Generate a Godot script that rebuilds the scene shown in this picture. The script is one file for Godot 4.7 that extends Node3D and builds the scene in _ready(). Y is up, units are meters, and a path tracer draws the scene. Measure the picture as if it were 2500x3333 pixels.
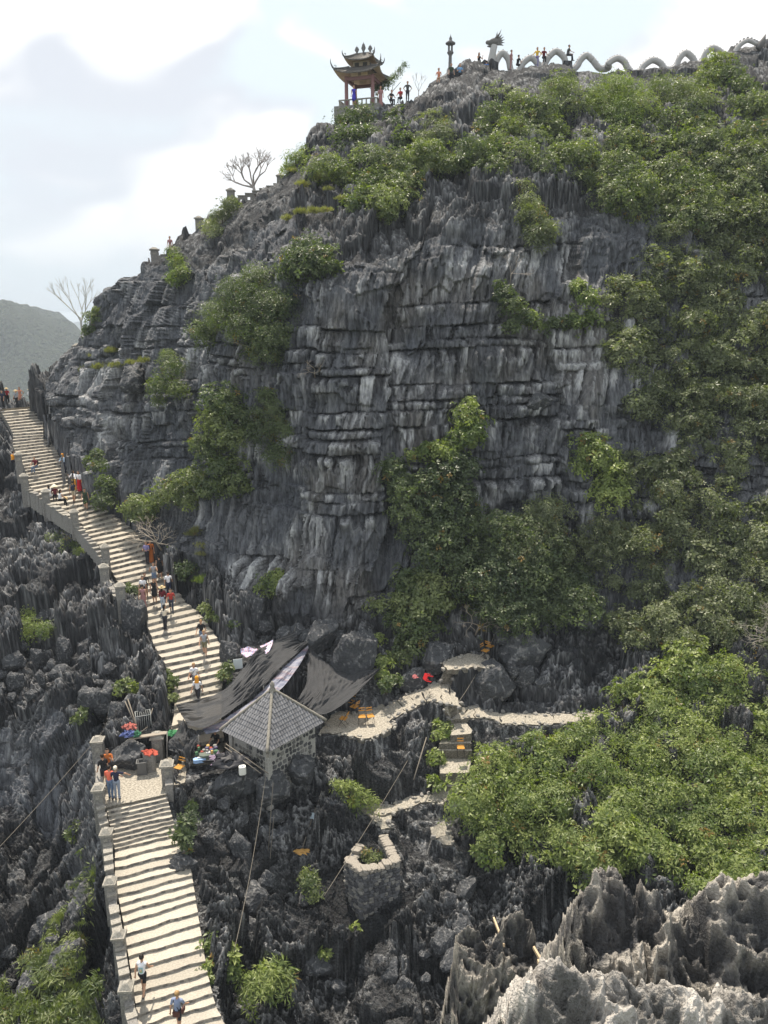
extends Node3D
# A limestone peak with a dragon on its ridge, a pavilion and a long stone stairway, seen from the peak opposite.
# Units are metres; the origin is the viewer's eye, +x to the right, -z towards the peak.

const BEARINGS := 30                     # bearings (x over distance) of the surveyed profiles below
const BEARING_FIRST := -0.86
const BEARING_LAST := 0.86
# the hillside: along each bearing, (distance, height) from the foot of the gully up to the ridge and down behind it
var PROFILES := [
	[Vector2(23.37, -29.78), Vector2(24.37, -29.57), Vector2(25.54, -29.42), Vector2(26.87, -29.3), Vector2(28.33, -29.17), Vector2(29.92, -28.97), Vector2(31.62, -28.68), Vector2(33.42, -28.26), Vector2(35.17, -27.59), Vector2(36.77, -26.6), Vector2(38.26, -25.33), Vector2(39.78, -23.9), Vector2(41.63, -22.46), Vector2(44.21, -21.15), Vector2(47.63, -19.87), Vector2(51.67, -18.39), Vector2(56.23, -16.57), Vector2(61.35, -14.32), Vector2(67.13, -11.56), Vector2(73.41, -8.15), Vector2(75.91, -8.3), Vector2(79.41, -10.15), Vector2(87.41, -17.15), Vector2(113.41, -48.15)],
	[Vector2(23.3, -29.69), Vector2(24.34, -29.53), Vector2(25.54, -29.42), Vector2(26.87, -29.3), Vector2(28.33, -29.17), Vector2(29.92, -28.97), Vector2(31.62, -28.68), Vector2(33.42, -28.26), Vector2(35.17, -27.59), Vector2(36.77, -26.6), Vector2(38.26, -25.33), Vector2(39.78, -23.9), Vector2(41.63, -22.46), Vector2(44.21, -21.15), Vector2(47.63, -19.87), Vector2(51.67, -18.39), Vector2(56.23, -16.57), Vector2(61.35, -14.32), Vector2(67.13, -11.56), Vector2(73.41, -8.15), Vector2(75.91, -8.3), Vector2(79.41, -10.15), Vector2(87.41, -17.15), Vector2(113.41, -48.15)],
	[Vector2(23.04, -29.36), Vector2(23.99, -29.1), Vector2(25.25, -29.09), Vector2(26.66, -29.07), Vector2(28.19, -29.02), Vector2(29.84, -28.89), Vector2(31.59, -28.65), Vector2(33.42, -28.26), Vector2(35.17, -27.59), Vector2(36.77, -26.6), Vector2(38.26, -25.33), Vector2(39.78, -23.9), Vector2(41.63, -22.46), Vector2(44.21, -21.15), Vector2(47.63, -19.87), Vector2(51.67, -18.39), Vector2(56.23, -16.57), Vector2(61.35, -14.32), Vector2(67.13, -11.56), Vector2(73.41, -8.15), Vector2(75.91, -8.3), Vector2(79.41, -10.15), Vector2(87.41, -17.15), Vector2(113.41, -48.15)],
	[Vector2(22.91, -29.2), Vector2(23.92, -29.02), Vector2(25.11, -28.93), Vector2(26.49, -28.89), Vector2(28.03, -28.85), Vector2(29.7, -28.76), Vector2(31.47, -28.55), Vector2(33.47, -28.31), Vector2(35.3, -27.7), Vector2(36.79, -26.61), Vector2(38.12, -25.24), Vector2(39.46, -23.71), Vector2(41.26, -22.27), Vector2(43.99, -21.04), Vector2(47.59, -19.85), Vector2(51.67, -18.39), Vector2(56.23, -16.57), Vector2(61.35, -14.32), Vector2(67.13, -11.56), Vector2(73.41, -8.15), Vector2(75.91, -8.3), Vector2(79.41, -10.15), Vector2(87.41, -17.15), Vector2(113.41, -48.15)],
	[Vector2(22.8, -29.06), Vector2(23.88, -28.97), Vector2(25.04, -28.85), Vector2(26.38, -28.77), Vector2(27.9, -28.72), Vector2(29.59, -28.65), Vector2(31.44, -28.51), Vector2(33.44, -28.29), Vector2(35.33, -27.72), Vector2(36.87, -26.67), Vector2(38.11, -25.23), Vector2(39.16, -23.53), Vector2(40.57, -21.89), Vector2(43.12, -20.63), Vector2(46.92, -19.57), Vector2(51.24, -18.24), Vector2(55.89, -16.47), Vector2(61.13, -14.27), Vector2(67.04, -11.55), Vector2(73.61, -8.17), Vector2(76.11, -8.32), Vector2(79.61, -10.17), Vector2(87.61, -17.17), Vector2(113.61, -48.17)],
	[Vector2(22.6, -28.81), Vector2(23.66, -28.7), Vector2(24.86, -28.64), Vector2(26.21, -28.58), Vector2(27.7, -28.51), Vector2(29.38, -28.44), Vector2(31.28, -28.36), Vector2(33.34, -28.19), Vector2(35.31, -27.69), Vector2(36.94, -26.7), Vector2(38.27, -25.32), Vector2(39.26, -23.57), Vector2(40.52, -21.84), Vector2(42.98, -20.54), Vector2(46.79, -19.49), Vector2(51.22, -18.2), Vector2(55.96, -16.45), Vector2(61.11, -14.22), Vector2(67.05, -11.49), Vector2(74.3, -8.18), Vector2(76.8, -8.33), Vector2(80.3, -10.18), Vector2(88.3, -17.18), Vector2(114.3, -48.18)],
	[Vector2(22.34, -28.47), Vector2(23.35, -28.32), Vector2(24.53, -28.24), Vector2(25.88, -28.22), Vector2(27.29, -28.07), Vector2(28.92, -27.97), Vector2(30.86, -27.95), Vector2(32.89, -27.76), Vector2(34.87, -27.3), Vector2(36.66, -26.45), Vector2(38.05, -25.11), Vector2(39.11, -23.4), Vector2(40.47, -21.73), Vector2(42.99, -20.44), Vector2(46.81, -19.38), Vector2(51.36, -18.11), Vector2(56.23, -16.37), Vector2(61.34, -14.09), Vector2(67.17, -11.3), Vector2(74.11, -7.91), Vector2(76.61, -8.06), Vector2(80.11, -9.91), Vector2(88.11, -16.91), Vector2(114.11, -47.91)],
	[Vector2(22.04, -28.09), Vector2(22.95, -27.81), Vector2(24.02, -27.61), Vector2(25.32, -27.51), Vector2(26.6, -27.24), Vector2(28.13, -27.05), Vector2(30.03, -26.99), Vector2(31.7, -26.5), Vector2(33.5, -25.91), Vector2(35.18, -25.02), Vector2(36.97, -23.97), Vector2(38.58, -22.6), Vector2(40.49, -21.18), Vector2(43.54, -20.05), Vector2(47.51, -18.91), Vector2(52.26, -17.53), Vector2(57.31, -15.63), Vector2(62.37, -13.11), Vector2(68.02, -10.04), Vector2(73.75, -6.27), Vector2(76.25, -6.42), Vector2(79.75, -8.27), Vector2(87.75, -15.27), Vector2(113.75, -46.27)],
	[Vector2(21.79, -27.77), Vector2(22.56, -27.27), Vector2(23.47, -26.84), Vector2(24.55, -26.46), Vector2(25.78, -26.1), Vector2(27.27, -25.83), Vector2(28.83, -25.42), Vector2(30.4, -24.81), Vector2(31.99, -24.01), Vector2(33.52, -22.96), Vector2(36.1, -22.36), Vector2(38.58, -21.37), Vector2(41.51, -20.27), Vector2(45.23, -19.13), Vector2(50.2, -17.94), Vector2(55.36, -16.16), Vector2(59.84, -13.55), Vector2(63.57, -10.23), Vector2(68.24, -6.51), Vector2(74.09, -2.22), Vector2(76.59, -2.37), Vector2(80.09, -4.22), Vector2(88.09, -11.22), Vector2(114.09, -42.22)],
	[Vector2(21.73, -27.69), Vector2(22.36, -26.94), Vector2(23.2, -26.33), Vector2(24.25, -25.84), Vector2(25.48, -25.38), Vector2(27.09, -25.1), Vector2(28.5, -24.41), Vector2(30.11, -23.7), Vector2(31.81, -22.82), Vector2(33.98, -22.01), Vector2(37.05, -21.43), Vector2(40.27, -20.48), Vector2(43.85, -19.25), Vector2(48.95, -18.08), Vector2(53.8, -16.13), Vector2(57.31, -13.19), Vector2(59.9, -9.62), Vector2(63.16, -5.75), Vector2(67.91, -1.45), Vector2(73.14, 3.53), Vector2(75.64, 3.38), Vector2(79.14, 1.53), Vector2(87.14, -5.47), Vector2(113.14, -36.47)],
	[Vector2(21.98, -28.02), Vector2(22.81, -27.44), Vector2(23.86, -27), Vector2(25.23, -26.75), Vector2(26.38, -26.09), Vector2(27.78, -25.48), Vector2(29.2, -24.71), Vector2(30.85, -23.9), Vector2(32.55, -22.9), Vector2(34.78, -21.98), Vector2(37.99, -21.3), Vector2(41.76, -20.43), Vector2(45.87, -19.17), Vector2(49.99, -17.32), Vector2(53.1, -14.61), Vector2(55.26, -11.26), Vector2(57.37, -7.59), Vector2(59.85, -3.65), Vector2(63.9, 0.67), Vector2(71.16, 5.82), Vector2(73.66, 5.67), Vector2(77.16, 3.82), Vector2(85.16, -3.18), Vector2(111.16, -34.18)],
	[Vector2(22.38, -28.52), Vector2(23.59, -28.33), Vector2(24.8, -27.95), Vector2(26.19, -27.59), Vector2(27.49, -26.94), Vector2(29.11, -26.38), Vector2(30.58, -25.46), Vector2(32.24, -24.47), Vector2(33.73, -23.12), Vector2(35.95, -21.99), Vector2(39.29, -21.14), Vector2(43.21, -20.07), Vector2(47.37, -18.51), Vector2(50.08, -15.88), Vector2(52.02, -12.67), Vector2(53.54, -9.1), Vector2(55.25, -5.32), Vector2(57.14, -1.29), Vector2(62.13, 3.17), Vector2(71.62, 8.93), Vector2(74.12, 8.78), Vector2(77.62, 6.93), Vector2(85.62, -0.07), Vector2(111.62, -31.07)],
	[Vector2(22.64, -28.85), Vector2(23.92, -28.69), Vector2(25.31, -28.45), Vector2(26.78, -28.1), Vector2(28.3, -27.56), Vector2(29.92, -26.89), Vector2(31.51, -25.95), Vector2(33.12, -24.78), Vector2(34.6, -23.29), Vector2(36.89, -22.06), Vector2(40.14, -20.99), Vector2(43.83, -19.62), Vector2(47.36, -17.64), Vector2(49.33, -14.67), Vector2(50.87, -11.3), Vector2(52.39, -7.7), Vector2(53.83, -3.87), Vector2(56.23, 0.18), Vector2(60.42, 4.74), Vector2(68.85, 10.57), Vector2(71.35, 10.42), Vector2(74.85, 8.57), Vector2(82.85, 1.57), Vector2(108.85, -29.43)],
	[Vector2(22.79, -29.04), Vector2(24.15, -28.9), Vector2(25.67, -28.73), Vector2(27.29, -28.43), Vector2(28.97, -27.93), Vector2(30.64, -27.15), Vector2(32.29, -26.11), Vector2(33.94, -24.81), Vector2(35.59, -23.26), Vector2(38.19, -21.99), Vector2(41.47, -20.66), Vector2(44.85, -18.86), Vector2(47.26, -16.21), Vector2(48.86, -12.96), Vector2(50.1, -9.4), Vector2(51.66, -5.69), Vector2(53.15, -1.73), Vector2(55.29, 2.5), Vector2(60.13, 7.38), Vector2(70.17, 14.06), Vector2(72.67, 13.91), Vector2(76.17, 12.06), Vector2(84.17, 5.06), Vector2(110.17, -25.94)],
	[Vector2(22.88, -29.16), Vector2(24.29, -29.01), Vector2(25.87, -28.84), Vector2(27.59, -28.55), Vector2(29.37, -28.05), Vector2(31.16, -27.27), Vector2(32.88, -26.15), Vector2(34.97, -25.01), Vector2(36.6, -23.26), Vector2(39.46, -21.93), Vector2(42.98, -20.45), Vector2(45.8, -18.13), Vector2(47.63, -15.05), Vector2(49.07, -11.59), Vector2(50.4, -7.88), Vector2(51.89, -3.97), Vector2(53.56, 0.18), Vector2(56.27, 4.68), Vector2(63.38, 10.34), Vector2(74.19, 18.03), Vector2(76.69, 17.88), Vector2(80.19, 16.03), Vector2(88.19, 9.03), Vector2(114.19, -21.97)],
	[Vector2(22.91, -29.2), Vector2(24.32, -29.04), Vector2(25.87, -28.81), Vector2(27.55, -28.47), Vector2(29.35, -27.97), Vector2(31.22, -27.25), Vector2(32.98, -26.14), Vector2(35.21, -25.08), Vector2(37.17, -23.49), Vector2(39.87, -22), Vector2(43.47, -20.49), Vector2(46.15, -18.05), Vector2(47.87, -14.88), Vector2(49.28, -11.35), Vector2(50.7, -7.61), Vector2(52.33, -3.65), Vector2(54.04, 0.57), Vector2(56.85, 5.16), Vector2(63.57, 10.88), Vector2(73.89, 18.58), Vector2(76.39, 18.43), Vector2(79.89, 16.58), Vector2(87.89, 9.58), Vector2(113.89, -21.42)],
	[Vector2(22.89, -29.18), Vector2(24.31, -28.98), Vector2(25.83, -28.67), Vector2(27.51, -28.27), Vector2(29.34, -27.74), Vector2(31.28, -27), Vector2(33.22, -25.94), Vector2(35.58, -24.85), Vector2(38.27, -23.59), Vector2(41.21, -22.01), Vector2(44.11, -19.93), Vector2(46.61, -17.23), Vector2(48.34, -13.89), Vector2(49.87, -10.23), Vector2(51.41, -6.31), Vector2(53.1, -2.15), Vector2(55.14, 2.3), Vector2(58.33, 7.23), Vector2(66.17, 13.64), Vector2(76.82, 22.16), Vector2(79.32, 22.01), Vector2(82.82, 20.16), Vector2(90.82, 13.16), Vector2(116.82, -17.84)],
	[Vector2(22.83, -29.09), Vector2(24.2, -28.85), Vector2(25.65, -28.47), Vector2(27.28, -28.04), Vector2(29.12, -27.53), Vector2(31.08, -26.83), Vector2(33.04, -25.8), Vector2(35.22, -24.61), Vector2(37.91, -23.37), Vector2(40.85, -21.82), Vector2(43.66, -19.73), Vector2(46.46, -17.17), Vector2(48.44, -13.92), Vector2(50.06, -10.27), Vector2(51.63, -6.34), Vector2(53.34, -2.16), Vector2(55.4, 2.31), Vector2(58.6, 7.26), Vector2(65.83, 13.58), Vector2(75.85, 21.88), Vector2(78.35, 21.73), Vector2(81.85, 19.88), Vector2(89.85, 12.88), Vector2(115.85, -18.12)],
	[Vector2(22.71, -28.95), Vector2(24.03, -28.64), Vector2(25.41, -28.2), Vector2(27.01, -27.76), Vector2(28.87, -27.29), Vector2(30.85, -26.62), Vector2(32.83, -25.64), Vector2(34.95, -24.42), Vector2(37.36, -23.03), Vector2(40.65, -21.71), Vector2(43.75, -19.77), Vector2(46.42, -17.15), Vector2(48.61, -13.96), Vector2(50.24, -10.3), Vector2(51.89, -6.37), Vector2(53.66, -2.18), Vector2(55.85, 2.33), Vector2(59, 7.32), Vector2(66.19, 13.65), Vector2(75.57, 21.8), Vector2(78.07, 21.65), Vector2(81.57, 19.8), Vector2(89.57, 12.8), Vector2(115.57, -18.2)],
	[Vector2(22.6, -28.8), Vector2(23.87, -28.46), Vector2(25.19, -27.96), Vector2(26.73, -27.49), Vector2(28.52, -26.98), Vector2(30.4, -26.27), Vector2(32.35, -25.29), Vector2(34.48, -24.13), Vector2(37.08, -22.9), Vector2(40.64, -21.77), Vector2(43.79, -19.86), Vector2(46.36, -17.22), Vector2(48.53, -14.04), Vector2(50.31, -10.43), Vector2(52.13, -6.52), Vector2(54.04, -2.33), Vector2(56.26, 2.2), Vector2(59.42, 7.2), Vector2(65.65, 13.34), Vector2(75.62, 21.58), Vector2(78.12, 21.43), Vector2(81.62, 19.58), Vector2(89.62, 12.58), Vector2(115.62, -18.42)],
	[Vector2(22.49, -28.66), Vector2(23.75, -28.32), Vector2(25, -27.75), Vector2(26.48, -27.23), Vector2(28.18, -26.66), Vector2(29.93, -25.86), Vector2(31.83, -24.88), Vector2(34.03, -23.81), Vector2(36.81, -22.74), Vector2(40.69, -21.79), Vector2(43.65, -19.79), Vector2(46.17, -17.14), Vector2(48.15, -13.93), Vector2(50.09, -10.38), Vector2(52.13, -6.52), Vector2(54.15, -2.33), Vector2(56.46, 2.21), Vector2(59.67, 7.24), Vector2(65.65, 13.35), Vector2(75.24, 21.48), Vector2(77.74, 21.33), Vector2(81.24, 19.48), Vector2(89.24, 12.48), Vector2(115.24, -18.52)],
	[Vector2(22.35, -28.48), Vector2(23.6, -28.12), Vector2(24.87, -27.57), Vector2(26.35, -27.03), Vector2(28, -26.39), Vector2(29.72, -25.55), Vector2(31.64, -24.57), Vector2(33.95, -23.55), Vector2(36.93, -22.55), Vector2(40.32, -21.28), Vector2(43.05, -19.15), Vector2(45.45, -16.44), Vector2(47.55, -13.25), Vector2(49.63, -9.72), Vector2(51.81, -5.84), Vector2(54.2, -1.62), Vector2(56.84, 3.02), Vector2(60.49, 8.23), Vector2(67.13, 14.71), Vector2(76.95, 23.24), Vector2(79.45, 23.09), Vector2(82.95, 21.24), Vector2(90.95, 14.24), Vector2(116.95, -16.76)],
	[Vector2(22.17, -28.25), Vector2(23.41, -27.87), Vector2(24.73, -27.39), Vector2(26.24, -26.87), Vector2(27.85, -26.19), Vector2(29.54, -25.31), Vector2(31.42, -24.3), Vector2(33.65, -23.22), Vector2(36.63, -22.21), Vector2(39.56, -20.68), Vector2(42.16, -18.52), Vector2(44.6, -15.87), Vector2(46.82, -12.75), Vector2(49.15, -9.28), Vector2(51.62, -5.44), Vector2(54.25, -1.19), Vector2(57.2, 3.53), Vector2(61.02, 8.86), Vector2(67.66, 15.47), Vector2(78.59, 24.53), Vector2(81.09, 24.38), Vector2(84.59, 22.53), Vector2(92.59, 15.53), Vector2(118.59, -15.47)],
	[Vector2(21.99, -28.02), Vector2(23.21, -27.64), Vector2(24.54, -27.16), Vector2(26.05, -26.65), Vector2(27.62, -25.95), Vector2(29.26, -25.03), Vector2(31.08, -23.99), Vector2(33.32, -22.93), Vector2(36.12, -21.83), Vector2(38.87, -20.24), Vector2(41.41, -18.09), Vector2(43.83, -15.48), Vector2(46.19, -12.44), Vector2(48.73, -9.05), Vector2(51.35, -5.23), Vector2(54.07, -0.98), Vector2(57.08, 3.74), Vector2(61.04, 9.12), Vector2(67.97, 15.84), Vector2(78.95, 25.01), Vector2(81.45, 24.86), Vector2(84.95, 23.01), Vector2(92.95, 16.01), Vector2(118.95, -14.99)],
	[Vector2(21.81, -27.8), Vector2(23.01, -27.4), Vector2(24.29, -26.89), Vector2(25.74, -26.34), Vector2(27.3, -25.64), Vector2(28.92, -24.74), Vector2(30.68, -23.68), Vector2(32.89, -22.63), Vector2(35.6, -21.51), Vector2(38.23, -19.9), Vector2(40.74, -17.79), Vector2(43.16, -15.23), Vector2(45.58, -12.27), Vector2(48.13, -8.92), Vector2(50.78, -5.16), Vector2(53.53, -0.96), Vector2(56.55, 3.73), Vector2(60.84, 9.11), Vector2(67.99, 15.87), Vector2(78.34, 24.85), Vector2(80.84, 24.7), Vector2(84.34, 22.85), Vector2(92.34, 15.85), Vector2(118.34, -15.15)],
	[Vector2(21.65, -27.59), Vector2(22.84, -27.2), Vector2(24.08, -26.66), Vector2(25.53, -26.12), Vector2(27.04, -25.4), Vector2(28.63, -24.49), Vector2(30.38, -23.45), Vector2(32.54, -22.39), Vector2(35.07, -21.19), Vector2(37.63, -19.59), Vector2(40.17, -17.54), Vector2(42.54, -15.01), Vector2(44.97, -12.11), Vector2(47.52, -8.81), Vector2(50.21, -5.1), Vector2(53.09, -0.95), Vector2(56.5, 3.72), Vector2(61.09, 9.14), Vector2(68.11, 15.9), Vector2(78.11, 24.78), Vector2(80.61, 24.63), Vector2(84.11, 22.78), Vector2(92.11, 15.78), Vector2(118.11, -15.22)],
	[Vector2(21.51, -27.41), Vector2(22.72, -27.05), Vector2(24.04, -26.61), Vector2(25.43, -26.02), Vector2(26.85, -25.22), Vector2(28.39, -24.29), Vector2(30.12, -23.24), Vector2(32.19, -22.15), Vector2(34.59, -20.9), Vector2(37.03, -19.28), Vector2(39.49, -17.24), Vector2(41.94, -14.8), Vector2(44.53, -11.99), Vector2(47.24, -8.76), Vector2(50.07, -5.09), Vector2(53.08, -0.95), Vector2(56.5, 3.72), Vector2(61.09, 9.14), Vector2(68.11, 15.9), Vector2(78.11, 24.78), Vector2(80.61, 24.63), Vector2(84.11, 22.78), Vector2(92.11, 15.78), Vector2(118.11, -15.22)],
	[Vector2(21.36, -27.22), Vector2(22.59, -26.9), Vector2(23.96, -26.52), Vector2(25.28, -25.86), Vector2(26.64, -25.02), Vector2(28.16, -24.09), Vector2(29.88, -23.06), Vector2(31.95, -21.98), Vector2(34.32, -20.74), Vector2(36.83, -19.17), Vector2(39.41, -17.21), Vector2(41.94, -14.8), Vector2(44.53, -11.99), Vector2(47.24, -8.76), Vector2(50.07, -5.09), Vector2(53.08, -0.95), Vector2(56.5, 3.72), Vector2(61.09, 9.14), Vector2(68.11, 15.9), Vector2(78.11, 24.78), Vector2(80.61, 24.63), Vector2(84.11, 22.78), Vector2(92.11, 15.78), Vector2(118.11, -15.22)],
	[Vector2(21.2, -27.01), Vector2(22.41, -26.68), Vector2(23.75, -26.29), Vector2(25.12, -25.7), Vector2(26.54, -24.93), Vector2(28.11, -24.05), Vector2(29.88, -23.06), Vector2(31.95, -21.98), Vector2(34.32, -20.74), Vector2(36.83, -19.17), Vector2(39.41, -17.21), Vector2(41.94, -14.8), Vector2(44.53, -11.99), Vector2(47.24, -8.76), Vector2(50.07, -5.09), Vector2(53.08, -0.95), Vector2(56.5, 3.72), Vector2(61.09, 9.14), Vector2(68.11, 15.9), Vector2(78.11, 24.78), Vector2(80.61, 24.63), Vector2(84.11, 22.78), Vector2(92.11, 15.78), Vector2(118.11, -15.22)],
	[Vector2(21.15, -26.95), Vector2(22.4, -26.67), Vector2(23.75, -26.29), Vector2(25.12, -25.7), Vector2(26.54, -24.93), Vector2(28.11, -24.05), Vector2(29.88, -23.06), Vector2(31.95, -21.98), Vector2(34.32, -20.74), Vector2(36.83, -19.17), Vector2(39.41, -17.21), Vector2(41.94, -14.8), Vector2(44.53, -11.99), Vector2(47.24, -8.76), Vector2(50.07, -5.09), Vector2(53.08, -0.95), Vector2(56.5, 3.72), Vector2(61.09, 9.14), Vector2(68.11, 15.9), Vector2(78.11, 24.78), Vector2(80.61, 24.63), Vector2(84.11, 22.78), Vector2(92.11, 15.78), Vector2(118.11, -15.22)],
]
var LOWER_FLIGHT := [
	[Vector3(-8.19, -26, -21.88), Vector3(-5.36, -26, -22.95)],
	[Vector3(-9.18, -25.45, -23.57), Vector3(-6.53, -25.45, -24.52)],
	[Vector3(-9.71, -25, -24.76), Vector3(-7.1, -25, -25.74)],
	[Vector3(-10.9, -24.25, -27.36), Vector3(-8.16, -24.25, -28.62)],
	[Vector3(-11.81, -23.6, -29.17), Vector3(-8.81, -23.6, -30.38)],
	[Vector3(-12.23, -23.2, -30.52), Vector3(-9.69, -23.2, -31.6)],
	[Vector3(-12.99, -22, -31.89), Vector3(-10.46, -22, -32.96)],
	[Vector3(-13.79, -22, -33.92), Vector3(-11.13, -22, -35.07)],
]        # [left end, right end] of step edges, from the bottom up
var UPPER_FLIGHT := [
	[Vector3(-10.47, -21.39, -36.24), Vector3(-8.51, -21.39, -37.17)],
	[Vector3(-11.41, -21.01, -37.67), Vector3(-8.99, -21.01, -38.88)],
	[Vector3(-11.53, -20.89, -38.56), Vector3(-9.21, -20.89, -39.83)],
	[Vector3(-11.75, -20.72, -39.61), Vector3(-9.36, -20.72, -40.9)],
	[Vector3(-11.95, -20.52, -40.43), Vector3(-9.52, -20.52, -41.72)],
	[Vector3(-12.17, -20.22, -41.23), Vector3(-9.58, -20.22, -42.77)],
	[Vector3(-12.5, -19.92, -41.95), Vector3(-9.65, -19.92, -43.75)],
	[Vector3(-13.06, -19.65, -42.64), Vector3(-9.72, -19.65, -44.46)],
	[Vector3(-13.48, -19.38, -43.24), Vector3(-10.32, -19.38, -45.2)],
	[Vector3(-14.1, -19.15, -44.08), Vector3(-10.79, -19.15, -46.12)],
	[Vector3(-14.45, -18.9, -44.94), Vector3(-11.37, -18.9, -46.93)],
	[Vector3(-15, -18.56, -45.91), Vector3(-12.18, -18.56, -48.17)],
	[Vector3(-15.46, -18.16, -47.15), Vector3(-13.39, -18.16, -49.21)],
	[Vector3(-16.35, -17.79, -48.38), Vector3(-14.09, -17.79, -50.3)],
	[Vector3(-17.44, -17.42, -49.55), Vector3(-15.02, -17.42, -51.49)],
	[Vector3(-18.39, -17.03, -50.54), Vector3(-15.98, -17.03, -52.81)],
	[Vector3(-19.2, -16.59, -51.77), Vector3(-17.02, -16.59, -53.97)],
	[Vector3(-19.61, -16.16, -52.89), Vector3(-17.81, -16.16, -55.24)],
	[Vector3(-20.84, -15.72, -54.11), Vector3(-18.5, -15.72, -56.49)],
	[Vector3(-21.99, -15.24, -55.16), Vector3(-19.68, -15.24, -57.99)],
	[Vector3(-22.85, -14.64, -56.67), Vector3(-21.38, -14.64, -59.45)],
	[Vector3(-24.23, -14.11, -57.89), Vector3(-22.85, -14.11, -60.73)],
	[Vector3(-26.46, -13.58, -59.41), Vector3(-23.86, -13.58, -61.79)],
	[Vector3(-27.41, -13.12, -60.05), Vector3(-25.31, -13.12, -63.31)],
	[Vector3(-28.51, -12.71, -60.96), Vector3(-26.4, -12.71, -64.22)],
	[Vector3(-29.18, -12.21, -62.24), Vector3(-27.1, -12.21, -65.11)],
	[Vector3(-30.17, -11.44, -63.78), Vector3(-28.24, -11.44, -66.75)],
	[Vector3(-31.75, -10.57, -65.89), Vector3(-29.4, -10.57, -68.49)],
	[Vector3(-32.26, -10.17, -66.67), Vector3(-29.96, -10.17, -69.43)],
	[Vector3(-32.97, -9.53, -68.44), Vector3(-30.45, -9.53, -70.26)],
	[Vector3(-34.13, -8.8, -70.18), Vector3(-31.84, -8.8, -73.34)],
	[Vector3(-36.04, -7.82, -72.82), Vector3(-33.04, -7.82, -77.08)],
]

var mat := {}
var mesh_of := {}
var used := {}
var rng := RandomNumberGenerator.new()

func _ready() -> void:
	rng.seed = 7
	view()
	materials()
	terrain()
	build_all()

func view() -> void:
	var cam := Camera3D.new()
	cam.name = "camera"
	cam.fov = 67.0
	cam.far = 9000.0
	cam.near = 0.3
	cam.rotation_degrees = Vector3(-13.7, 0, 0)
	add_child(cam)
	var env := Environment.new()
	env.background_mode = Environment.BG_SKY
	var sky := Sky.new()
	sky.sky_material = clouds()
	env.sky = sky
	env.tonemap_mode = Environment.TONE_MAPPER_LINEAR
	env.tonemap_exposure = 1.74
	env.fog_enabled = true                     # thin haze in the air between the two peaks
	env.fog_density = 0.00035
	env.fog_light_color = Color(0.84, 0.89, 0.95)
	env.volumetric_fog_enabled = true
	env.volumetric_fog_density = 0.0
	env.sdfgi_enabled = true
	env.ssao_enabled = true
	env.ssil_enabled = true
	var we := WorldEnvironment.new()
	we.name = "air"
	we.environment = env
	add_child(we)
	var sun := DirectionalLight3D.new()
	sun.name = "sun"
	sun.light_energy = 1.45
	sun.light_color = Color(1.0, 0.955, 0.885)
	sun.light_angular_distance = 0.6
	sun.shadow_enabled = true
	var toward := Vector3(-0.28, 2.05, -1.0).normalized()     # where the sun stands: beyond the peak, a little to the left
	sun.look_at_from_position(toward * 50.0, Vector3.ZERO)
	add_child(sun)

func clouds() -> PanoramaSkyMaterial:
	var w := 1536
	var h := 768
	var a := FastNoiseLite.new()
	a.seed = 14; a.noise_type = FastNoiseLite.TYPE_SIMPLEX_SMOOTH; a.frequency = 2.3
	a.fractal_type = FastNoiseLite.FRACTAL_FBM; a.fractal_octaves = 6; a.fractal_gain = 0.48
	var b := FastNoiseLite.new()
	b.seed = 5; b.frequency = 2.2; b.fractal_type = FastNoiseLite.FRACTAL_FBM; b.fractal_octaves = 3
	var c := FastNoiseLite.new()
	c.seed = 23; c.frequency = 6.0; c.fractal_type = FastNoiseLite.FRACTAL_RIDGED; c.fractal_octaves = 4
	var data := PackedFloat32Array()
	data.resize(w * h * 3)
	var rows := []
	rows.resize(h)
	var work := func(y: int) -> void:
		var row := PackedFloat32Array()
		row.resize(w * 3)
		var up := PI * (0.5 - (y + 0.5) / h)
		for x in w:
			var col := Vector3(0.52, 0.57, 0.62)
			if up > -0.03:
				var ar := TAU * (x + 0.5) / w
				var d := Vector3(cos(up) * cos(ar), sin(up) * 1.9, cos(up) * sin(ar))
				d += Vector3(b.get_noise_3dv(d), b.get_noise_3dv(d + Vector3(7, 0, 0)), b.get_noise_3dv(d + Vector3(0, 9, 0))) * 0.16
				var n := a.get_noise_3dv(d) + 0.10 + 0.12 * b.get_noise_3dv(d * 0.5)
				var n2 := a.get_noise_3dv(d + Vector3(-0.05, 0.16, -0.06)) + 0.10
				var cover := smoothstep(-0.16, 0.16, n)
				var lump := c.get_noise_3dv(d * 1.1)
				var clear := Vector3(0.52, 0.585, 0.62)
				var rim := Vector3(0.76, 0.755, 0.75)
				var body := Vector3(0.475, 0.495, 0.54)
				var lit := clampf(0.45 + (n - n2) * 1.9 + lump * 0.24, 0.0, 1.0)
				var cloud := body.lerp(rim, lit * lit * (3.0 - 2.0 * lit))
				col = clear.lerp(cloud, cover * 0.95)
				var low := exp(-maxf(up, 0.0) / 0.10)
				col = col.lerp(Vector3(0.54, 0.575, 0.615), low * 0.6)
			row[x * 3] = col.x
			row[x * 3 + 1] = col.y
			row[x * 3 + 2] = col.z
		rows[y] = row
	var id := WorkerThreadPool.add_group_task(work, h)
	WorkerThreadPool.wait_for_group_task_completion(id)
	data = PackedFloat32Array()
	for y in h:
		data.append_array(rows[y])
	var im := Image.create_from_data(w, h, false, Image.FORMAT_RGBF, data.to_byte_array())
	var m := PanoramaSkyMaterial.new()
	m.panorama = ImageTexture.create_from_image(im)
	return m

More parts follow.
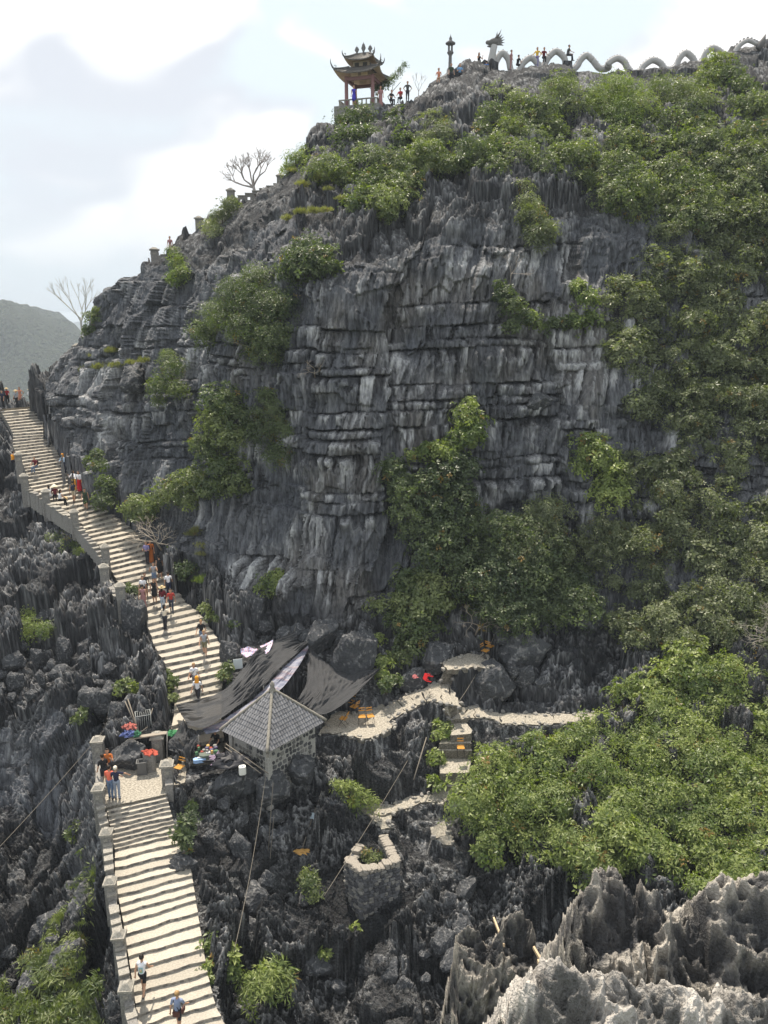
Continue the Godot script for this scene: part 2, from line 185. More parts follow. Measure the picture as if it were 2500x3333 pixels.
# ---------------------------------------------------------------- materials
func grey_noise(noise_seed: int, freq: float, octaves: int, lo: float, hi: float, size := 512, kind := FastNoiseLite.TYPE_SIMPLEX_SMOOTH) -> NoiseTexture2D:
	var n := FastNoiseLite.new()
	n.seed = noise_seed
	n.noise_type = kind
	n.frequency = freq
	n.fractal_type = FastNoiseLite.FRACTAL_FBM
	n.fractal_octaves = octaves
	n.fractal_gain = 0.6
	var t := NoiseTexture2D.new()
	t.width = size
	t.height = size
	t.seamless = true
	t.noise = n
	var g := Gradient.new()
	g.offsets = PackedFloat32Array([0.0, 1.0])
	g.colors = PackedColorArray([Color(lo, lo, lo), Color(hi, hi, hi)])
	t.color_ramp = g
	return t

func lin(r: float, g: float, b: float) -> Color:
	return Color(r, g, b).linear_to_srgb()

func plain(key: String, c: Color, rough := 0.85, spec := 0.3) -> StandardMaterial3D:
	if mat.has(key):
		return mat[key]
	var m := StandardMaterial3D.new()
	m.resource_name = key
	m.albedo_color = c.linear_to_srgb()
	m.roughness = rough
	m.metallic_specular = spec
	mat[key] = m
	return m

func textured(key: String, c: Color, tex: Texture2D, bump: Texture2D, scale: Vector3, bump_cm: float, rough := 0.9, vertex := false) -> StandardMaterial3D:
	var m := plain(key, c, rough)
	m.albedo_texture = tex
	m.uv1_triplanar = true
	m.uv1_world_triplanar = true
	m.uv1_scale = scale
	m.uv1_triplanar_sharpness = 3.0
	m.vertex_color_use_as_albedo = vertex
	if bump:
		m.heightmap_enabled = true
		m.heightmap_texture = bump
		m.heightmap_scale = bump_cm
	return m

func materials() -> void:
	var mottled := grey_noise(3, 0.02, 5, 0.72, 1.0)
	var streaky := grey_noise(9, 0.014, 4, 0.5, 1.05)
	streaky.color_ramp.offsets = PackedFloat32Array([0.0, 0.38, 0.62, 1.0])
	streaky.color_ramp.colors = PackedColorArray([Color(0.62, 0.62, 0.63), Color(0.74, 0.74, 0.75), Color(0.92, 0.92, 0.92), Color(1, 1, 1)])
	var fine := grey_noise(8, 0.03, 6, 0.0, 1.0)
	var pitted := grey_noise(27, 0.035, 4, 0.0, 1.0, 512, FastNoiseLite.TYPE_CELLULAR)
	mat["pitted"] = pitted
	mat["mottled"] = mottled
	mat["fine"] = fine
	textured("rock", Color(1, 1, 1), streaky, pitted, Vector3(0.5, 0.085, 0.5), 16.0, 0.92, true)
	textured("karst", Color(1, 1, 1), grey_noise(19, 0.035, 5, 0.58, 1.0), pitted, Vector3(0.42, 0.3, 0.42), 22.0, 0.92, true)
	textured("pale_rock", Color(1, 1, 1), mottled, pitted, Vector3(0.8, 0.7, 0.8), 7.0, 0.92, true)
	textured("boulder", Color(1, 1, 1), mottled, pitted, Vector3(0.45, 0.4, 0.45), 10.0, 0.92, true)
	textured("step", Color(1, 1, 1), grey_noise(33, 0.03, 5, 0.85, 1.03), fine, Vector3(0.6, 0.6, 0.6), 2.5, 0.92, true)
	textured("concrete", Color(0.52, 0.475, 0.40), grey_noise(15, 0.03, 6, 0.58, 1.02), fine, Vector3(0.5, 0.5, 0.5), 3.0)
	textured("masonry", Color(0.33, 0.315, 0.295), mottled, fine, Vector3(0.8, 0.8, 0.8), 3.0)

# ---------------------------------------------------------------- hillside
var n_big := FastNoiseLite.new()
var n_cell := FastNoiseLite.new()
var n_id := FastNoiseLite.new()
var n_med := FastNoiseLite.new()
var n_fine := FastNoiseLite.new()
var n_soft := FastNoiseLite.new()
var bed_id := PackedInt32Array()
var bed_lo := PackedFloat32Array()
var bed_hi := PackedFloat32Array()

func catmull(a: Vector2, b: Vector2, c: Vector2, d: Vector2, t: float) -> Vector2:
	return 0.5 * ((2.0 * b) + (c - a) * t + (2.0 * a - 5.0 * b + 4.0 * c - d) * t * t + (3.0 * b - a - 3.0 * c + d) * t * t * t)

func along(k: int, row: float) -> Vector2:
	var p: Array = PROFILES[k]
	var n := p.size()
	var i := clampi(int(row), 0, n - 2)
	return catmull(p[maxi(i - 1, 0)], p[i], p[i + 1], p[mini(i + 2, n - 1)], row - i)

func ground(u: float, row: float) -> Vector3:             # u counts bearings, row counts profile points
	var i := clampi(int(u), 0, BEARINGS - 2)
	var q := catmull(along(maxi(i - 1, 0), row), along(i, row), along(i + 1, row), along(mini(i + 2, BEARINGS - 1), row), u - i)
	var t := lerpf(BEARING_FIRST, BEARING_LAST, u / (BEARINGS - 1))
	return Vector3(t * q.x, q.y, -q.x)

func hashf(a: int, b: int) -> float:
	var h := (a * 374761393 + b * 668265263) & 0x7fffffff
	h = ((h ^ (h >> 13)) * 1274126177) & 0x7fffffff
	return float((h ^ (h >> 16)) & 0xffff) / 65535.0

func noises() -> void:
	n_big.seed = 41; n_big.noise_type = FastNoiseLite.TYPE_SIMPLEX_SMOOTH; n_big.frequency = 0.16
	n_big.fractal_type = FastNoiseLite.FRACTAL_RIDGED; n_big.fractal_octaves = 3; n_big.fractal_gain = 0.5
	n_cell.seed = 17; n_cell.noise_type = FastNoiseLite.TYPE_CELLULAR; n_cell.frequency = 0.38
	n_cell.cellular_return_type = FastNoiseLite.RETURN_DISTANCE2_SUB; n_cell.fractal_type = FastNoiseLite.FRACTAL_NONE
	n_id.seed = 17; n_id.noise_type = FastNoiseLite.TYPE_CELLULAR; n_id.frequency = 0.38
	n_id.cellular_return_type = FastNoiseLite.RETURN_CELL_VALUE; n_id.fractal_type = FastNoiseLite.FRACTAL_NONE
	n_med.seed = 29; n_med.noise_type = FastNoiseLite.TYPE_SIMPLEX_SMOOTH; n_med.frequency = 0.75
	n_med.fractal_type = FastNoiseLite.FRACTAL_RIDGED; n_med.fractal_octaves = 3; n_med.fractal_gain = 0.55
	n_fine.seed = 31; n_fine.noise_type = FastNoiseLite.TYPE_SIMPLEX; n_fine.frequency = 2.1
	n_fine.fractal_type = FastNoiseLite.FRACTAL_RIDGED; n_fine.fractal_octaves = 2
	n_soft.seed = 5; n_soft.noise_type = FastNoiseLite.TYPE_SIMPLEX_SMOOTH; n_soft.frequency = 0.11
	n_soft.fractal_type = FastNoiseLite.FRACTAL_FBM; n_soft.fractal_octaves = 3
	var r := RandomNumberGenerator.new()
	r.seed = 99
	var edges := [-60.0]
	while edges[-1] < 60.0:
		edges.append(edges[-1] + (r.randf_range(0.5, 1.0) if r.randf() < 0.22 else r.randf_range(1.5, 4.2)))
	for k in 2400:
		var y := -60.0 + k * 0.05
		var i: int = bed_id[-1] if k > 0 else 0
		while edges[i + 1] <= y:
			i += 1
		bed_id.append(i)
		bed_lo.append(edges[i])
		bed_hi.append(edges[i + 1])

# flattened ground under steps, landings, paths: a grid over the hillside of target height and weight
const FLAT_X := -46.0
const FLAT_Z := -84.0
const FLAT_STEP := 0.2
const FLAT_W := 400
const FLAT_H := 320
var flat_h := PackedFloat32Array()
var flat_w := PackedFloat32Array()

func flatten_quad(a: Vector3, b: Vector3, c: Vector3, d: Vector3, sink: float, margin := 0.35) -> void:
	# a-b is one end, d-c the other; everything between takes their height less sink
	var lo := a.min(b).min(c).min(d)
	var hi := a.max(b).max(c).max(d)
	var mid := (a + b + c + d) / 4.0
	var quad := PackedVector2Array()
	for p: Vector3 in [a, b, c, d]:
		quad.append(Vector2(p.x, p.z))
	var wide := Geometry2D.offset_polygon(quad, margin)
	if wide.is_empty():
		return
	for j in range(int((lo.z - 1.0 - FLAT_Z) / FLAT_STEP), int((hi.z + 1.0 - FLAT_Z) / FLAT_STEP) + 1):
		for i in range(int((lo.x - 1.0 - FLAT_X) / FLAT_STEP), int((hi.x + 1.0 - FLAT_X) / FLAT_STEP) + 1):
			if i < 0 or j < 0 or i >= FLAT_W or j >= FLAT_H:
				continue
			var p := Vector2(FLAT_X + i * FLAT_STEP, FLAT_Z + j * FLAT_STEP)
			if Geometry2D.is_point_in_polygon(p, wide[0]):
				var ab := Vector2(b.x - a.x, b.z - a.z)
				var e0 := Vector2(a.x + b.x, a.z + b.z) / 2.0
				var e1 := Vector2(c.x + d.x, c.z + d.z) / 2.0
				var t := clampf((p - e0).dot(e1 - e0) / maxf((e1 - e0).length_squared(), 0.001), 0.0, 1.0)
				var h := lerpf((a.y + b.y) / 2.0, (c.y + d.y) / 2.0, t) - sink
				var k := j * FLAT_W + i
				if flat_w[k] == 0.0 or h < flat_h[k]:
					flat_h[k] = h
				flat_w[k] = 1.0

var calm_grid := PackedFloat32Array()

func calm_spot(c: Vector3, radius: float, how := 0.15) -> void:
	for j in range(int((c.z - radius - FLAT_Z) / FLAT_STEP), int((c.z + radius - FLAT_Z) / FLAT_STEP) + 1):
		for i in range(int((c.x - radius - FLAT_X) / FLAT_STEP), int((c.x + radius - FLAT_X) / FLAT_STEP) + 1):
			if i >= 0 and j >= 0 and i < FLAT_W and j < FLAT_H:
				var d := Vector2(FLAT_X + i * FLAT_STEP - c.x, FLAT_Z + j * FLAT_STEP - c.z).length() / radius
				var k := j * FLAT_W + i
				calm_grid[k] = minf(calm_grid[k], lerpf(how, 1.0, smoothstep(0.55, 1.0, d)))

func calm_at(x: float, z: float) -> float:
	var i := int((x - FLAT_X) / FLAT_STEP)
	var j := int((z - FLAT_Z) / FLAT_STEP)
	if i < 0 or j < 0 or i >= FLAT_W or j >= FLAT_H:
		return 1.0
	return calm_grid[j * FLAT_W + i]

func flat_at(x: float, z: float) -> Vector2:                # (height, weight)
	var i := (x - FLAT_X) / FLAT_STEP
	var j := (z - FLAT_Z) / FLAT_STEP
	if i < 0.0 or j < 0.0 or i >= FLAT_W - 1 or j >= FLAT_H - 1:
		return Vector2.ZERO
	var i0 := int(i)
	var j0 := int(j)
	var h := 0.0
	var w := 0.0
	for b in 2:
		for a in 2:
			var k := (j0 + b) * FLAT_W + i0 + a
			if flat_w[k] > 0.0:
				var s := (1.0 - absf(i - i0 - a)) * (1.0 - absf(j - j0 - b))
				h += flat_h[k] * s
				w += s
	return Vector2(h / w, w) if w > 0.0 else Vector2.ZERO

# a weathered rock surface: how far a point of the bare hillside comes to lie from there; tone gets (bleaching and painted sunlit edges, dark crevices, drift)
func weather(p: Vector3, n: Vector3, tone: Array) -> Vector3:
	var steep := smoothstep(0.78, 0.52, n.y) * smoothstep(-37.0, -43.0, p.z)
	var calm := calm_at(p.x, p.z)
	var soft := n_soft.get_noise_3dv(p)
	var soft2 := n_soft.get_noise_3d(p.x * 0.35 + 40.0, p.y * 0.35, p.z * 0.35)
	var flat := Vector3(n.x, 0.0, n.z).normalized()
	var run := clampf(n.y / maxf(Vector2(n.x, n.z).length(), 0.05), 0.1, 1.9)
	var u := p.x + 0.35 * p.z + soft * 0.6
	# blocks: tall panels on the cliff, a jumble of boulders below it
	var panel_u := u / 5.5 + soft2 * 0.8 + 0.09 * n_soft.get_noise_3d(p.x * 4.0, p.y * 4.0, p.z * 4.0)
	var panel := int(floor(panel_u))
	var pv := hashf(panel, 501)
	var q := p + Vector3(soft + 0.5 * soft2, 0.0, soft2 - soft) * 1.3
	var lump := n_id.get_noise_3d(q.x, q.y * 0.35, q.z)
	var cell := n_cell.get_noise_3d(q.x, q.y * 0.35, q.z) + 1.0
	var flute := n_med.get_noise_3d(u * 1.45, p.y * 0.12, p.z * 0.5)
	var thin := n_fine.get_noise_3d(u * 1.4, p.y * 0.16, p.z * 0.7)
	var drift := n_soft.get_noise_3d(p.x * 2.2, p.y * 1.1 + 90.0, p.z * 2.0)
	var out := Vector3.ZERO
	var bleach_sunlit := 0.0
	var crack := 0.0
	var split := 0.0
	if steep > 0.0:
		var rough := n_med.get_noise_3d(p.x * 1.2, p.y * 1.0, p.z * 1.2)
		var yw := p.y + soft2 * 1.1 - 0.03 * p.x + pv * 2.3 + rough * 0.05
		var k := clampi(int((yw + 60.0) * 20.0), 0, 2399)
		var layer := bed_id[k]
		var below := yw - bed_lo[k]
		var above := bed_hi[k] - yw
		var thick := below + above
		var v := clampf(below / thick, 0.0, 1.0)
		var wide := 1.3 + 3.6 * hashf(layer, panel * 3 + 3)
		var ub := u / wide + hashf(layer, 8) * 9.0 + 0.1 * drift
		var block := int(floor(ub))
		var joint := minf(ub - block, block + 1 - ub) * wide
		var kind := hashf(layer, block * 7 + 1)
		# upright columns with sharp grooves between them
		var cu := u * 5.2 + layer * 3.7 + rough * 0.25
		var cy := p.y * 0.8 + kind * 5.0
		var column := n_id.get_noise_3d(cu, cy, 4.0)
		var groove := 1.0 - smoothstep(0.02, 0.2, n_cell.get_noise_3d(cu, cy, 4.0) + 1.0)
		groove *= smoothstep(-0.25, 0.15, n_soft.get_noise_2d(p.x * 2.0 + 9.0, p.y * 2.0))
		var jag := clampf(0.45 - 0.5 * flute - 0.45 * column, 0.0, 1.0)
		var ledge := smoothstep(0.5, 0.9, hashf(layer, block * 5 + panel)) * smoothstep(-0.45, 0.1, drift + soft)
		var top := 1.0 - 0.05 - jag * 0.6 * minf(1.0, 1.9 / thick)
		var over := smoothstep(top - 0.05, top + 0.07, v) * ledge
		var edge := smoothstep(0.0, 0.95, v / top)
		var crest := exp(-pow((v - top + 0.03) / 0.1, 2.0)) * ledge
		var o := v * thick * run * 0.6 * ledge * (1.0 - over) - over * 0.3
		o += (flute * (0.12 + 0.16 * edge) + thin * 0.06 + column * (0.07 + 0.12 * edge) - groove * 0.2) * (1.0 - 0.5 * over)
		o += rough * 0.09 + n_id.get_noise_3d(p.x * 1.25 + thin * 0.1, p.y * 0.8, p.z * 1.25) * 0.28 - 0.62 * kind - 0.22 * hashf(layer, 77 + panel) + soft * 0.95 + (pv - 0.5) * 1.4 + n_big.get_noise_3d(u * 1.1, p.y * 0.12, 3.0) * 0.55
		var open := smoothstep(0.0, 0.35, n_soft.get_noise_2d(p.x * 1.1, layer * 31.0 + 7.0) + 0.25 * ledge)
		crack = exp(-pow(minf(below, above) / 0.07, 2.0)) * open * steep
		split = exp(-pow(joint / 0.075, 2.0)) * smoothstep(0.35, 0.7, hashf(layer, block)) * steep
		o -= crack * 0.5 + split * 0.55
		out = flat * o * steep
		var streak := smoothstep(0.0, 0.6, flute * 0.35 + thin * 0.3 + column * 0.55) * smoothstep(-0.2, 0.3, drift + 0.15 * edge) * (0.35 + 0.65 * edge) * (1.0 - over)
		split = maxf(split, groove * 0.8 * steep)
		bleach_sunlit = (streak * lerpf(0.45, 1.15, smoothstep(-0.1, 0.3, soft2 + 0.6 * drift)) + crest * 0.35 * smoothstep(-0.3, 0.3, drift + 0.1)) * steep
	var cleft := 0.0
	if steep < 1.0:
		var loose := 1.0 - steep
		cleft = (1.0 - smoothstep(0.0, 0.13, cell)) * smoothstep(-0.3, 0.2, soft + 0.15)
		var turn := lump * 9.0
		var along_blade := q.x * cos(turn) + q.z * sin(turn)
		var across := q.z * cos(turn) - q.x * sin(turn)
		var blade := n_med.get_noise_3d(along_blade * 0.45, p.y * 0.15, across * 1.25)
		var big := n_big.get_noise_3dv(q)
		var fin := n_fine.get_noise_3d(p.x * 0.95, p.y * 0.7, p.z * 0.95)
		var speck := n_fine.get_noise_3d(p.x * 2.3, p.y * 2.0, p.z * 2.3)
		var spiky := smoothstep(-0.3, 0.35, drift + lump * 0.4)
		var w := (Vector3(fin, 0.0, speck) * 0.2 + Vector3(blade, 0.0, -blade) * 0.12) * lerpf(0.35, 1.0, spiky)
		var chunk := n_id.get_noise_3d((q.x + w.x) * 1.0, q.y * 0.35, (q.z + w.z) * 1.0)
		var chip := n_id.get_noise_3d((q.x + w.x) * 2.7 + 50.0, q.y * 0.8, (q.z + w.z) * 2.7)
		var nick := 1.0 - smoothstep(0.02, 0.2, n_cell.get_noise_3d((q.x + w.x) * 2.7 + 50.0, q.y * 0.8, (q.z + w.z) * 2.7) + 1.0)
		cleft = maxf(cleft, nick * 0.7)
		var up := big * 0.7 + chunk * 1.3 + chip * 0.42 + blade * lerpf(0.15, 0.6, spiky) + fin * lerpf(0.04, 0.26, spiky) + speck * 0.07 - smoothstep(0.7, 1.0, cleft) * 0.6 - nick * 0.22 - 0.35
		if p.y > 0.0:
			up *= 0.72
		out += (n * 0.25 + Vector3.UP).normalized() * (up * calm - 0.2 * (1.0 - calm)) * loose
		bleach_sunlit += (smoothstep(0.3, 0.9, blade * 0.45 + fin * 0.5 + speck * 0.3) * 0.8 * smoothstep(-0.55, 0.1, drift) + smoothstep(0.1, 0.5, drift) * 0.12) * loose
	tone[0] = clampf(bleach_sunlit, 0.0, 1.0)
	tone[1] = maxf(crack, maxf(split, cleft))
	tone[2] = soft
	tone[3] = smoothstep(0.2, 0.55, soft2 + drift * 0.5) * steep
	return out

func rock_color(tone: Array, cliff: bool) -> Color:
	var c := Vector3(0.138, 0.147, 0.166).lerp(Vector3(0.195, 0.201, 0.216), clampf(0.5 + tone[2], 0.0, 1.0)) if cliff else Vector3(0.043, 0.045, 0.050).lerp(Vector3(0.092, 0.093, 0.097), clampf(0.5 + tone[2], 0.0, 1.0))
	c = c.lerp(Vector3(0.27, 0.24, 0.20), tone[3] * 0.4)
	c = c.lerp(Vector3(0.60, 0.605, 0.61), clampf(tone[0], 0.0, 1.0))  # bleached streaks, with sunlit crests and ridges put into the colour
	c = c.lerp(Vector3(0.06, 0.061, 0.065), clampf(tone[1], 0.0, 1.0) * 0.6)
	return Color(c.x, c.y, c.z)

func terrain() -> void:
	noises()
	flat_h.resize(FLAT_W * FLAT_H)
	flat_w.resize(FLAT_W * FLAT_H)
	calm_grid.resize(FLAT_W * FLAT_H)
	calm_grid.fill(1.0)
	level_ground()
	var cols := 900
	var rows := 1040
	var last: float = PROFILES[0].size() - 1.0
	var where := []
	var tint := []
	where.resize(rows)
	tint.resize(rows)
	var place := func(j: int) -> void:
		var line := PackedVector3Array()
		var paint := PackedColorArray()
		line.resize(cols)
		paint.resize(cols)
		var row := (19.0 * j / (rows - 61.0)) if j < rows - 60 else 19.0 + (last - 19.0) * (j - rows + 61.0) / 60.0
		var tone := [0.0, 0.0, 0.0, 0.0]
		for i in cols:
			var b := lerpf(-0.62, 0.59, (i - 30.0) / (cols - 61.0))        # fine in the middle, coarse far out to the sides
			if i < 30:
				b = lerpf(BEARING_FIRST, -0.62, i / 30.0)
			elif i > cols - 31:
				b = lerpf(0.59, BEARING_LAST, (i - cols + 31) / 30.0)
			var u := (BEARINGS - 1.0) * (b - BEARING_FIRST) / (BEARING_LAST - BEARING_FIRST)
			var p := ground(u, row)
			var n := (ground(minf(u + 0.12, BEARINGS - 1.0), row) - ground(maxf(u - 0.12, 0.0), row)).cross(ground(u, minf(row + 0.2, last)) - ground(u, maxf(row - 0.2, 0.0))).normalized()
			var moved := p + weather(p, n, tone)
			var f := flat_at(moved.x, moved.z)
			if f.y > 0.0 and moved.y < f.x + 2.6:
				moved = moved.lerp(Vector3(moved.x, f.x, moved.z), f.y)
			line[i] = moved
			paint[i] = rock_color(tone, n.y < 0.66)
		where[j] = line
		tint[j] = paint
	var id := WorkerThreadPool.add_group_task(place, rows)
	WorkerThreadPool.wait_for_group_task_completion(id)
	var split := int((rows - 61) * 0.47)
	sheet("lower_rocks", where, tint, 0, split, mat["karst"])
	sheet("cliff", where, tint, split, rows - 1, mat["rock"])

func sheet(called: String, where: Array, tint: Array, from: int, to: int, m: Material) -> MeshInstance3D:
	var cols: int = where[0].size()
	var vs := PackedVector3Array()
	var ns := PackedVector3Array()
	var cs := PackedColorArray()
	var idx := PackedInt32Array()
	var lines := []
	lines.resize(to - from + 1)
	var shade := func(k: int) -> void:
		var j: int = from + k
		var a: PackedVector3Array = where[maxi(j - 1, 0)]
		var b: PackedVector3Array = where[j]
		var c: PackedVector3Array = where[mini(j + 1, where.size() - 1)]
		var line := PackedVector3Array()
		line.resize(cols)
		for i in cols:
			line[i] = (b[mini(i + 1, cols - 1)] - b[maxi(i - 1, 0)]).cross(c[i] - a[i]).normalized() if b[i].distance_squared_to(c[i]) + a[i].distance_squared_to(c[i]) > 1e-6 else Vector3.UP
		lines[k] = line
	var id := WorkerThreadPool.add_group_task(shade, to - from + 1)
	WorkerThreadPool.wait_for_group_task_completion(id)
	for j in range(from, to + 1):
		vs.append_array(where[j])
		ns.append_array(lines[j - from])
		cs.append_array(tint[j])
	idx.resize((to - from) * (cols - 1) * 6)
	var w := 0
	for j in to - from:
		for i in cols - 1:
			var a := j * cols + i
			idx[w] = a
			idx[w + 1] = a + cols
			idx[w + 2] = a + 1
			idx[w + 3] = a + 1
			idx[w + 4] = a + cols
			idx[w + 5] = a + cols + 1
			w += 6
	var arr := []
	arr.resize(Mesh.ARRAY_MAX)
	arr[Mesh.ARRAY_VERTEX] = vs
	arr[Mesh.ARRAY_NORMAL] = ns
	arr[Mesh.ARRAY_COLOR] = cs
	arr[Mesh.ARRAY_INDEX] = idx
	var me := ArrayMesh.new()
	me.add_surface_from_arrays(Mesh.PRIMITIVE_TRIANGLES, arr)
	me.surface_set_material(0, m)
	var o := MeshInstance3D.new()
	o.mesh = me
	o.name = called
	o.set_meta("kind", "structure")
	o.set_meta("label", "bedded grey limestone cliff rising to the ridge" if called == "cliff" else "jagged dark limestone rocks below the cliff")
	add_child(o)
	return o

# ---------------------------------------------------------------- helpers
func numbered(called: String) -> String:
	var n: int = used.get(called, 0)
	used[called] = n + 1
	return called if n == 0 else "%s_%03d" % [called, n]

func tag(o: Node, label: String, category: String, group := "") -> void:
	o.set_meta("label", label)
	o.set_meta("category", category)
	if group:
		o.set_meta("group", group)

func thing(called: String, label: String, category: String, at := Vector3.ZERO, turn := 0.0, group := "") -> Node3D:
	var o := Node3D.new()
	o.name = numbered(called)
	add_child(o)
	o.position = at
	o.rotation.y = turn
	tag(o, label, category, group)
	return o

func setting(called: String, label := "") -> Node3D:
	var o := Node3D.new()
	o.name = numbered(called)
	add_child(o)
	o.set_meta("kind", "structure")
	if label:
		o.set_meta("label", label)
	return o

func part(called: String, me: Mesh, m: Material, parent: Node, at := Transform3D()) -> MeshInstance3D:
	var o := MeshInstance3D.new()
	o.name = called if parent != self else numbered(called)
	o.mesh = me
	if m:
		o.material_override = m
	o.transform = at
	parent.add_child(o, true)
	return o

func begin(flat := true) -> SurfaceTool:
	var st := SurfaceTool.new()
	st.begin(Mesh.PRIMITIVE_TRIANGLES)
	st.set_smooth_group(-1 if flat else 0)
	return st

func done(st: SurfaceTool) -> ArrayMesh:
	st.generate_normals()
	return st.commit()

func tri(st: SurfaceTool, a: Vector3, b: Vector3, c: Vector3) -> void:
	st.add_vertex(a)
	st.add_vertex(b)
	st.add_vertex(c)

func quad(st: SurfaceTool, a: Vector3, b: Vector3, c: Vector3, d: Vector3) -> void:
	tri(st, a, b, c)
	tri(st, a, c, d)

func box(st: SurfaceTool, t: Transform3D, s: Vector3, jitter := 0.0, r: RandomNumberGenerator = null, taper := 1.0) -> void:
	var p := []
	for i in 8:
		var q := Vector3(-0.5 if i & 1 == 0 else 0.5, -0.5 if i & 2 == 0 else 0.5, -0.5 if i & 4 == 0 else 0.5) * s
		if q.y > 0.0:
			q.x *= taper
			q.z *= taper
		if jitter > 0.0:
			q += Vector3(r.randf_range(-1, 1), r.randf_range(-1, 1), r.randf_range(-1, 1)) * jitter
		p.append(t * q)
	quad(st, p[4], p[6], p[7], p[5])
	quad(st, p[1], p[3], p[2], p[0])
	quad(st, p[0], p[2], p[6], p[4])
	quad(st, p[5], p[7], p[3], p[1])
	quad(st, p[2], p[3], p[7], p[6])
	quad(st, p[0], p[4], p[5], p[1])

# a squared stone with worn corners: a box whose top ring is drawn in
func stone(st: SurfaceTool, t: Transform3D, s: Vector3, r: RandomNumberGenerator, wear := 0.12, wild := 0.06) -> void:
	var lo := []
	var rings := [[-0.5, 1.0 - wear], [-0.5 + wear, 1.0], [0.5 - wear, 1.0], [0.5, 1.0 - wear]]
	for ring: Array in rings:
		var line := []
		for k in 8:
			var c: Vector2 = [Vector2(-0.5, -0.3), Vector2(-0.3, -0.5), Vector2(0.3, -0.5), Vector2(0.5, -0.3), Vector2(0.5, 0.3), Vector2(0.3, 0.5), Vector2(-0.3, 0.5), Vector2(-0.5, 0.3)][k]
			line.append(t * (Vector3(c.x * ring[1] + r.randf_range(-wild, wild), ring[0] + r.randf_range(-wild, wild) * 0.6, c.y * ring[1] + r.randf_range(-wild, wild)) * s))
		lo.append(line)
	for j in 3:
		for k in 8:
			quad(st, lo[j][k], lo[j + 1][k], lo[j + 1][(k + 1) % 8], lo[j][(k + 1) % 8])
	for k in range(1, 7):
		tri(st, lo[3][0], lo[3][k + 1], lo[3][k])
		tri(st, lo[0][0], lo[0][k], lo[0][k + 1])

func frame_along(d: Vector3) -> Basis:
	var y := d.normalized()
	var x := y.cross(Vector3.FORWARD if absf(y.z) < 0.9 else Vector3.RIGHT).normalized()
	return Basis(x, y, x.cross(y))

func tube(st: SurfaceTool, pts: Array, radii: Array, sides := 8, cap := true) -> void:
	var rings := []
	for i in pts.size():
		var d: Vector3 = pts[mini(i + 1, pts.size() - 1)] - pts[maxi(i - 1, 0)]
		var b := frame_along(d)
		var ring := []
		for k in sides:
			var a := TAU * k / sides
			ring.append(pts[i] + (b.x * cos(a) + b.z * sin(a)) * float(radii[i]))
		rings.append(ring)
	for i in pts.size() - 1:
		for k in sides:
			var n := (k + 1) % sides
			quad(st, rings[i][k], rings[i][n], rings[i + 1][n], rings[i + 1][k])
	if cap:
		for k in range(1, sides - 1):
			tri(st, rings[0][0], rings[0][k + 1], rings[0][k])
			tri(st, rings[-1][0], rings[-1][k], rings[-1][k + 1])

func lathe(st: SurfaceTool, profile: Array, sides := 16, t := Transform3D()) -> void:      # profile: Vector2(radius, height) from the bottom up
	for i in profile.size() - 1:
		for k in sides:
			var a := TAU * k / sides
			var b := TAU * (k + 1) / sides
			var p: Vector2 = profile[i]
			var q: Vector2 = profile[i + 1]
			quad(st, t * Vector3(p.x * cos(a), p.y, p.x * sin(a)), t * Vector3(p.x * cos(b), p.y, p.x * sin(b)), t * Vector3(q.x * cos(b), q.y, q.x * sin(b)), t * Vector3(q.x * cos(a), q.y, q.x * sin(a)))

func at_yaw(p: Vector3, yaw := 0.0) -> Transform3D:
	return Transform3D(Basis(Vector3.UP, yaw), p)

func bar(a: Vector3, b: Vector3, r := 0.015, sides := 6) -> ArrayMesh:
	var st := begin(false)
	tube(st, [a, b], [r, r], sides)
	return done(st)

func poly_slab(pts: PackedVector3Array, depth: float, r: RandomNumberGenerator, ragged := 0.05) -> ArrayMesh:
	# an uneven slab: outline broken into short pieces, top fanned out through an inner grid, skirt hanging down
	var line := PackedVector3Array()
	for i in pts.size():
		var a := pts[i]
		var b := pts[(i + 1) % pts.size()]
		var n := maxi(1, int(a.distance_to(b) / 0.25))
		for k in n:
			line.append(a.lerp(b, float(k) / n) + Vector3(r.randf_range(-1, 1), r.randf_range(-0.4, 0.1), r.randf_range(-1, 1)) * ragged)
	var flat := PackedVector2Array()
	for p in line:
		flat.append(Vector2(p.x, p.z))
	var st := begin(true)
	var idx := Geometry2D.triangulate_polygon(flat)
	for k in range(0, idx.size(), 3):
		var a := line[idx[k]]
		var b := line[idx[k + 1]]
		var c := line[idx[k + 2]]
		if (b - a).cross(c - a).y > 0.0:
			tri(st, a, c, b)
		else:
			tri(st, a, b, c)
	for i in line.size():
		var a := line[i]
		var b := line[(i + 1) % line.size()]
		var da := Vector3(0, -depth, 0)
		quad(st, a, b, b + da, a + da)
		quad(st, b, a, a + da, b + da)
	return done(st)

# ---------------------------------------------------------------- stairways, walls, paths
const RISE_LOW := 0.135
const RISE_UP := 0.19

func edge_at(flight: Array, y: float) -> Array:
	for i in flight.size() - 1:
		if y <= flight[i + 1][0].y or i == flight.size() - 2:
			var t := clampf((y - flight[i][0].y) / maxf(flight[i + 1][0].y - flight[i][0].y, 0.001), 0.0, 1.3)
			return [flight[i][0].lerp(flight[i + 1][0], t), flight[i][1].lerp(flight[i + 1][1], t)]
	return flight[-1]

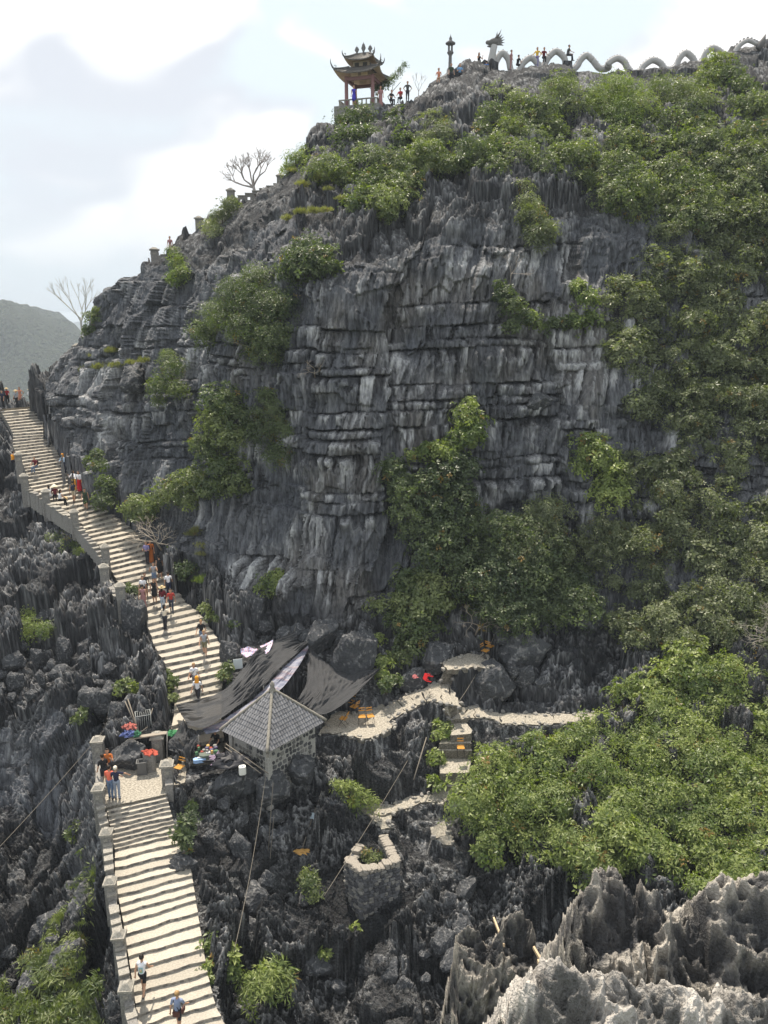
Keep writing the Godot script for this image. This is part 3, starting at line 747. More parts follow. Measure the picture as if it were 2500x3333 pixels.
func stair(called: String, label: String, flight: Array, from: float, to: float, rise: float, r: RandomNumberGenerator) -> void:
	var root := setting(called, label)
	var n := int(round((to - from) / rise))
	for k in n + 1:
		var y := from + (to - from) * k / n
		var e := edge_at(flight, y)
		var f := edge_at(flight, y + (to - from) / n) if k < n else e
		if k == n:
			continue
		var st := begin(true)
		var a: Vector3 = e[0]
		var b: Vector3 = e[1]
		var c: Vector3 = f[0]
		var d: Vector3 = f[1]
		c.y = a.y
		d.y = b.y
		var segs := 18
		var fw := (a - c).normalized()
		var front := []
		var worn := r.randf_range(0.82, 1.08)
		for i in segs + 1:
			var t := float(i) / segs
			var w := n_soft.get_noise_2d(t * 14.0 + k * 37.0, 5.0) * 0.09 + r.randf_range(-0.012, 0.012)
			front.append(a.lerp(b, t) + fw * w + Vector3(0, r.randf_range(-0.018, 0.008), 0))
		for i in segs:
			var t0 := float(i) / segs
			var t1 := float(i + 1) / segs
			var p: Vector3 = front[i]
			var q: Vector3 = front[i + 1]
			var back0 := c.lerp(d, t0) - fw * 0.12
			var back1 := c.lerp(d, t1) - fw * 0.12
			var m0 := p.lerp(back0, 0.45)
			var m1 := q.lerp(back1, 0.45)
			m0.y -= 0.012
			m1.y -= 0.012
			var patch := clampf(n_soft.get_noise_3d(p.x * 5.0, p.y * 5.0, p.z * 5.0) * 1.6, -1.0, 1.0)
			var cement := Color(0.48, 0.44, 0.375) * worn
			st.set_color(cement.lerp(Color(0.36, 0.335, 0.295), maxf(0.0, patch - 0.15) * 0.9))
			quad(st, p, q, m1, m0)
			st.set_color(cement.lerp(Color(0.33, 0.31, 0.275), maxf(0.0, patch + 0.05) * 0.6))
			quad(st, m0, m1, back1, back0)
			var under := Vector3(0, -rise - 0.06, 0)
			var rubble := [Color(0.31, 0.29, 0.265), Color(0.37, 0.35, 0.315), Color(0.20, 0.195, 0.185), Color(0.42, 0.39, 0.345)]
			st.set_color(rubble[r.randi_range(0, 3)])
			var inset := -fw * r.randf_range(0.0, 0.05)
			quad(st, p + under + inset, q + under + inset, q, p)
		st.set_color(Color(0.2, 0.19, 0.17))
		var sink := Vector3(0, -0.55, 0)
		quad(st, a, a + sink, c + sink, c)
		quad(st, b, d, d + sink, b + sink)
		part("step", done(st), mat["step"], root)

# a low wall of blocks that step along a line, with square posts; tops is a list of [foot of the wall, height]
func post(parent: Node, p: Vector3, yaw: float, w: float, h: float, r: RandomNumberGenerator) -> void:
	var st := begin(true)
	box(st, at_yaw(p + Vector3(0, h * 0.5 - 0.6, 0), yaw), Vector3(w, h + 1.2, w), 0.015, r)
	var shaft := part("post", done(st), mat["masonry"], parent)
	st = begin(true)
	box(st, at_yaw(p + Vector3(0, h + 0.05, 0), yaw), Vector3(w * 1.28, 0.10, w * 1.28), 0.012, r)
	box(st, at_yaw(p + Vector3(0, h + 0.19, 0), yaw), Vector3(w * 1.1, 0.18, w * 1.1), 0.012, r, 0.35)
	part("cap", done(st), mat["cap"], shaft)
	st = begin(true)
	box(st, at_yaw(p + Vector3(0, h * 0.72, 0), yaw), Vector3(w * 1.08, h * 0.18, w * 0.45), 0.01, r)
	box(st, at_yaw(p + Vector3(0, h * 0.72, 0), yaw), Vector3(w * 0.45, h * 0.18, w * 1.08), 0.01, r)
	part("panel", done(st), mat["cap"], shaft)

func wall_run(parent: Node, a: Vector3, b: Vector3, h: float, thick: float, blocks: int, r: RandomNumberGenerator, deep := 1.2) -> void:
	var yaw := atan2(-(b.z - a.z), b.x - a.x)
	var long := Vector2(b.x - a.x, b.z - a.z).length() / blocks
	for k in blocks:
		var p := a.lerp(b, (k + 0.5) / blocks)
		var top := maxf(a.lerp(b, float(k) / blocks).y, a.lerp(b, float(k + 1) / blocks).y) + h + r.randf_range(-0.1, 0.07)
		var low := p.y - deep
		var st := begin(true)
		box(st, at_yaw(Vector3(p.x, (top + low) / 2.0, p.z), yaw), Vector3(long - 0.012, top - low, thick), 0.035, r)
		var o := part("wall_block", done(st), mat["masonry"], parent)
		if r.randf() < 0.3:
			continue
		st = begin(true)
		box(st, at_yaw(Vector3(p.x, top + 0.035, p.z), yaw), Vector3(long + 0.02, 0.07, thick * 1.22), 0.01, r)
		part("coping", done(st), mat["cap"], o)

func left_of(flight: Array, y: float, out := 0.28) -> Vector3:
	var e := edge_at(flight, y)
	var d: Vector3 = (e[0] - e[1])
	d.y = 0.0
	return e[0] + d.normalized() * out

func build_stairs() -> void:
	var r := RandomNumberGenerator.new()
	r.seed = 404
	textured("cap", Color(0.42, 0.395, 0.35), mat["mottled"], mat["fine"], Vector3(0.9, 0.9, 0.9), 2.5)
	stair("lower_stairway", "broad pale cement stairway climbing away from the viewer", LOWER_FLIGHT, -26.0, -22.0, RISE_LOW, r)
	var first: float = UPPER_FLIGHT[0][0].y
	stair("upper_stairway", "long stone stairway curving up to the left landing", UPPER_FLIGHT, first, UPPER_FLIGHT[-1][0].y, RISE_UP, r)
	# landings
	var rest := setting("landing", "pale cement landing between the two stairways")
	var pts := PackedVector3Array([LOWER_FLIGHT[-2][0], LOWER_FLIGHT[-2][1], Vector3(-10.57, -22, -33.53), Vector3(-9.81, -22, -33.92), Vector3(-10.13, -22, -35.58), Vector3(-8.6, -22, -35.79), Vector3(-8.42, -22, -38.58), Vector3(-10.84, -22, -37.05), Vector3(-11.56, -22, -35.66), Vector3(-14.19, -22, -35.49), Vector3(-13.85, -22, -33.84)])
	part("slab", poly_slab(pts, 0.6, r, 0.02), mat["concrete"], rest)
	var y: float = UPPER_FLIGHT[-1][0].y
	var top := setting("upper_landing", "pale cement landing at the head of the upper stairway")
	part("slab", poly_slab(PackedVector3Array([UPPER_FLIGHT[-1][0], UPPER_FLIGHT[-1][1], Vector3(-32.23, -7.23, -76.6) * Vector3(1, 0, 1) + Vector3(0, y, 0), Vector3(-35.93, -7.41, -78.5) * Vector3(1, 0, 1) + Vector3(0, y, 0), Vector3(-41.83, -7.74, -79) * Vector3(1, 0, 1) + Vector3(0, y, 0), Vector3(-41.18, -8.33, -75) * Vector3(1, 0, 1) + Vector3(0, y, 0)]), 0.9, r, 0.02), mat["concrete"], top)
	# parapet of the lower stairway
	var w := thing("parapet_wall", "stepped grey masonry parapet with capped posts left of lower stairway", "wall")
	var marks := [-26.0, -25.2, -24.6, -23.9, -23.15, -22.0]
	for k in marks.size() - 1:
		var a := left_of(LOWER_FLIGHT, marks[k])
		var b := left_of(LOWER_FLIGHT, marks[k + 1])
		wall_run(w, a, b, 0.42, 0.32, 6, r, 2.6)
		post(w, b, 0.1, 0.42, 0.8 if k < 4 else 1.0, r)
	var c: Vector3 = Vector3(-13.88, -22, -33.92)
	var d: Vector3 = Vector3(-14.57, -22, -35.49)
	wall_run(w, left_of(LOWER_FLIGHT, -22.0), d, 0.6, 0.34, 3, r, 2.6)
	post(w, d, 0.1, 0.5, 1.35, r)
	var g := thing("stone_gatepost", "lone capped gatepost at right back corner of landing", "post")
	post(g, Vector3(-10.63, -22, -33.84), 0.15, 0.5, 1.0, r)
	wall_run(g, Vector3(-10.36, -22, -33.07), Vector3(-10.5, -22, -33.53), 0.35, 0.36, 1, r, 1.5)
	# parapet of the upper stairway, broken in places
	w = thing("parapet_wall", "broken pale masonry parapet with posts left of upper stairway", "wall")
	var spots := [Vector3(-16.76, -17.42, -46.53), Vector3(-18.75, -17.03, -49.37), Vector3(-19.34, -16.16, -51.46), Vector3(-22.43, -14.11, -54.34), Vector3(-25.89, -13.58, -57.81), Vector3(-27.9, -12.71, -58.85), Vector3(-29.6, -11.44, -61.87)]
	var tall := [1.35, 1.3, 1.2, 0.9, 1.15, 1.3, 1.2]
	for k in spots.size():
		post(w, spots[k], 0.5, 0.5, tall[k] * 0.9, r)
	wall_run(w, spots[0], spots[1], 0.35, 0.4, 7, r, 0.9)
	wall_run(w, spots[1], spots[2], 0.2, 0.4, 5, r, 0.9)
	wall_run(w, spots[2], spots[3], 0.05, 0.4, 11, r, 0.9)
	wall_run(w, spots[3], spots[4], 0.3, 0.42, 9, r, 0.9)
	wall_run(w, spots[4], spots[5], 0.35, 0.4, 7, r, 0.9)
	# walls along the skyline, where the stairway goes on to the pavilion
	w = thing("parapet_wall", "weathered parapet with posts beside landing at left edge", "wall")
	var sky_posts := [Vector3(-32.93, -6.73, -76), Vector3(-31.5, -5.08, -76), Vector3(-29.63, -3.2, -76.5)]
	for k in 3:
		post(w, sky_posts[k] + Vector3(0, -0.2, 0), 0.4, 0.75, 1.25, r)
	wall_run(w, sky_posts[0] + Vector3(0, -0.3, 0), sky_posts[1] + Vector3(0, -0.3, 0), 0.8, 0.35, 4, r, 1.0)
	wall_run(w, sky_posts[1] + Vector3(0, -0.3, 0), sky_posts[2] + Vector3(0, -0.3, 0), 0.8, 0.35, 4, r, 1.0)
	wall_run(w, sky_posts[2], Vector3(-27.33, -2, -76), 0.7, 0.35, 4, r, 1.5)
	w = thing("parapet_wall", "low parapet with capped posts on left skyline above steep cliff", "wall")
	post(w, Vector3(-20.89, 5.45, -74), 0.3, 0.7, 1.0, r)
	post(w, Vector3(-17.74, 5.97, -73.5), 0.3, 0.7, 1.2, r)
	wall_run(w, Vector3(-20.89, 5.45, -74), Vector3(-17.75, 5.81, -73.5), 0.4, 0.35, 5, r, 1.0)
	pierced_wall("stepped parapet pierced with square holes and tall end post on skyline", Vector3(-16.45, 7.5, -73), Vector3(-13.89, 9.06, -73), 4, r)
	pierced_wall("stepped parapet pierced with square holes under the bare frangipani tree", Vector3(-13.62, 9.9, -73.5), Vector3(-9.15, 11.3, -73.5), 7, r)

func pierced_wall(label: String, a: Vector3, b: Vector3, n: int, r: RandomNumberGenerator) -> void:
	var w := thing("parapet_wall", label, "wall")
	var yaw := atan2(-(b.z - a.z), b.x - a.x)
	var long := Vector2(b.x - a.x, b.z - a.z).length() / n
	var m: Material = mat["masonry"]
	for k in n:
		var p := a.lerp(b, (k + 0.5) / n)
		var t := at_yaw(Vector3(p.x, p.y, p.z), yaw)
		var st := begin(true)
		var s := long * 0.5
		var hole := 0.28
		box(st, t * Transform3D(Basis(), Vector3(0, -0.3, 0)), Vector3(long - 0.01, 1.1, 0.34), 0.01, r)
		box(st, t * Transform3D(Basis(), Vector3(-(s + hole * 0.5) * 0.5, 0.25 + hole * 0.5, 0)), Vector3(s - hole * 0.5, hole, 0.33), 0.005, r)
		box(st, t * Transform3D(Basis(), Vector3((s + hole * 0.5) * 0.5, 0.25 + hole * 0.5, 0)), Vector3(s - hole * 0.5, hole, 0.33), 0.005, r)
		box(st, t * Transform3D(Basis(), Vector3(0, 0.25 + hole + 0.12, 0)), Vector3(long - 0.01, 0.24, 0.34), 0.01, r)
		var o := part("pierced_panel", done(st), m, w)
		st = begin(true)
		box(st, t * Transform3D(Basis(), Vector3(0, 0.25 + hole + 0.28, 0)), Vector3(long + 0.03, 0.08, 0.46), 0.01, r)
		part("coping", done(st), mat["cap"], o)
	post(w, a + Vector3(0, -0.6, 0), yaw, 0.6, 2.1, r)
	post(w, b + Vector3(0, -0.2, 0), yaw, 0.6, 1.5, r)

func strip(called: String, label: String, nodes: Array, r: RandomNumberGenerator) -> void:
	var root := setting(called, label)
	for i in nodes.size() - 1:
		part("slab", poly_slab(PackedVector3Array([nodes[i][0], nodes[i][1], nodes[i + 1][1], nodes[i + 1][0]]), 0.3, r, 0.09), mat["concrete"], root)
	var left := []
	var right := []
	for n: Array in nodes:
		left.append(n[0])
		right.append(n[1])
	rubble(root, left, false, r)
	rubble(root, right, false, r)

var PATHS := [
	["path", "rough cement path from terrace towards the upper platform", [[Vector3(-0.02, -21.88, -41.34), Vector3(0.43, -21.88, -40.11)], [Vector3(0.75, -21.65, -41.78), Vector3(1.25, -21.65, -40.44)], [Vector3(1.45, -21.4, -42.19), Vector3(1.89, -21.4, -40.58)], [Vector3(2.22, -21.15, -42.28), Vector3(2.34, -21.15, -40.81)], [Vector3(2.69, -20.98, -42.44), Vector3(2.73, -20.98, -40.48)], [Vector3(3.33, -20.9, -42.71), Vector3(3.29, -20.9, -40.1)], [Vector3(3.79, -20.9, -42.62), Vector3(3.86, -20.9, -39.86)], [Vector3(3.98, -20.95, -42.13), Vector3(4.36, -20.95, -39.73)]]],
	["path", "narrow cement path climbing to the small upper platform", [[Vector3(3.38, -20.75, -42.4), Vector3(3.99, -20.75, -42.32)], [Vector3(3.4, -20.45, -42.22), Vector3(4.03, -20.45, -42.39)], [Vector3(3.58, -20.05, -42.17), Vector3(4.11, -20.05, -42.52)], [Vector3(3.73, -19.8, -42.16), Vector3(4.28, -19.8, -42.25)]]],
	["path", "cement path running right below the cliff foot", [[Vector3(3.41, -21, -39.67), Vector3(3.93, -21, -40.6)], [Vector3(3.61, -21.5, -39.78), Vector3(4.41, -21.5, -40.85)], [Vector3(3.73, -21.8, -39.82), Vector3(4.72, -21.8, -41.19)], [Vector3(4.4, -21.85, -39.91), Vector3(5.01, -21.85, -41.44)], [Vector3(5.17, -21.85, -40.18), Vector3(5.33, -21.85, -41.6)], [Vector3(6, -21.95, -40.3), Vector3(6.04, -21.95, -41.16)], [Vector3(6.68, -22.05, -39.8), Vector3(6.71, -22.05, -41.03)], [Vector3(7.99, -22.05, -39.73), Vector3(8.21, -22.05, -40.95)], [Vector3(9.62, -22.05, -39.8), Vector3(9.85, -22.05, -40.88)], [Vector3(11.14, -22.05, -40), Vector3(11.38, -22.05, -41)], [Vector3(12.35, -22.05, -40.12), Vector3(12.63, -22.05, -41.16)]]],
	["path", "lower cement path below the side steps", [[Vector3(3.21, -24.2, -37.31), Vector3(4.09, -24.2, -37.08)], [Vector3(2.82, -24.35, -36.84), Vector3(4.02, -24.35, -36.69)], [Vector3(2.55, -24.5, -36.77), Vector3(3.21, -24.5, -36.02)], [Vector3(1.39, -24.65, -36.76), Vector3(1.98, -24.65, -36.14)], [Vector3(0.4, -24.8, -36.27), Vector3(1.01, -24.8, -35.78)], [Vector3(-1.29, -24.95, -36.34), Vector3(-0.04, -24.95, -35.45)]]],
	["path", "spur of cement path above the ruined round wall", [[Vector3(-1.28, -24.96, -36.04), Vector3(0.4, -24.96, -35.89)], [Vector3(-0.48, -25.05, -35.24), Vector3(0.35, -25.05, -35.17)], [Vector3(-0.13, -25.2, -34.77), Vector3(0.51, -25.2, -34.77)]]],
	["path", "broken cement stub below the lower path", [[Vector3(2.43, -25, -34.56), Vector3(3.06, -25, -35.1)], [Vector3(2.49, -25.3, -34.17), Vector3(3.36, -25.3, -34.44)], [Vector3(2.66, -25.6, -34.06), Vector3(3.42, -25.6, -34.06)]]],
]
var TERRACE := [Vector3(-3.59, -21.9, -38.56), Vector3(-3.23, -21.9, -39.56), Vector3(-3.08, -21.9, -40.52), Vector3(-2.49, -21.9, -41.03), Vector3(-1.55, -21.9, -40.75), Vector3(-0.55, -21.9, -41.34), Vector3(-0.13, -21.9, -41.82), Vector3(0.23, -21.9, -41.03), Vector3(0.52, -21.9, -40.72), Vector3(0.37, -21.9, -39.85), Vector3(0.49, -21.9, -39.1), Vector3(-0.23, -21.9, -38.42), Vector3(-0.72, -21.9, -37.85), Vector3(-1.36, -21.9, -38.01), Vector3(-2.44, -21.9, -38.46)]
var PLATFORM := [Vector3(3.57, -19.75, -43.04), Vector3(4.07, -19.75, -43.47), Vector3(5.18, -19.75, -44.31), Vector3(5.95, -19.75, -44.04), Vector3(6.63, -19.75, -42.63), Vector3(6.19, -19.75, -42.29), Vector3(5.44, -19.75, -42.38), Vector3(4.25, -19.75, -42.02), Vector3(3.72, -19.75, -42.02)]
var SIDE_STEPS := [
	[Vector3(3.79, -22.1, -40.51), Vector3(4.53, -22.1, -40.36), Vector3(4.92, -22.1, -39.31), Vector3(4.86, -22.1, -38.77), Vector3(3.69, -22.1, -38.61)],
	[Vector3(3.28, -22.55, -39.03), Vector3(4.8, -22.55, -38.97), Vector3(4.84, -22.55, -38.52), Vector3(3.05, -22.55, -38.49)],
	[Vector3(3.09, -22.9, -38.84), Vector3(4.84, -22.9, -38.8), Vector3(4.88, -22.9, -38.34), Vector3(2.94, -22.9, -38.4)],
	[Vector3(2.99, -23.4, -39), Vector3(4.89, -23.4, -38.96), Vector3(4.57, -23.4, -37), Vector3(3.02, -23.4, -36.91)],
	[Vector3(2.97, -24.1, -37.26), Vector3(4.1, -24.1, -37.29), Vector3(3.99, -24.1, -36.66), Vector3(3.04, -24.1, -36.9)],
]


# loose stones lying along an edge, too many and small to tell apart
func rubble(parent: Node, line: Array, closed: bool, r: RandomNumberGenerator) -> void:
	var st := begin(true)
	for i in (line.size() if closed else line.size() - 1):
		var a: Vector3 = line[i]
		var b: Vector3 = line[(i + 1) % line.size()]
		for k in int(a.distance_to(b) * 5.0):
			var s := r.randf_range(0.05, 0.2)
			var p := a.lerp(b, r.randf()) + Vector3(r.randf_range(-0.22, 0.22), -0.02, r.randf_range(-0.22, 0.22))
			stone(st, Transform3D(Basis(Vector3.UP, r.randf() * TAU), p), Vector3(s * 1.4, s, s), r, 0.2, 0.12)
	var o := part("rubble", done(st), mat["masonry"] if r.randf() < 0.5 else mat["cap"], parent)
	o.set_meta("kind", "stuff")

func build_paths() -> void:
	var r := RandomNumberGenerator.new()
	r.seed = 55
	for p: Array in PATHS:
		strip(p[0], p[1], p[2], r)
	var root := setting("terrace", "rough pale cement terrace with wooden chairs beside the hut")
	part("slab", poly_slab(PackedVector3Array(TERRACE), 0.3, r, 0.1), mat["concrete"], root)
	rubble(root, TERRACE, true, r)
	root = setting("viewing_platform", "small pale cement platform at the top of the side path")
	part("slab", poly_slab(PackedVector3Array(PLATFORM), 0.3, r, 0.1), mat["concrete"], root)
	rubble(root, PLATFORM, true, r)
	root = setting("side_steps", "short flight of pale cement steps on the side path")
	for q: Array in SIDE_STEPS:
		part("step", poly_slab(PackedVector3Array(q), 0.55, r, 0.03), mat["concrete"], root)
# ---------------------------------------------------------------- hut, awnings, stall
func cloth(net: Array, n: int, m: int, fold: float, freq: float, s: int, stretch := Vector2(1, 1)) -> ArrayMesh:
	var f := FastNoiseLite.new()
	f.seed = s
	f.frequency = freq
	f.fractal_octaves = 3
	var grid := []
	for i in n + 1:
		var line := []
		var a := float(i) / n * (net.size() - 1)
		var ia := mini(int(a), net.size() - 2)
		for j in m + 1:
			var b: float = float(j) / m * (net[0].size() - 1)
			var ib := mini(int(b), net[0].size() - 2)
			var rows := []
			for di in range(-1, 3):
				var row: Array = net[clampi(ia + di, 0, net.size() - 1)]
				var c: Vector3 = row[ib]
				rows.append(c.cubic_interpolate(row[ib + 1], row[maxi(ib - 1, 0)], row[mini(ib + 2, row.size() - 1)], b - ib))
			var p: Vector3 = (rows[1] as Vector3).cubic_interpolate(rows[2], rows[0], rows[3], a - ia)
			p += Vector3(0.2, 0.8, 0.6).normalized() * fold * ((1.0 - 3.2 * absf(f.get_noise_2d(a * 10.0 * stretch.x, b * 10.0 * stretch.y))) * smoothstep(-0.35, 0.35, f.get_noise_2d(a * 3.0 + 70.0, b * 3.0)) + 1.2 * f.get_noise_2d(a * 4.0 + 20.0, b * 5.0))
			line.append(p)
		grid.append(line)
	var st := begin(false)
	for i in n:
		for j in m:
			quad(st, grid[i][j], grid[i][j + 1], grid[i + 1][j + 1], grid[i + 1][j])
	return done(st)

func tile_mesh(w: float, l: float) -> ArrayMesh:
	# an arched interlocking tile, lower end towards +z, thick at its lower lip
	var st := begin(true)
	var prof := [Vector2(-0.5, 0.0), Vector2(-0.28, 0.035), Vector2(0.0, 0.05), Vector2(0.28, 0.035), Vector2(0.5, 0.0)]
	for k in 4:
		var p: Vector2 = prof[k]
		var q: Vector2 = prof[k + 1]
		var a := Vector3(p.x * w, p.y, -l / 2)
		var b := Vector3(q.x * w, q.y, -l / 2)
		var c := Vector3(q.x * w, q.y + 0.03, l / 2)
		var d := Vector3(p.x * w, p.y + 0.03, l / 2)
		quad(st, a, b, c, d)
		quad(st, d, c, c - Vector3(0, 0.045, 0), d - Vector3(0, 0.045, 0))
	return done(st)

func build_hut() -> void:
	var r := RandomNumberGenerator.new()
	r.seed = 77
	var f: Vector3 = Vector3(-5.68, -20.3, -33.82)
	var l: Vector3 = Vector3(-8.35, -20.3, -35.92)
	var rt: Vector3 = Vector3(-3.11, -20.3, -36.87)
	var a := (l - f)
	var b := (rt - f)
	var mid := f + (a + b) / 2.0
	var apex := mid + Vector3(0, 2.05, 0)
	var back := f + a + b
	var hut := thing("stone_hut", "small stone hut under a grey tiled pyramid roof", "hut")
	mat["roof"] = plain("roof", Color(0.2, 0.2, 0.21), 0.62)
	var tile_mats := []
	for k in 4:
		var t := textured("roof_tile_%d" % k, Color(0.25, 0.25, 0.265) * [0.85, 1.0, 1.15, 1.05][k], mat["mottled"], mat["fine"], Vector3(1.6, 1.6, 1.6), 1.0, 0.6)
		tile_mats.append(t)
	var st := begin(true)
	for e: Array in [[f, l], [l, back], [back, rt], [rt, f]]:
		tri(st, e[0], e[1], apex)
		tri(st, e[1], e[0], apex - Vector3(0, 0.25, 0))
	var roof := part("roof", done(st), mat["roof"], hut)
	var tm := tile_mesh(0.168, 0.27)
	var far := begin(true)
	for face in 4:
		var e: Array = [[l, f], [f, rt], [rt, back], [back, l]][face]
		var p0: Vector3 = e[0]
		var p1: Vector3 = e[1]
		var x := (p1 - p0).normalized()
		var long := p0.distance_to(p1)
		var foot := p0.lerp(p1, 0.5)
		var up := (apex - foot)
		var slope := up.length()
		up = up.normalized()
		var nrm := x.cross(-up).normalized()
		if nrm.y < 0.0:
			nrm = -nrm
		var rows := 12
		for row in rows:
			var s := (row + 0.5) / rows
			var half := long * 0.5 * (1.0 - s) 
			var count := int(2.0 * half / 0.168)
			for k in count:
				var off := (k - (count - 1) * 0.5) * 0.168
				var c := foot + up * slope * s + x * off + nrm * (0.02 + r.randf_range(0.0, 0.008))
				var bs := Basis(x, nrm, x.cross(nrm))
				if bs.z.y > 0.0:
					bs = Basis(-x, nrm, (-x).cross(nrm))
				bs = bs.rotated(nrm, r.randf_range(-0.03, 0.03)).scaled(Vector3(1, 1, 1))
				if face < 2:
					part("tile", tm, tile_mats[r.randi_range(0, 3)], roof, Transform3D(bs, c))
				else:
					far.append_from(tm, 0, Transform3D(bs, c))
	var fm := far.commit()
	part("tile", fm, tile_mats[1], roof).set_meta("kind", "stuff")
	var mortar := textured("mortar", Color(0.36, 0.335, 0.29), mat["mottled"], mat["fine"], Vector3(1, 1, 1), 2.0)
	for c: Vector3 in [f, l, rt, back]:
		st = begin(false)
		var pts := []
		var rad := []
		for k in 13:
			pts.append((c + (c - mid).normalized() * 0.08).lerp(apex, k / 12.0) + Vector3(0, 0.045, 0))
			rad.append(0.075 + 0.012 * (k % 2))
		tube(st, pts, rad, 8)
		part("hip_ridge", done(st), mortar, roof)
	st = begin(false)
	lathe(st, [Vector2(0.16, -0.1), Vector2(0.17, 0.05), Vector2(0.09, 0.14), Vector2(0.13, 0.24), Vector2(0.11, 0.34), Vector2(0.04, 0.44), Vector2(0.0, 0.5)], 12, Transform3D(Basis(), apex))
	part("finial", done(st), mortar, roof)
	# walls, set in from the eaves, with stones bedded in pale mortar
	var inset := 0.36
	var an := a.normalized()
	var bn := b.normalized()
	var wf := f + (an + bn) * inset
	var wl := l + (-an + bn) * inset
	var wr := rt + (an - bn) * inset
	var wb := back - (an + bn) * inset
	var stones := []
	for k in 6:
		st = begin(true)
		stone(st, Transform3D(), Vector3(1, 1, 1), r, 0.22, 0.09)
		stones.append(done(st))
	var stone_mats := []
	for k in 4:
		stone_mats.append(textured("wall_stone_%d" % k, [Color(0.10, 0.10, 0.105), Color(0.15, 0.15, 0.155), Color(0.21, 0.205, 0.2), Color(0.3, 0.29, 0.27)][k], mat["mottled"], mat["fine"], Vector3(2, 2, 2), 1.5))
	var pale := textured("pale_mortar", Color(0.50, 0.485, 0.45), mat["mottled"], mat["fine"], Vector3(1, 1, 1), 2.0)
	for e: Array in [[wl, wf, true], [wf, wr, true], [wr, wb, false], [wb, wl, false]]:
		var p0: Vector3 = e[0]
		var p1: Vector3 = e[1]
		var x := (p1 - p0).normalized()
		var long := p0.distance_to(p1)
		var z := x.cross(Vector3.UP)
		if z.dot(p0 - mid) < 0.0:
			z = -z
		st = begin(true)
		box(st, Transform3D(Basis(x, Vector3.UP, x.cross(Vector3.UP)), p0.lerp(p1, 0.5) + Vector3(0, -1.75, 0) - z * 0.12), Vector3(long - 0.01, 3.4, 0.24))
		var wall := part("wall", done(st), pale, hut)
		if e[2]:
			var h := 0.12
			while h < 2.5:
				var tall := r.randf_range(0.14, 0.24)
				var s := 0.26
				while s < long - 0.22:
					var w := r.randf_range(0.12, 0.26)
					if r.randf() < 0.86:
						var c := p0 + x * (s + w * 0.5) + Vector3(0, -h - tall * 0.5 + r.randf_range(-0.03, 0.03), 0) + z * 0.0
						var bs := Basis(x, Vector3.UP, x.cross(Vector3.UP)) * Basis(Vector3(0, 0, 1), r.randf_range(-0.4, 0.4))
						part("stone", stones[r.randi_range(0, 5)], stone_mats[[0, 0, 1, 1, 2, 3][r.randi_range(0, 5)]], wall, Transform3D(bs.scaled_local(Vector3(w, tall * 0.9, 0.09)), c))
					s += w + r.randf_range(0.05, 0.12)
				h += tall + 0.06
	st = begin(true)
	box(st, Transform3D(Basis(an, Vector3.UP, an.cross(Vector3.UP)), wf + Vector3(0, -1.75, 0)), Vector3(0.26, 3.44, 0.26), 0.01, r)
	part("corner_pillar", done(st), pale, hut)
	st = begin(true)
	box(st, Transform3D(Basis(an, Vector3.UP, an.cross(Vector3.UP)), wl + Vector3(0, -1.75, 0)), Vector3(0.24, 3.42, 0.24), 0.01, r)
	part("corner_pillar", done(st), pale, hut)
	st = begin(true)
	box(st, Transform3D(Basis((an + bn).normalized(), Vector3.UP, (an + bn).normalized().cross(Vector3.UP)), f + (an + bn) * 0.18 + Vector3(0, -0.2, 0)), Vector3(0.5, 0.16, 0.14), 0.01, r)
	part("corner_bracket", done(st), mortar, hut)

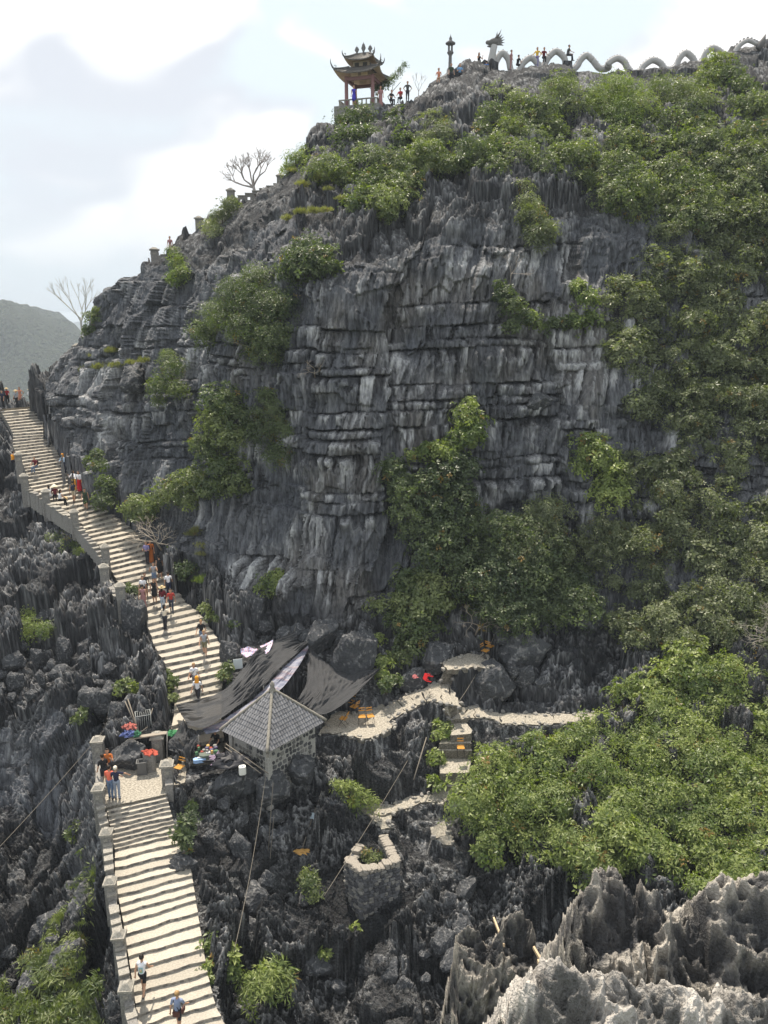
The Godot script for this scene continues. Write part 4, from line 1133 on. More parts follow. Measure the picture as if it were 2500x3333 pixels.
func build_awnings() -> void:
	var net_m := plain("shade_net", Color(0.072, 0.073, 0.078), 0.6)
	net_m.transparency = BaseMaterial3D.TRANSPARENCY_ALPHA
	net_m.albedo_color.a = 0.95
	net_m.rim_enabled = true
	net_m.rim = 0.25
	net_m.albedo_texture = grey_noise(61, 0.05, 4, 0.75, 1.0)
	net_m.uv1_triplanar = true
	net_m.heightmap_enabled = true
	net_m.heightmap_texture = mat["fine"]
	net_m.heightmap_scale = 5.0
	var b := plain("blue_striped_tarp", Color(1, 1, 1), 0.5)
	var im := Image.create(8, 64, false, Image.FORMAT_RGB8)
	for y in 64:
		var c: Color = [lin(0.17, 0.18, 0.24), lin(0.26, 0.27, 0.31), lin(0.18, 0.19, 0.26), lin(0.27, 0.265, 0.29), lin(0.22, 0.16, 0.19), lin(0.12, 0.13, 0.18)][(y / 3) % 6]
		im.fill_rect(Rect2i(0, y, 8, 1), c)
	b.albedo_texture = ImageTexture.create_from_image(im)
	b.uv1_triplanar = true
	b.uv1_scale = Vector3(0.5, 0.5, 0.5)
	var o := thing("awning", "large black shade net slung from cliff down over the stairs", "tarpaulin")
	part("net", cloth([[Vector3(-11.41, -20.34, -38.7), Vector3(-10.81, -20.17, -37.4), Vector3(-10.13, -20.16, -36.2)], [Vector3(-10.14, -20.04, -38.8), Vector3(-9.5, -20, -37.3), Vector3(-9.15, -20.13, -36)], [Vector3(-8.97, -19.88, -39.6), Vector3(-8.52, -19.99, -38.4), Vector3(-8.16, -20.03, -37.3)], [Vector3(-8.2, -19.4, -40.8), Vector3(-7.73, -19.54, -39.4), Vector3(-7.5, -19.91, -38.4)], [Vector3(-7.61, -18.79, -42), Vector3(-7.15, -19.28, -40.9), Vector3(-6.65, -19.56, -39.6)], [Vector3(-7.23, -18.63, -42.6), Vector3(-6.51, -19.08, -41.9), Vector3(-5.88, -19.17, -41.2)], [Vector3(-6.48, -18.51, -43.5), Vector3(-6.02, -18.89, -43), Vector3(-5.32, -19.09, -42.4)], [Vector3(-5.5, -18.4, -44.5), Vector3(-5.08, -18.85, -43.9), Vector3(-4.52, -18.59, -43.2)]], 110, 70, 0.15, 0.13, 3, Vector2(0.3, 1.9)), net_m, o)
	part("rope", bar(Vector3(-5.5, -18.4, -44.5), Vector3(-5.58, -18.36, -46.2), 0.015), plain("rope", Color(0.2, 0.18, 0.15)), o)
	o = thing("awning", "blue grey striped sheet hanging just below the large black net", "tarpaulin")
	part("sheet", cloth([[Vector3(-9.46, -20.51, -36.4), Vector3(-9.28, -20.55, -36.2), Vector3(-9.16, -20.63, -36.1)], [Vector3(-8.66, -20.36, -36.9), Vector3(-8.53, -20.47, -36.6), Vector3(-8.37, -20.49, -36.3)], [Vector3(-8.06, -20.18, -37.5), Vector3(-7.72, -20.18, -37.2), Vector3(-7.45, -20.05, -36.9)], [Vector3(-7.4, -20.13, -38.6), Vector3(-7.05, -19.98, -38.3), Vector3(-6.76, -19.85, -37.9)], [Vector3(-6.69, -19.86, -39.8), Vector3(-6.39, -19.85, -39.3), Vector3(-6.1, -19.8, -38.8)], [Vector3(-5.9, -19.42, -41.3), Vector3(-5.74, -19.59, -40.6), Vector3(-5.59, -19.79, -40)], [Vector3(-5.34, -19.3, -42.5), Vector3(-5.17, -19.41, -42), Vector3(-5.04, -19.48, -41.5)], [Vector3(-4.57, -18.82, -43.3), Vector3(-4.54, -18.86, -43.2), Vector3(-4.52, -18.93, -43.1)]], 80, 30, 0.07, 0.2, 9, Vector2(0.4, 2.0)), b, o)
	o = thing("awning", "black shade net with pointed right end behind the hut roof", "tarpaulin")
	part("net", cloth([[Vector3(-4.61, -18.94, -43.6), Vector3(-4.52, -19.6, -42.3), Vector3(-4.46, -20.05, -40.6), Vector3(-4.91, -20.24, -38.8)], [Vector3(-3.9, -19.5, -43.2), Vector3(-3.8, -19.84, -41.9), Vector3(-3.9, -20.18, -40.2), Vector3(-4.56, -20.33, -38.6)], [Vector3(-2.75, -20.08, -42.6), Vector3(-2.98, -20.09, -41.2), Vector3(-3.32, -20.2, -39.6), Vector3(-4.02, -20.52, -38.2)], [Vector3(-1.56, -20.13, -42.6), Vector3(-1.9, -20.23, -41.3), Vector3(-2.38, -20.33, -40), Vector3(-3.1, -20.63, -38.4)], [Vector3(-0.6, -20.04, -42.6), Vector3(-0.83, -20.09, -41.9), Vector3(-1.2, -20.16, -41), Vector3(-1.76, -20.34, -39.7)], [Vector3(-0.19, -19.96, -42.6), Vector3(-0.22, -19.97, -42.5), Vector3(-0.26, -19.97, -42.4), Vector3(-0.31, -19.99, -42.3)]], 90, 70, 0.12, 0.13, 13, Vector2(2.0, 0.5)), net_m, o)
	part("rope", bar(Vector3(-0.19, -19.96, -42.6), Vector3(0.59, -20.15, -44.2), 0.015), mat["rope"], o)
	o = thing("awning", "small torn black sheet hanging beside the gatepost and stall", "tarpaulin")
	part("net", cloth([[Vector3(-10.54, -20.21, -36.9), Vector3(-10.8, -20.62, -36.2), Vector3(-11.01, -20.75, -35.7), Vector3(-10.94, -20.99, -35.3)], [Vector3(-10.22, -20.52, -36.6), Vector3(-10.3, -20.72, -36.1), Vector3(-10.38, -20.9, -35.6), Vector3(-10.33, -21.4, -35.2)], [Vector3(-9.84, -20.57, -36.4), Vector3(-9.84, -20.66, -36), Vector3(-9.91, -21.01, -35.6), Vector3(-9.91, -21.96, -35)], [Vector3(-9.33, -20.52, -36.3), Vector3(-9.4, -20.5, -36), Vector3(-9.49, -20.65, -35.7), Vector3(-9.7, -21.5, -35.2)]], 36, 36, 0.16, 0.16, 21, Vector2(1.2, 0.8)), net_m, o)
	part("pole", bar(Vector3(-11.09, -22, -35.36), Vector3(-11.13, -20.34, -35.9), 0.03), plain("grey_pole", Color(0.2, 0.19, 0.18)), o)
	part("pole", bar(Vector3(-9.59, -22.6, -35.76), Vector3(-9.45, -20.38, -35.6), 0.03), mat["grey_pole"], o)
	# cloths drying on the rocks
	var check := plain("checked_cloth", Color(1, 1, 1), 0.9)
	var ci := Image.create(64, 64, false, Image.FORMAT_RGB8)
	ci.fill(lin(0.62, 0.58, 0.64))
	for k in 8:
		ci.fill_rect(Rect2i(k * 8, 0, 3, 64), lin(0.62, 0.22, 0.30) if k % 2 else lin(0.28, 0.34, 0.60))
	for k in 8:
		ci.fill_rect(Rect2i(0, k * 8, 64, 2), lin(0.66, 0.36, 0.44) if k % 2 else lin(0.38, 0.42, 0.66))
	check.albedo_texture = ImageTexture.create_from_image(ci)
	check.uv1_triplanar = true
	check.uv1_scale = Vector3(1.4, 1.4, 1.4)
	o = thing("cloth", "pink and white checked cloth drying on rock beside stairs", "cloth")
	part("cloth", cloth([[Vector3(-8.78, -19.37, -44), Vector3(-8.63, -19.55, -43.6), Vector3(-8.24, -19.54, -43.2)], [Vector3(-8.32, -19.33, -44.2), Vector3(-8.18, -19.46, -43.8), Vector3(-8.03, -19.52, -43.4)], [Vector3(-7.72, -19.37, -44), Vector3(-7.75, -19.42, -43.7), Vector3(-7.86, -19.41, -43.4)]], 14, 14, 0.12, 0.3, 4), check, o)
	o = thing("cloth", "blue and red checked sheet tucked under top of black net", "cloth")
	part("cloth", cloth([[Vector3(-7.4, -18.7, -42.9), Vector3(-7.14, -18.78, -42.5), Vector3(-6.93, -18.83, -42.1)], [Vector3(-7, -18.62, -43.2), Vector3(-6.87, -18.7, -42.8), Vector3(-6.77, -18.78, -42.4)], [Vector3(-6.7, -18.58, -43.6), Vector3(-6.68, -18.62, -43.2), Vector3(-6.68, -18.66, -42.9)]], 14, 14, 0.06, 0.3, 5), check, o)
	var bd := thing("board", "blank white board leaning on the rock beside stairs", "board")
	var st := begin(true)
	box(st, Transform3D(Basis(Vector3.UP, 0.25) * Basis(Vector3.RIGHT, -0.2), Vector3(-8.82, -19.97, -43.2)), Vector3(0.55, 0.6, 0.04))
	part("panel", done(st), plain("white_board", Color(0.62, 0.66, 0.68)), bd)

func folding_chair(label: String, at: Vector3, turn: float, fallen := 0.0) -> void:
	var r := RandomNumberGenerator.new()
	r.seed = 5
	var c := thing("folding_chair", label, "chair", at, turn, "wooden folding chairs on the terraces")
	var wood := textured("chair_wood", Color(0.60, 0.29, 0.055), grey_noise(77, 0.04, 3, 0.8, 1.0, 128), null, Vector3(3, 3, 3), 0.0, 0.5)
	var steel := plain("chair_frame", Color(0.06, 0.055, 0.05), 0.5)
	if not mesh_of.has("slat"):
		var st := begin(true)
		box(st, Transform3D(), Vector3(0.40, 0.022, 0.055))
		mesh_of["slat"] = done(st)
	var tip := Transform3D(Basis(Vector3.RIGHT, fallen), Vector3.ZERO)
	for k in 6:
		part("seat_slat", mesh_of["slat"], wood, c, tip * Transform3D(Basis(), Vector3(0, 0.45, -0.17 + k * 0.066)))
	for k in 2:
		part("back_slat", mesh_of["slat"], wood, c, tip * Transform3D(Basis(Vector3.RIGHT, PI / 2 - 0.2), Vector3(0, 0.68 + k * 0.13, -0.25 - k * 0.03)))
	for s: float in [-0.19, 0.19]:
		part("leg", bar(tip * Vector3(s, 0.0, 0.24), tip * Vector3(s, 0.86, -0.29), 0.013), steel, c)
		part("leg", bar(tip * Vector3(s * 0.9, 0.0, -0.22), tip * Vector3(s * 0.9, 0.45, 0.18), 0.013), steel, c)

func build_chairs() -> void:
	folding_chair("leftmost wooden folding chair on the terrace facing left", Vector3(-2.27, -21.88, -39.27), -1.9)
	folding_chair("upright wooden folding chair at middle of the terrace", Vector3(-1.24, -21.88, -39.48), 0.1)
	folding_chair("wooden folding chair leaning back, rightmost on the terrace", Vector3(-0.77, -21.88, -39.53), 0.35)
	folding_chair("wooden folding chair in shade at the terrace's back edge", Vector3(-1.96, -21.88, -41.26), -0.5)
	folding_chair("second shaded folding chair at back, turned away from net", Vector3(-1.72, -21.88, -40.65), -2.2)
	folding_chair("half hidden orange folding chair under the net's lower edge", Vector3(-2.73, -21.8, -41), 1.0)
	folding_chair("wooden folding chair at the upper platform's right edge", Vector3(6.15, -19.72, -43.59), 0.9)
	folding_chair("wooden folding chair against boulder behind the upper platform", Vector3(6.48, -19.6, -44), 2.4)
	folding_chair("wooden folding chair standing on the side steps", Vector3(4.18, -22.87, -37.9), 0.0)
	folding_chair("orange folding chair beside the gatepost on the landing", Vector3(-10.24, -21.98, -34.54), -0.4)

func build_stall() -> void:
	var r := RandomNumberGenerator.new()
	r.seed = 31
	var st := begin(true)
	# boulder that backs the landing
	var o := thing("bin", "open grey plastic bin at the back of landing", "bin", Vector3(-12.14, -22, -34.69), 0.2)
	box(st, Transform3D(Basis(), Vector3(0, 0.03, 0)), Vector3(0.36, 0.06, 0.3))
	for s: Array in [[Vector3(-0.2, 0.34, 0), Vector3(0.03, 0.68, 0.38), 0.09], [Vector3(0.2, 0.34, 0), Vector3(0.03, 0.68, 0.38), -0.09]]:
		box(st, Transform3D(Basis(Vector3.BACK, -s[2]), s[0]), s[1])
	for s: Array in [[Vector3(0, 0.34, -0.17), 0.09], [Vector3(0, 0.34, 0.17), -0.09]]:
		box(st, Transform3D(Basis(Vector3.RIGHT, -s[1]), s[0]), Vector3(0.42, 0.68, 0.03))
	part("tub", done(st), plain("bin_grey", Color(0.13, 0.13, 0.13), 0.6), o)
	st = begin(true)
	box(st, Transform3D(Basis(), Vector3(0, 0.69, 0.19)), Vector3(0.52, 0.05, 0.05))
	box(st, Transform3D(Basis(), Vector3(0, 0.69, -0.19)), Vector3(0.52, 0.05, 0.05))
	box(st, Transform3D(Basis(), Vector3(0.24, 0.692, 0)), Vector3(0.05, 0.05, 0.34))
	box(st, Transform3D(Basis(), Vector3(-0.24, 0.692, 0)), Vector3(0.05, 0.05, 0.34))
	part("rim", done(st), mat["bin_grey"], o)
	o = thing("stone_pillar", "squat masonry pillar carrying one end of the plank", "pillar")
	var foot: Vector3 = Vector3(-11.74, -22.12, -36.2)
	post(o, foot, 0.1, 0.55, 1.3, r)
	o = thing("plank", "long weathered plank bridging boulder and masonry pillar", "plank")
	st = begin(true)
	var pa: Vector3 = Vector3(-13, -20.59, -35.6)
	var pb: Vector3 = Vector3(-11.21, -20.62, -36.2)
	box(st, Transform3D(Basis((pb - pa).normalized(), Vector3.UP, (pb - pa).normalized().cross(Vector3.UP)), pa.lerp(pb, 0.5) + Vector3(0, 0.03, 0)), Vector3(pa.distance_to(pb), 0.06, 0.26), 0.006, r)
	part("board", done(st), plain("old_wood", Color(0.27, 0.235, 0.195), 0.85), o)
	o = thing("stone_pillar", "short grey stone stump draped with a red cloth", "pillar")
	foot = Vector3(-11.85, -22.12, -35)
	st = begin(true)
	stone(st, Transform3D(Basis(), foot + Vector3(0, 0.55, 0)), Vector3(0.6, 1.1, 0.5), r, 0.1, 0.05)
	part("stump", done(st), mat["masonry"], o)
	var red := plain("red_cloth", Color(0.36, 0.075, 0.05), 0.9)
	o = thing("cloth", "orange red cloth lying over the short stone stump", "cloth")
	part("cloth", heap(foot + Vector3(0, 1.12, 0), Vector3(0.34, 0.14, 0.26), 3), red, o)
	o = thing("cloth", "heap of red, blue and green cloths on the boulder", "cloth")
	var hp: Vector3 = Vector3(-13.03, -20.49, -35.7)
	part("red_cloth", heap(hp + Vector3(-0.05, 0.32, -0.3), Vector3(0.32, 0.24, 0.22), 5), plain("faded_red", Color(0.38, 0.12, 0.10), 0.85), o)
	part("blue_cloth", heap(hp + Vector3(-0.02, 0.1, -0.05), Vector3(0.36, 0.2, 0.24), 6), plain("blue_cloth", Color(0.09, 0.115, 0.27), 0.85), o)
	part("green_cloth", heap(hp + Vector3(0.42, 0.1, 0.0), Vector3(0.16, 0.2, 0.22), 7), plain("green_cloth", Color(0.055, 0.17, 0.10), 0.85), o)
	o = thing("cloth", "crumpled green sheet at right end of the plank", "cloth")
	part("cloth", heap(Vector3(-10.98, -20.7, -36.4), Vector3(0.36, 0.12, 0.24), 8), plain("bright_green", Color(0.04, 0.17, 0.07), 0.7), o)
	# wire cage and poles on the rocks
	o = thing("wire_cage", "empty wire cage standing on rocks above the plank", "cage", Vector3(-12.75, -20.86, -37.2), 0.35)
	var wire := plain("wire", Color(0.36, 0.37, 0.36), 0.4)
	var s := Vector3(0.75, 0.85, 0.6)
	for k in 12:
		var e: Array = [[0, 1], [0, 2], [0, 4], [1, 3], [1, 5], [2, 3], [2, 6], [3, 7], [4, 5], [4, 6], [5, 7], [6, 7]][k]
		part("frame_bar", bar(cube_corner(e[0], s), cube_corner(e[1], s), 0.02), wire, o)
	for k in range(1, 7):
		var x := -0.5 + k / 7.0
		for z: float in [-0.5, 0.5]:
			part("wire_bar", bar(Vector3(x * s.x, 0, z * s.z), Vector3(x * s.x, s.y, z * s.z), 0.009, 4), wire, o)
		part("wire_bar", bar(Vector3(x * s.x, s.y, -0.5 * s.z), Vector3(x * s.x, s.y, 0.5 * s.z), 0.009, 4), wire, o)
	var pole_m := plain("pole_wood", Color(0.17, 0.15, 0.125), 0.8)
	for e: Array in [
		["pale thin pole leaning on rocks left of the cage", Vector3(-13.62, -19.4, -37.6), Vector3(-12.53, -20.6, -35.9), 0.035],
		["dark thin pole leaning beside the pale pole by the cage", Vector3(-13.89, -19.69, -37.9), Vector3(-13.17, -20.43, -37), 0.03],
		["short stick poking up behind the right side of cage", Vector3(-12.33, -19.94, -37.6), Vector3(-12.31, -20.1, -37), 0.025],
		["thin stick lying crosswise in front of the cage", Vector3(-12.69, -20.55, -35.9), Vector3(-12.27, -20.33, -36.3), 0.025],
		["dark bamboo pole leaning on rocks left of side steps", Vector3(2.33, -22.07, -38.3), Vector3(1.59, -23.2, -36.2), 0.035],
		["thin bamboo pole lying along the hut's left wall", Vector3(-7.99, -20.64, -35.2), Vector3(-5.69, -21.04, -33.3), 0.025],
		["second bamboo pole along the hut wall, nearer the stall", Vector3(-8, -20.71, -35), Vector3(-5.99, -20.92, -33.1), 0.022],
		["bent pale branch lying on dark rocks above orange scrap", Vector3(-3.51, -24.17, -35), Vector3(-4.01, -25.18, -33.4), 0.03],
		["tall bamboo stake rising from rocks below the hut corner", Vector3(-5.42, -21.79, -33.6), Vector3(-5.58, -24.6, -32.5), 0.02],
		["thinner bamboo stake beside the tall one below the hut", Vector3(-5.39, -23.38, -33.3), Vector3(-5.43, -24.73, -32), 0.016],
	]:
		o = thing("pole", e[0], "pole")
		part("shaft", bar(e[1], e[2] + (e[2] - e[1]) * 0.05, e[3]), pole_m, o)
	# goods in the stall
	var goods := [
		["blue and white box at the front of the stall", "box", Vector3(-9.24, -21.25, -34.7), Vector3(0.62, 0.2, 0.3), Color(0.28, 0.42, 0.66)],
		["white jerrycan standing on rocks below the stall", "jerrycan", Vector3(-6.89, -21.23, -33.6), Vector3(0.34, 0.42, 0.28), Color(0.72, 0.71, 0.66)],
		["low table heaped with wares inside the stall", "table", Vector3(-8.81, -21.17, -35), Vector3(1.0, 0.25, 0.5), Color(0.10, 0.12, 0.10)],
	]
	for g: Array in goods:
		o = thing(g[1], g[0], g[1], g[2] + Vector3(0, -0.1, 0), 0.3)
		var gs: Vector3 = g[3]
		st = begin(true)
		stone(st, Transform3D(Basis(), Vector3(0, gs.y / 2, 0)), gs, r, 0.08, 0.0)
		part("body", done(st), plain("goods_" + g[1], g[4], 0.5), o)
		st = begin(true)
		box(st, Transform3D(Basis(), Vector3(0, gs.y + 0.03, 0)), Vector3(gs.x * 0.3, 0.06, gs.z * 0.3))
		part("lid", done(st), plain("goods_lid", Color(0.6, 0.6, 0.6), 0.5), o)
	o = thing("wares", "jumble of red and green wares spread on the stall", "wares", Vector3(-8.95, -21.11, -35.2))
	for k in 14:
		var p := Vector3(r.randf_range(-0.5, 0.5), r.randf_range(0.05, 0.25), r.randf_range(-0.3, 0.3))
		st = begin(true)
		stone(st, Transform3D(Basis(Vector3.UP, r.randf() * TAU), p), Vector3(r.randf_range(0.1, 0.22), r.randf_range(0.1, 0.25), r.randf_range(0.1, 0.2)), r, 0.2, 0.02)
		part("packet", done(st), plain("packet_%d" % (k % 5), [Color(0.3, 0.06, 0.045), Color(0.06, 0.14, 0.07), Color(0.22, 0.21, 0.19), Color(0.1, 0.09, 0.15), Color(0.45, 0.3, 0.1)][k % 5], 0.5), o)
	o = thing("sheet_heap", "crumpled black and violet sheets piled before the stall", "tarpaulin")
	part("sheet", heap(Vector3(-7.56, -21.08, -34.3), Vector3(1.1, 0.4, 0.5), 12), plain("black_sheet", Color(0.035, 0.035, 0.04), 0.5), o)
	part("sheet", heap(Vector3(-8.19, -21.14, -34.6), Vector3(0.5, 0.3, 0.4), 14), plain("violet_sheet", Color(0.2, 0.15, 0.22), 0.6), o)
	o = thing("stool", "red plastic stool lying tipped on rocks by the path", "stool", Vector3(2.72, -20.13, -41.6), 0.5)
	var rp := plain("red_plastic", Color(0.60, 0.03, 0.035), 0.45)
	var tipped := Basis(Vector3.BACK, 1.2)
	st = begin(true)
	box(st, Transform3D(tipped, tipped * Vector3(0, 0.38, 0)), Vector3(0.34, 0.04, 0.34))
	part("seat", done(st), rp, o)
	for k in 4:
		var x := 0.14 if k & 1 else -0.14
		var z := 0.14 if k & 2 else -0.14
		st = begin(true)
		box(st, Transform3D(tipped, tipped * Vector3(x * 1.15, 0.18, z * 1.15)), Vector3(0.05, 0.37, 0.05))
		part("leg", done(st), rp, o)
	o = thing("litter", "pink plastic scrap caught on rock left of stool", "litter")
	part("scrap", heap(Vector3(1.81, -20.24, -42), Vector3(0.16, 0.14, 0.12), 16), plain("pink_scrap", Color(0.6, 0.2, 0.2), 0.5), o)
	o = thing("litter", "pale blue plastic bag caught on the bent branch", "litter")
	part("bag", heap(Vector3(-3.43, -24.37, -34.6), Vector3(0.3, 0.14, 0.18), 17), plain("pale_bag", Color(0.48, 0.56, 0.62), 0.4), o)
	o = thing("litter", "orange brown sheet scrap lying in a rock hollow", "litter")
	part("scrap", heap(Vector3(-4.07, -25.27, -33.1), Vector3(0.34, 0.06, 0.2), 18), plain("brown_scrap", Color(0.45, 0.26, 0.08), 0.6), o)
	o = thing("litter", "white plastic bag lying at right edge of lower stairway", "litter")
	part("bag", heap(Vector3(-7.92, -27.69, -27.5), Vector3(0.3, 0.12, 0.22), 19), plain("white_bag", Color(0.6, 0.62, 0.62), 0.4), o)
	o = thing("litter", "small pale blue bag between dark rocks far left", "litter")
	part("bag", heap(Vector3(-27, -16.38, -54.78), Vector3(0.25, 0.14, 0.2), 20), mat["pale_bag"], o)
	# planks in the foreground cleft
	var light_wood := plain("fresh_wood", Color(0.50, 0.38, 0.25), 0.8)
	for e: Array in [["single fresh timber batten leaning between foreground rocks", Vector3(3.47, -18.15, -20.4), Vector3(3.53, -17.9, -19.4)], ["upper fresh batten of the pair wedged beside pale crag", Vector3(3.66, -14.7, -15.6), Vector3(3.82, -14.8, -15.2)], ["lower fresh batten of the pair wedged beside pale crag", Vector3(3.69, -14.77, -15.3), Vector3(3.74, -14.72, -14.9)], ["short dark plank end under the two fresh battens", Vector3(3.56, -14.92, -15), Vector3(3.73, -14.92, -15)]]:
		o = thing("batten", e[0], "timber")
		st = begin(true)
		var d: Vector3 = e[2] - e[1]
		box(st, Transform3D(frame_along(d), (e[1] + e[2]) / 2.0), Vector3(0.09, d.length() * 1.5, 0.05))
		part("timber", done(st), light_wood, o)
	# cables
	for e: Array in [["thin cable running down across the dark left rock face", Vector3(-19.16, -25.8, -32.5), Vector3(-13.26, -20.04, -42.2), 0.25], ["slack cable hanging from boulder to path right of terrace", Vector3(6.86, -19.19, -44.6), Vector3(3.71, -21.78, -39.5), 0.5], ["pale hose trailing over rocks right of lower stairway", Vector3(1.24, -23.05, -36.6), Vector3(-2.79, -26.39, -30.6), 0.1], ["thin cord hanging over the dark rocks below the hut", Vector3(-5.77, -22.05, -33.6), Vector3(-6.21, -25.86, -26.6), 0.5]]:
		o = thing("cable", e[0], "cable")
		var pts := []
		var rad := []
		for k in 17:
			var t := k / 16.0
			pts.append((e[1] as Vector3).lerp(e[2], t) - Vector3(0, e[3] * 4.0 * t * (1.0 - t), 0) + Vector3(0, 0.6, 0))
			rad.append(0.014)
		st = begin(false)
		tube(st, pts, rad, 5)
		part("line", done(st), mat["rope"], o)

func cube_corner(k: int, s: Vector3) -> Vector3:
	return Vector3(-0.5 if k & 1 == 0 else 0.5, 0.0 if k & 2 == 0 else 1.0, -0.5 if k & 4 == 0 else 0.5) * s

func heap(at: Vector3, s: Vector3, n: int) -> ArrayMesh:
	# a crumpled heap: a dome with folds running down it
	var f := FastNoiseLite.new()
	f.seed = n
	f.frequency = 1.5
	f.fractal_octaves = 3
	var st := begin(false)
	var grid := []
	for j in 9:
		var line := []
		for k in 20:
			var a := TAU * k / 20.0
			var e := PI * 0.5 * j / 8.0
			var d := Vector3(cos(a) * sin(e), cos(e), sin(a) * sin(e))
			var w := 1.0 + 1.1 * f.get_noise_3d(d.x * 1.6, d.y * 0.5, d.z * 1.6)
			line.append(at + Vector3(d.x * w * s.x, d.y * s.y * (0.75 + 1.2 * f.get_noise_2d(d.x * 2.5 + 30.0, d.z * 2.5)) - 0.05 * j / 8.0, d.z * w * s.z))
		grid.append(line)
	for j in 8:
		for k in 20:
			var m := (k + 1) % 20
			quad(st, grid[j][k], grid[j][m], grid[j + 1][m], grid[j + 1][k])
	return done(st)
# ---------------------------------------------------------------- pavilion, lantern, dragon, ruin
func eave_ring(half: float, y: float, lift: float, n := 8) -> Array:
	# outline of a square eave whose corners sweep up and out
	var out := []
	for side in 4:
		for k in n:
			var t := -1.0 + 2.0 * k / n
			var c := pow(absf(t), 3.0)
			var p := Vector3(t * half * (1.0 + 0.06 * c), y + lift * c, half * (1.0 + 0.06 * c))
			out.append(Basis(Vector3.UP, side * PI / 2) * p)
	return out

func skirt_roof(half: float, top_half: float, y: float, top_y: float, lift: float, parent: Node, tiles: Material, under: Material, ridge: Material, top_long := 0.0) -> MeshInstance3D:
	var n := 10
	var outer := eave_ring(half, y, lift, n)
	var inner := []
	for p: Vector3 in eave_ring(top_half, top_y, 0.0, n):
		inner.append(Vector3(p.x * (1.0 + top_long), p.y, p.z))
	var st := begin(true)
	var st2 := begin(true)
	var rows := 6
	var rings := []
	for j in rows + 1:
		var t := float(j) / rows
		var line := []
		for k in outer.size():
			var p: Vector3 = (outer[k] as Vector3).lerp(inner[k], t)
			p.y = lerpf(outer[k].y, top_y, pow(t, 1.45))
			line.append(p)
		rings.append(line)
	for j in rows:
		for k in outer.size():
			var m: int = (k + 1) % outer.size()
			quad(st, rings[j][k], rings[j + 1][k], rings[j + 1][m], rings[j][m])
			var d := Vector3(0, -0.10, 0)
			quad(st2, rings[j][k] + d, rings[j][m] + d, rings[j + 1][m] + d, rings[j + 1][k] + d)
	for k in outer.size():
		var m: int = (k + 1) % outer.size()
		quad(st, rings[0][k], rings[0][m], rings[0][m] + Vector3(0, -0.1, 0), rings[0][k] + Vector3(0, -0.1, 0))
	for k in range(1, outer.size() - 1):
		tri(st, rings[rows][0], rings[rows][k + 1], rings[rows][k])
	var roof := part("roof", done(st), tiles, parent)
	part("soffit", done(st2), under, roof)
	# tile rolls down the slopes
	st = begin(false)
	for k in outer.size():
		if k % n == 0:
			continue
		var pts := []
		var rad := []
		for j in rows + 1:
			pts.append(rings[j][k] + Vector3(0, 0.02, 0))
			rad.append(0.035)
		tube(st, pts, rad, 5)
	part("tile_rolls", done(st), tiles, roof)
	for side in 4:
		st = begin(false)
		var pts := []
		var rad := []
		for j in range(rows, -1, -1):
			pts.append(rings[j][side * n] + Vector3(0, 0.05, 0))
			rad.append(0.07)
		part_tube(st, pts, rad, "hip_ridge", ridge, roof)
		# horn that curls up from the corner
		var c: Vector3 = rings[0][side * n]
		var o := Vector3(c.x, 0, c.z).normalized()
		var horn := []
		var hr := []
		for j in 9:
			var t := j / 8.0
			horn.append(c + o * (0.25 * sin(t * 2.2) * half / 2.0) + Vector3(0, 0.05 + 0.85 * t * half / 2.0, 0))
			hr.append(lerpf(0.085, 0.012, t))
		st = begin(false)
		part_tube(st, horn, hr, "corner_horn", ridge, roof)
		var curl := []
		var cr := []
		for j in 12:
			var a := j / 11.0 * 5.0
			curl.append(c - o * (0.22 - 0.13 * cos(a) * (1.0 - j / 18.0)) * half / 2.0 + Vector3(0, 0.25 + 0.13 * sin(a) * (1.0 - j / 18.0), 0))
			cr.append(0.025)
		st = begin(false)
		part_tube(st, curl, cr, "corner_scroll", ridge, roof)
	return roof

func part_tube(st: SurfaceTool, pts: Array, rad: Array, called: String, m: Material, parent: Node) -> void:
	tube(st, pts, rad, 7)
	part(called, done(st), m, parent)

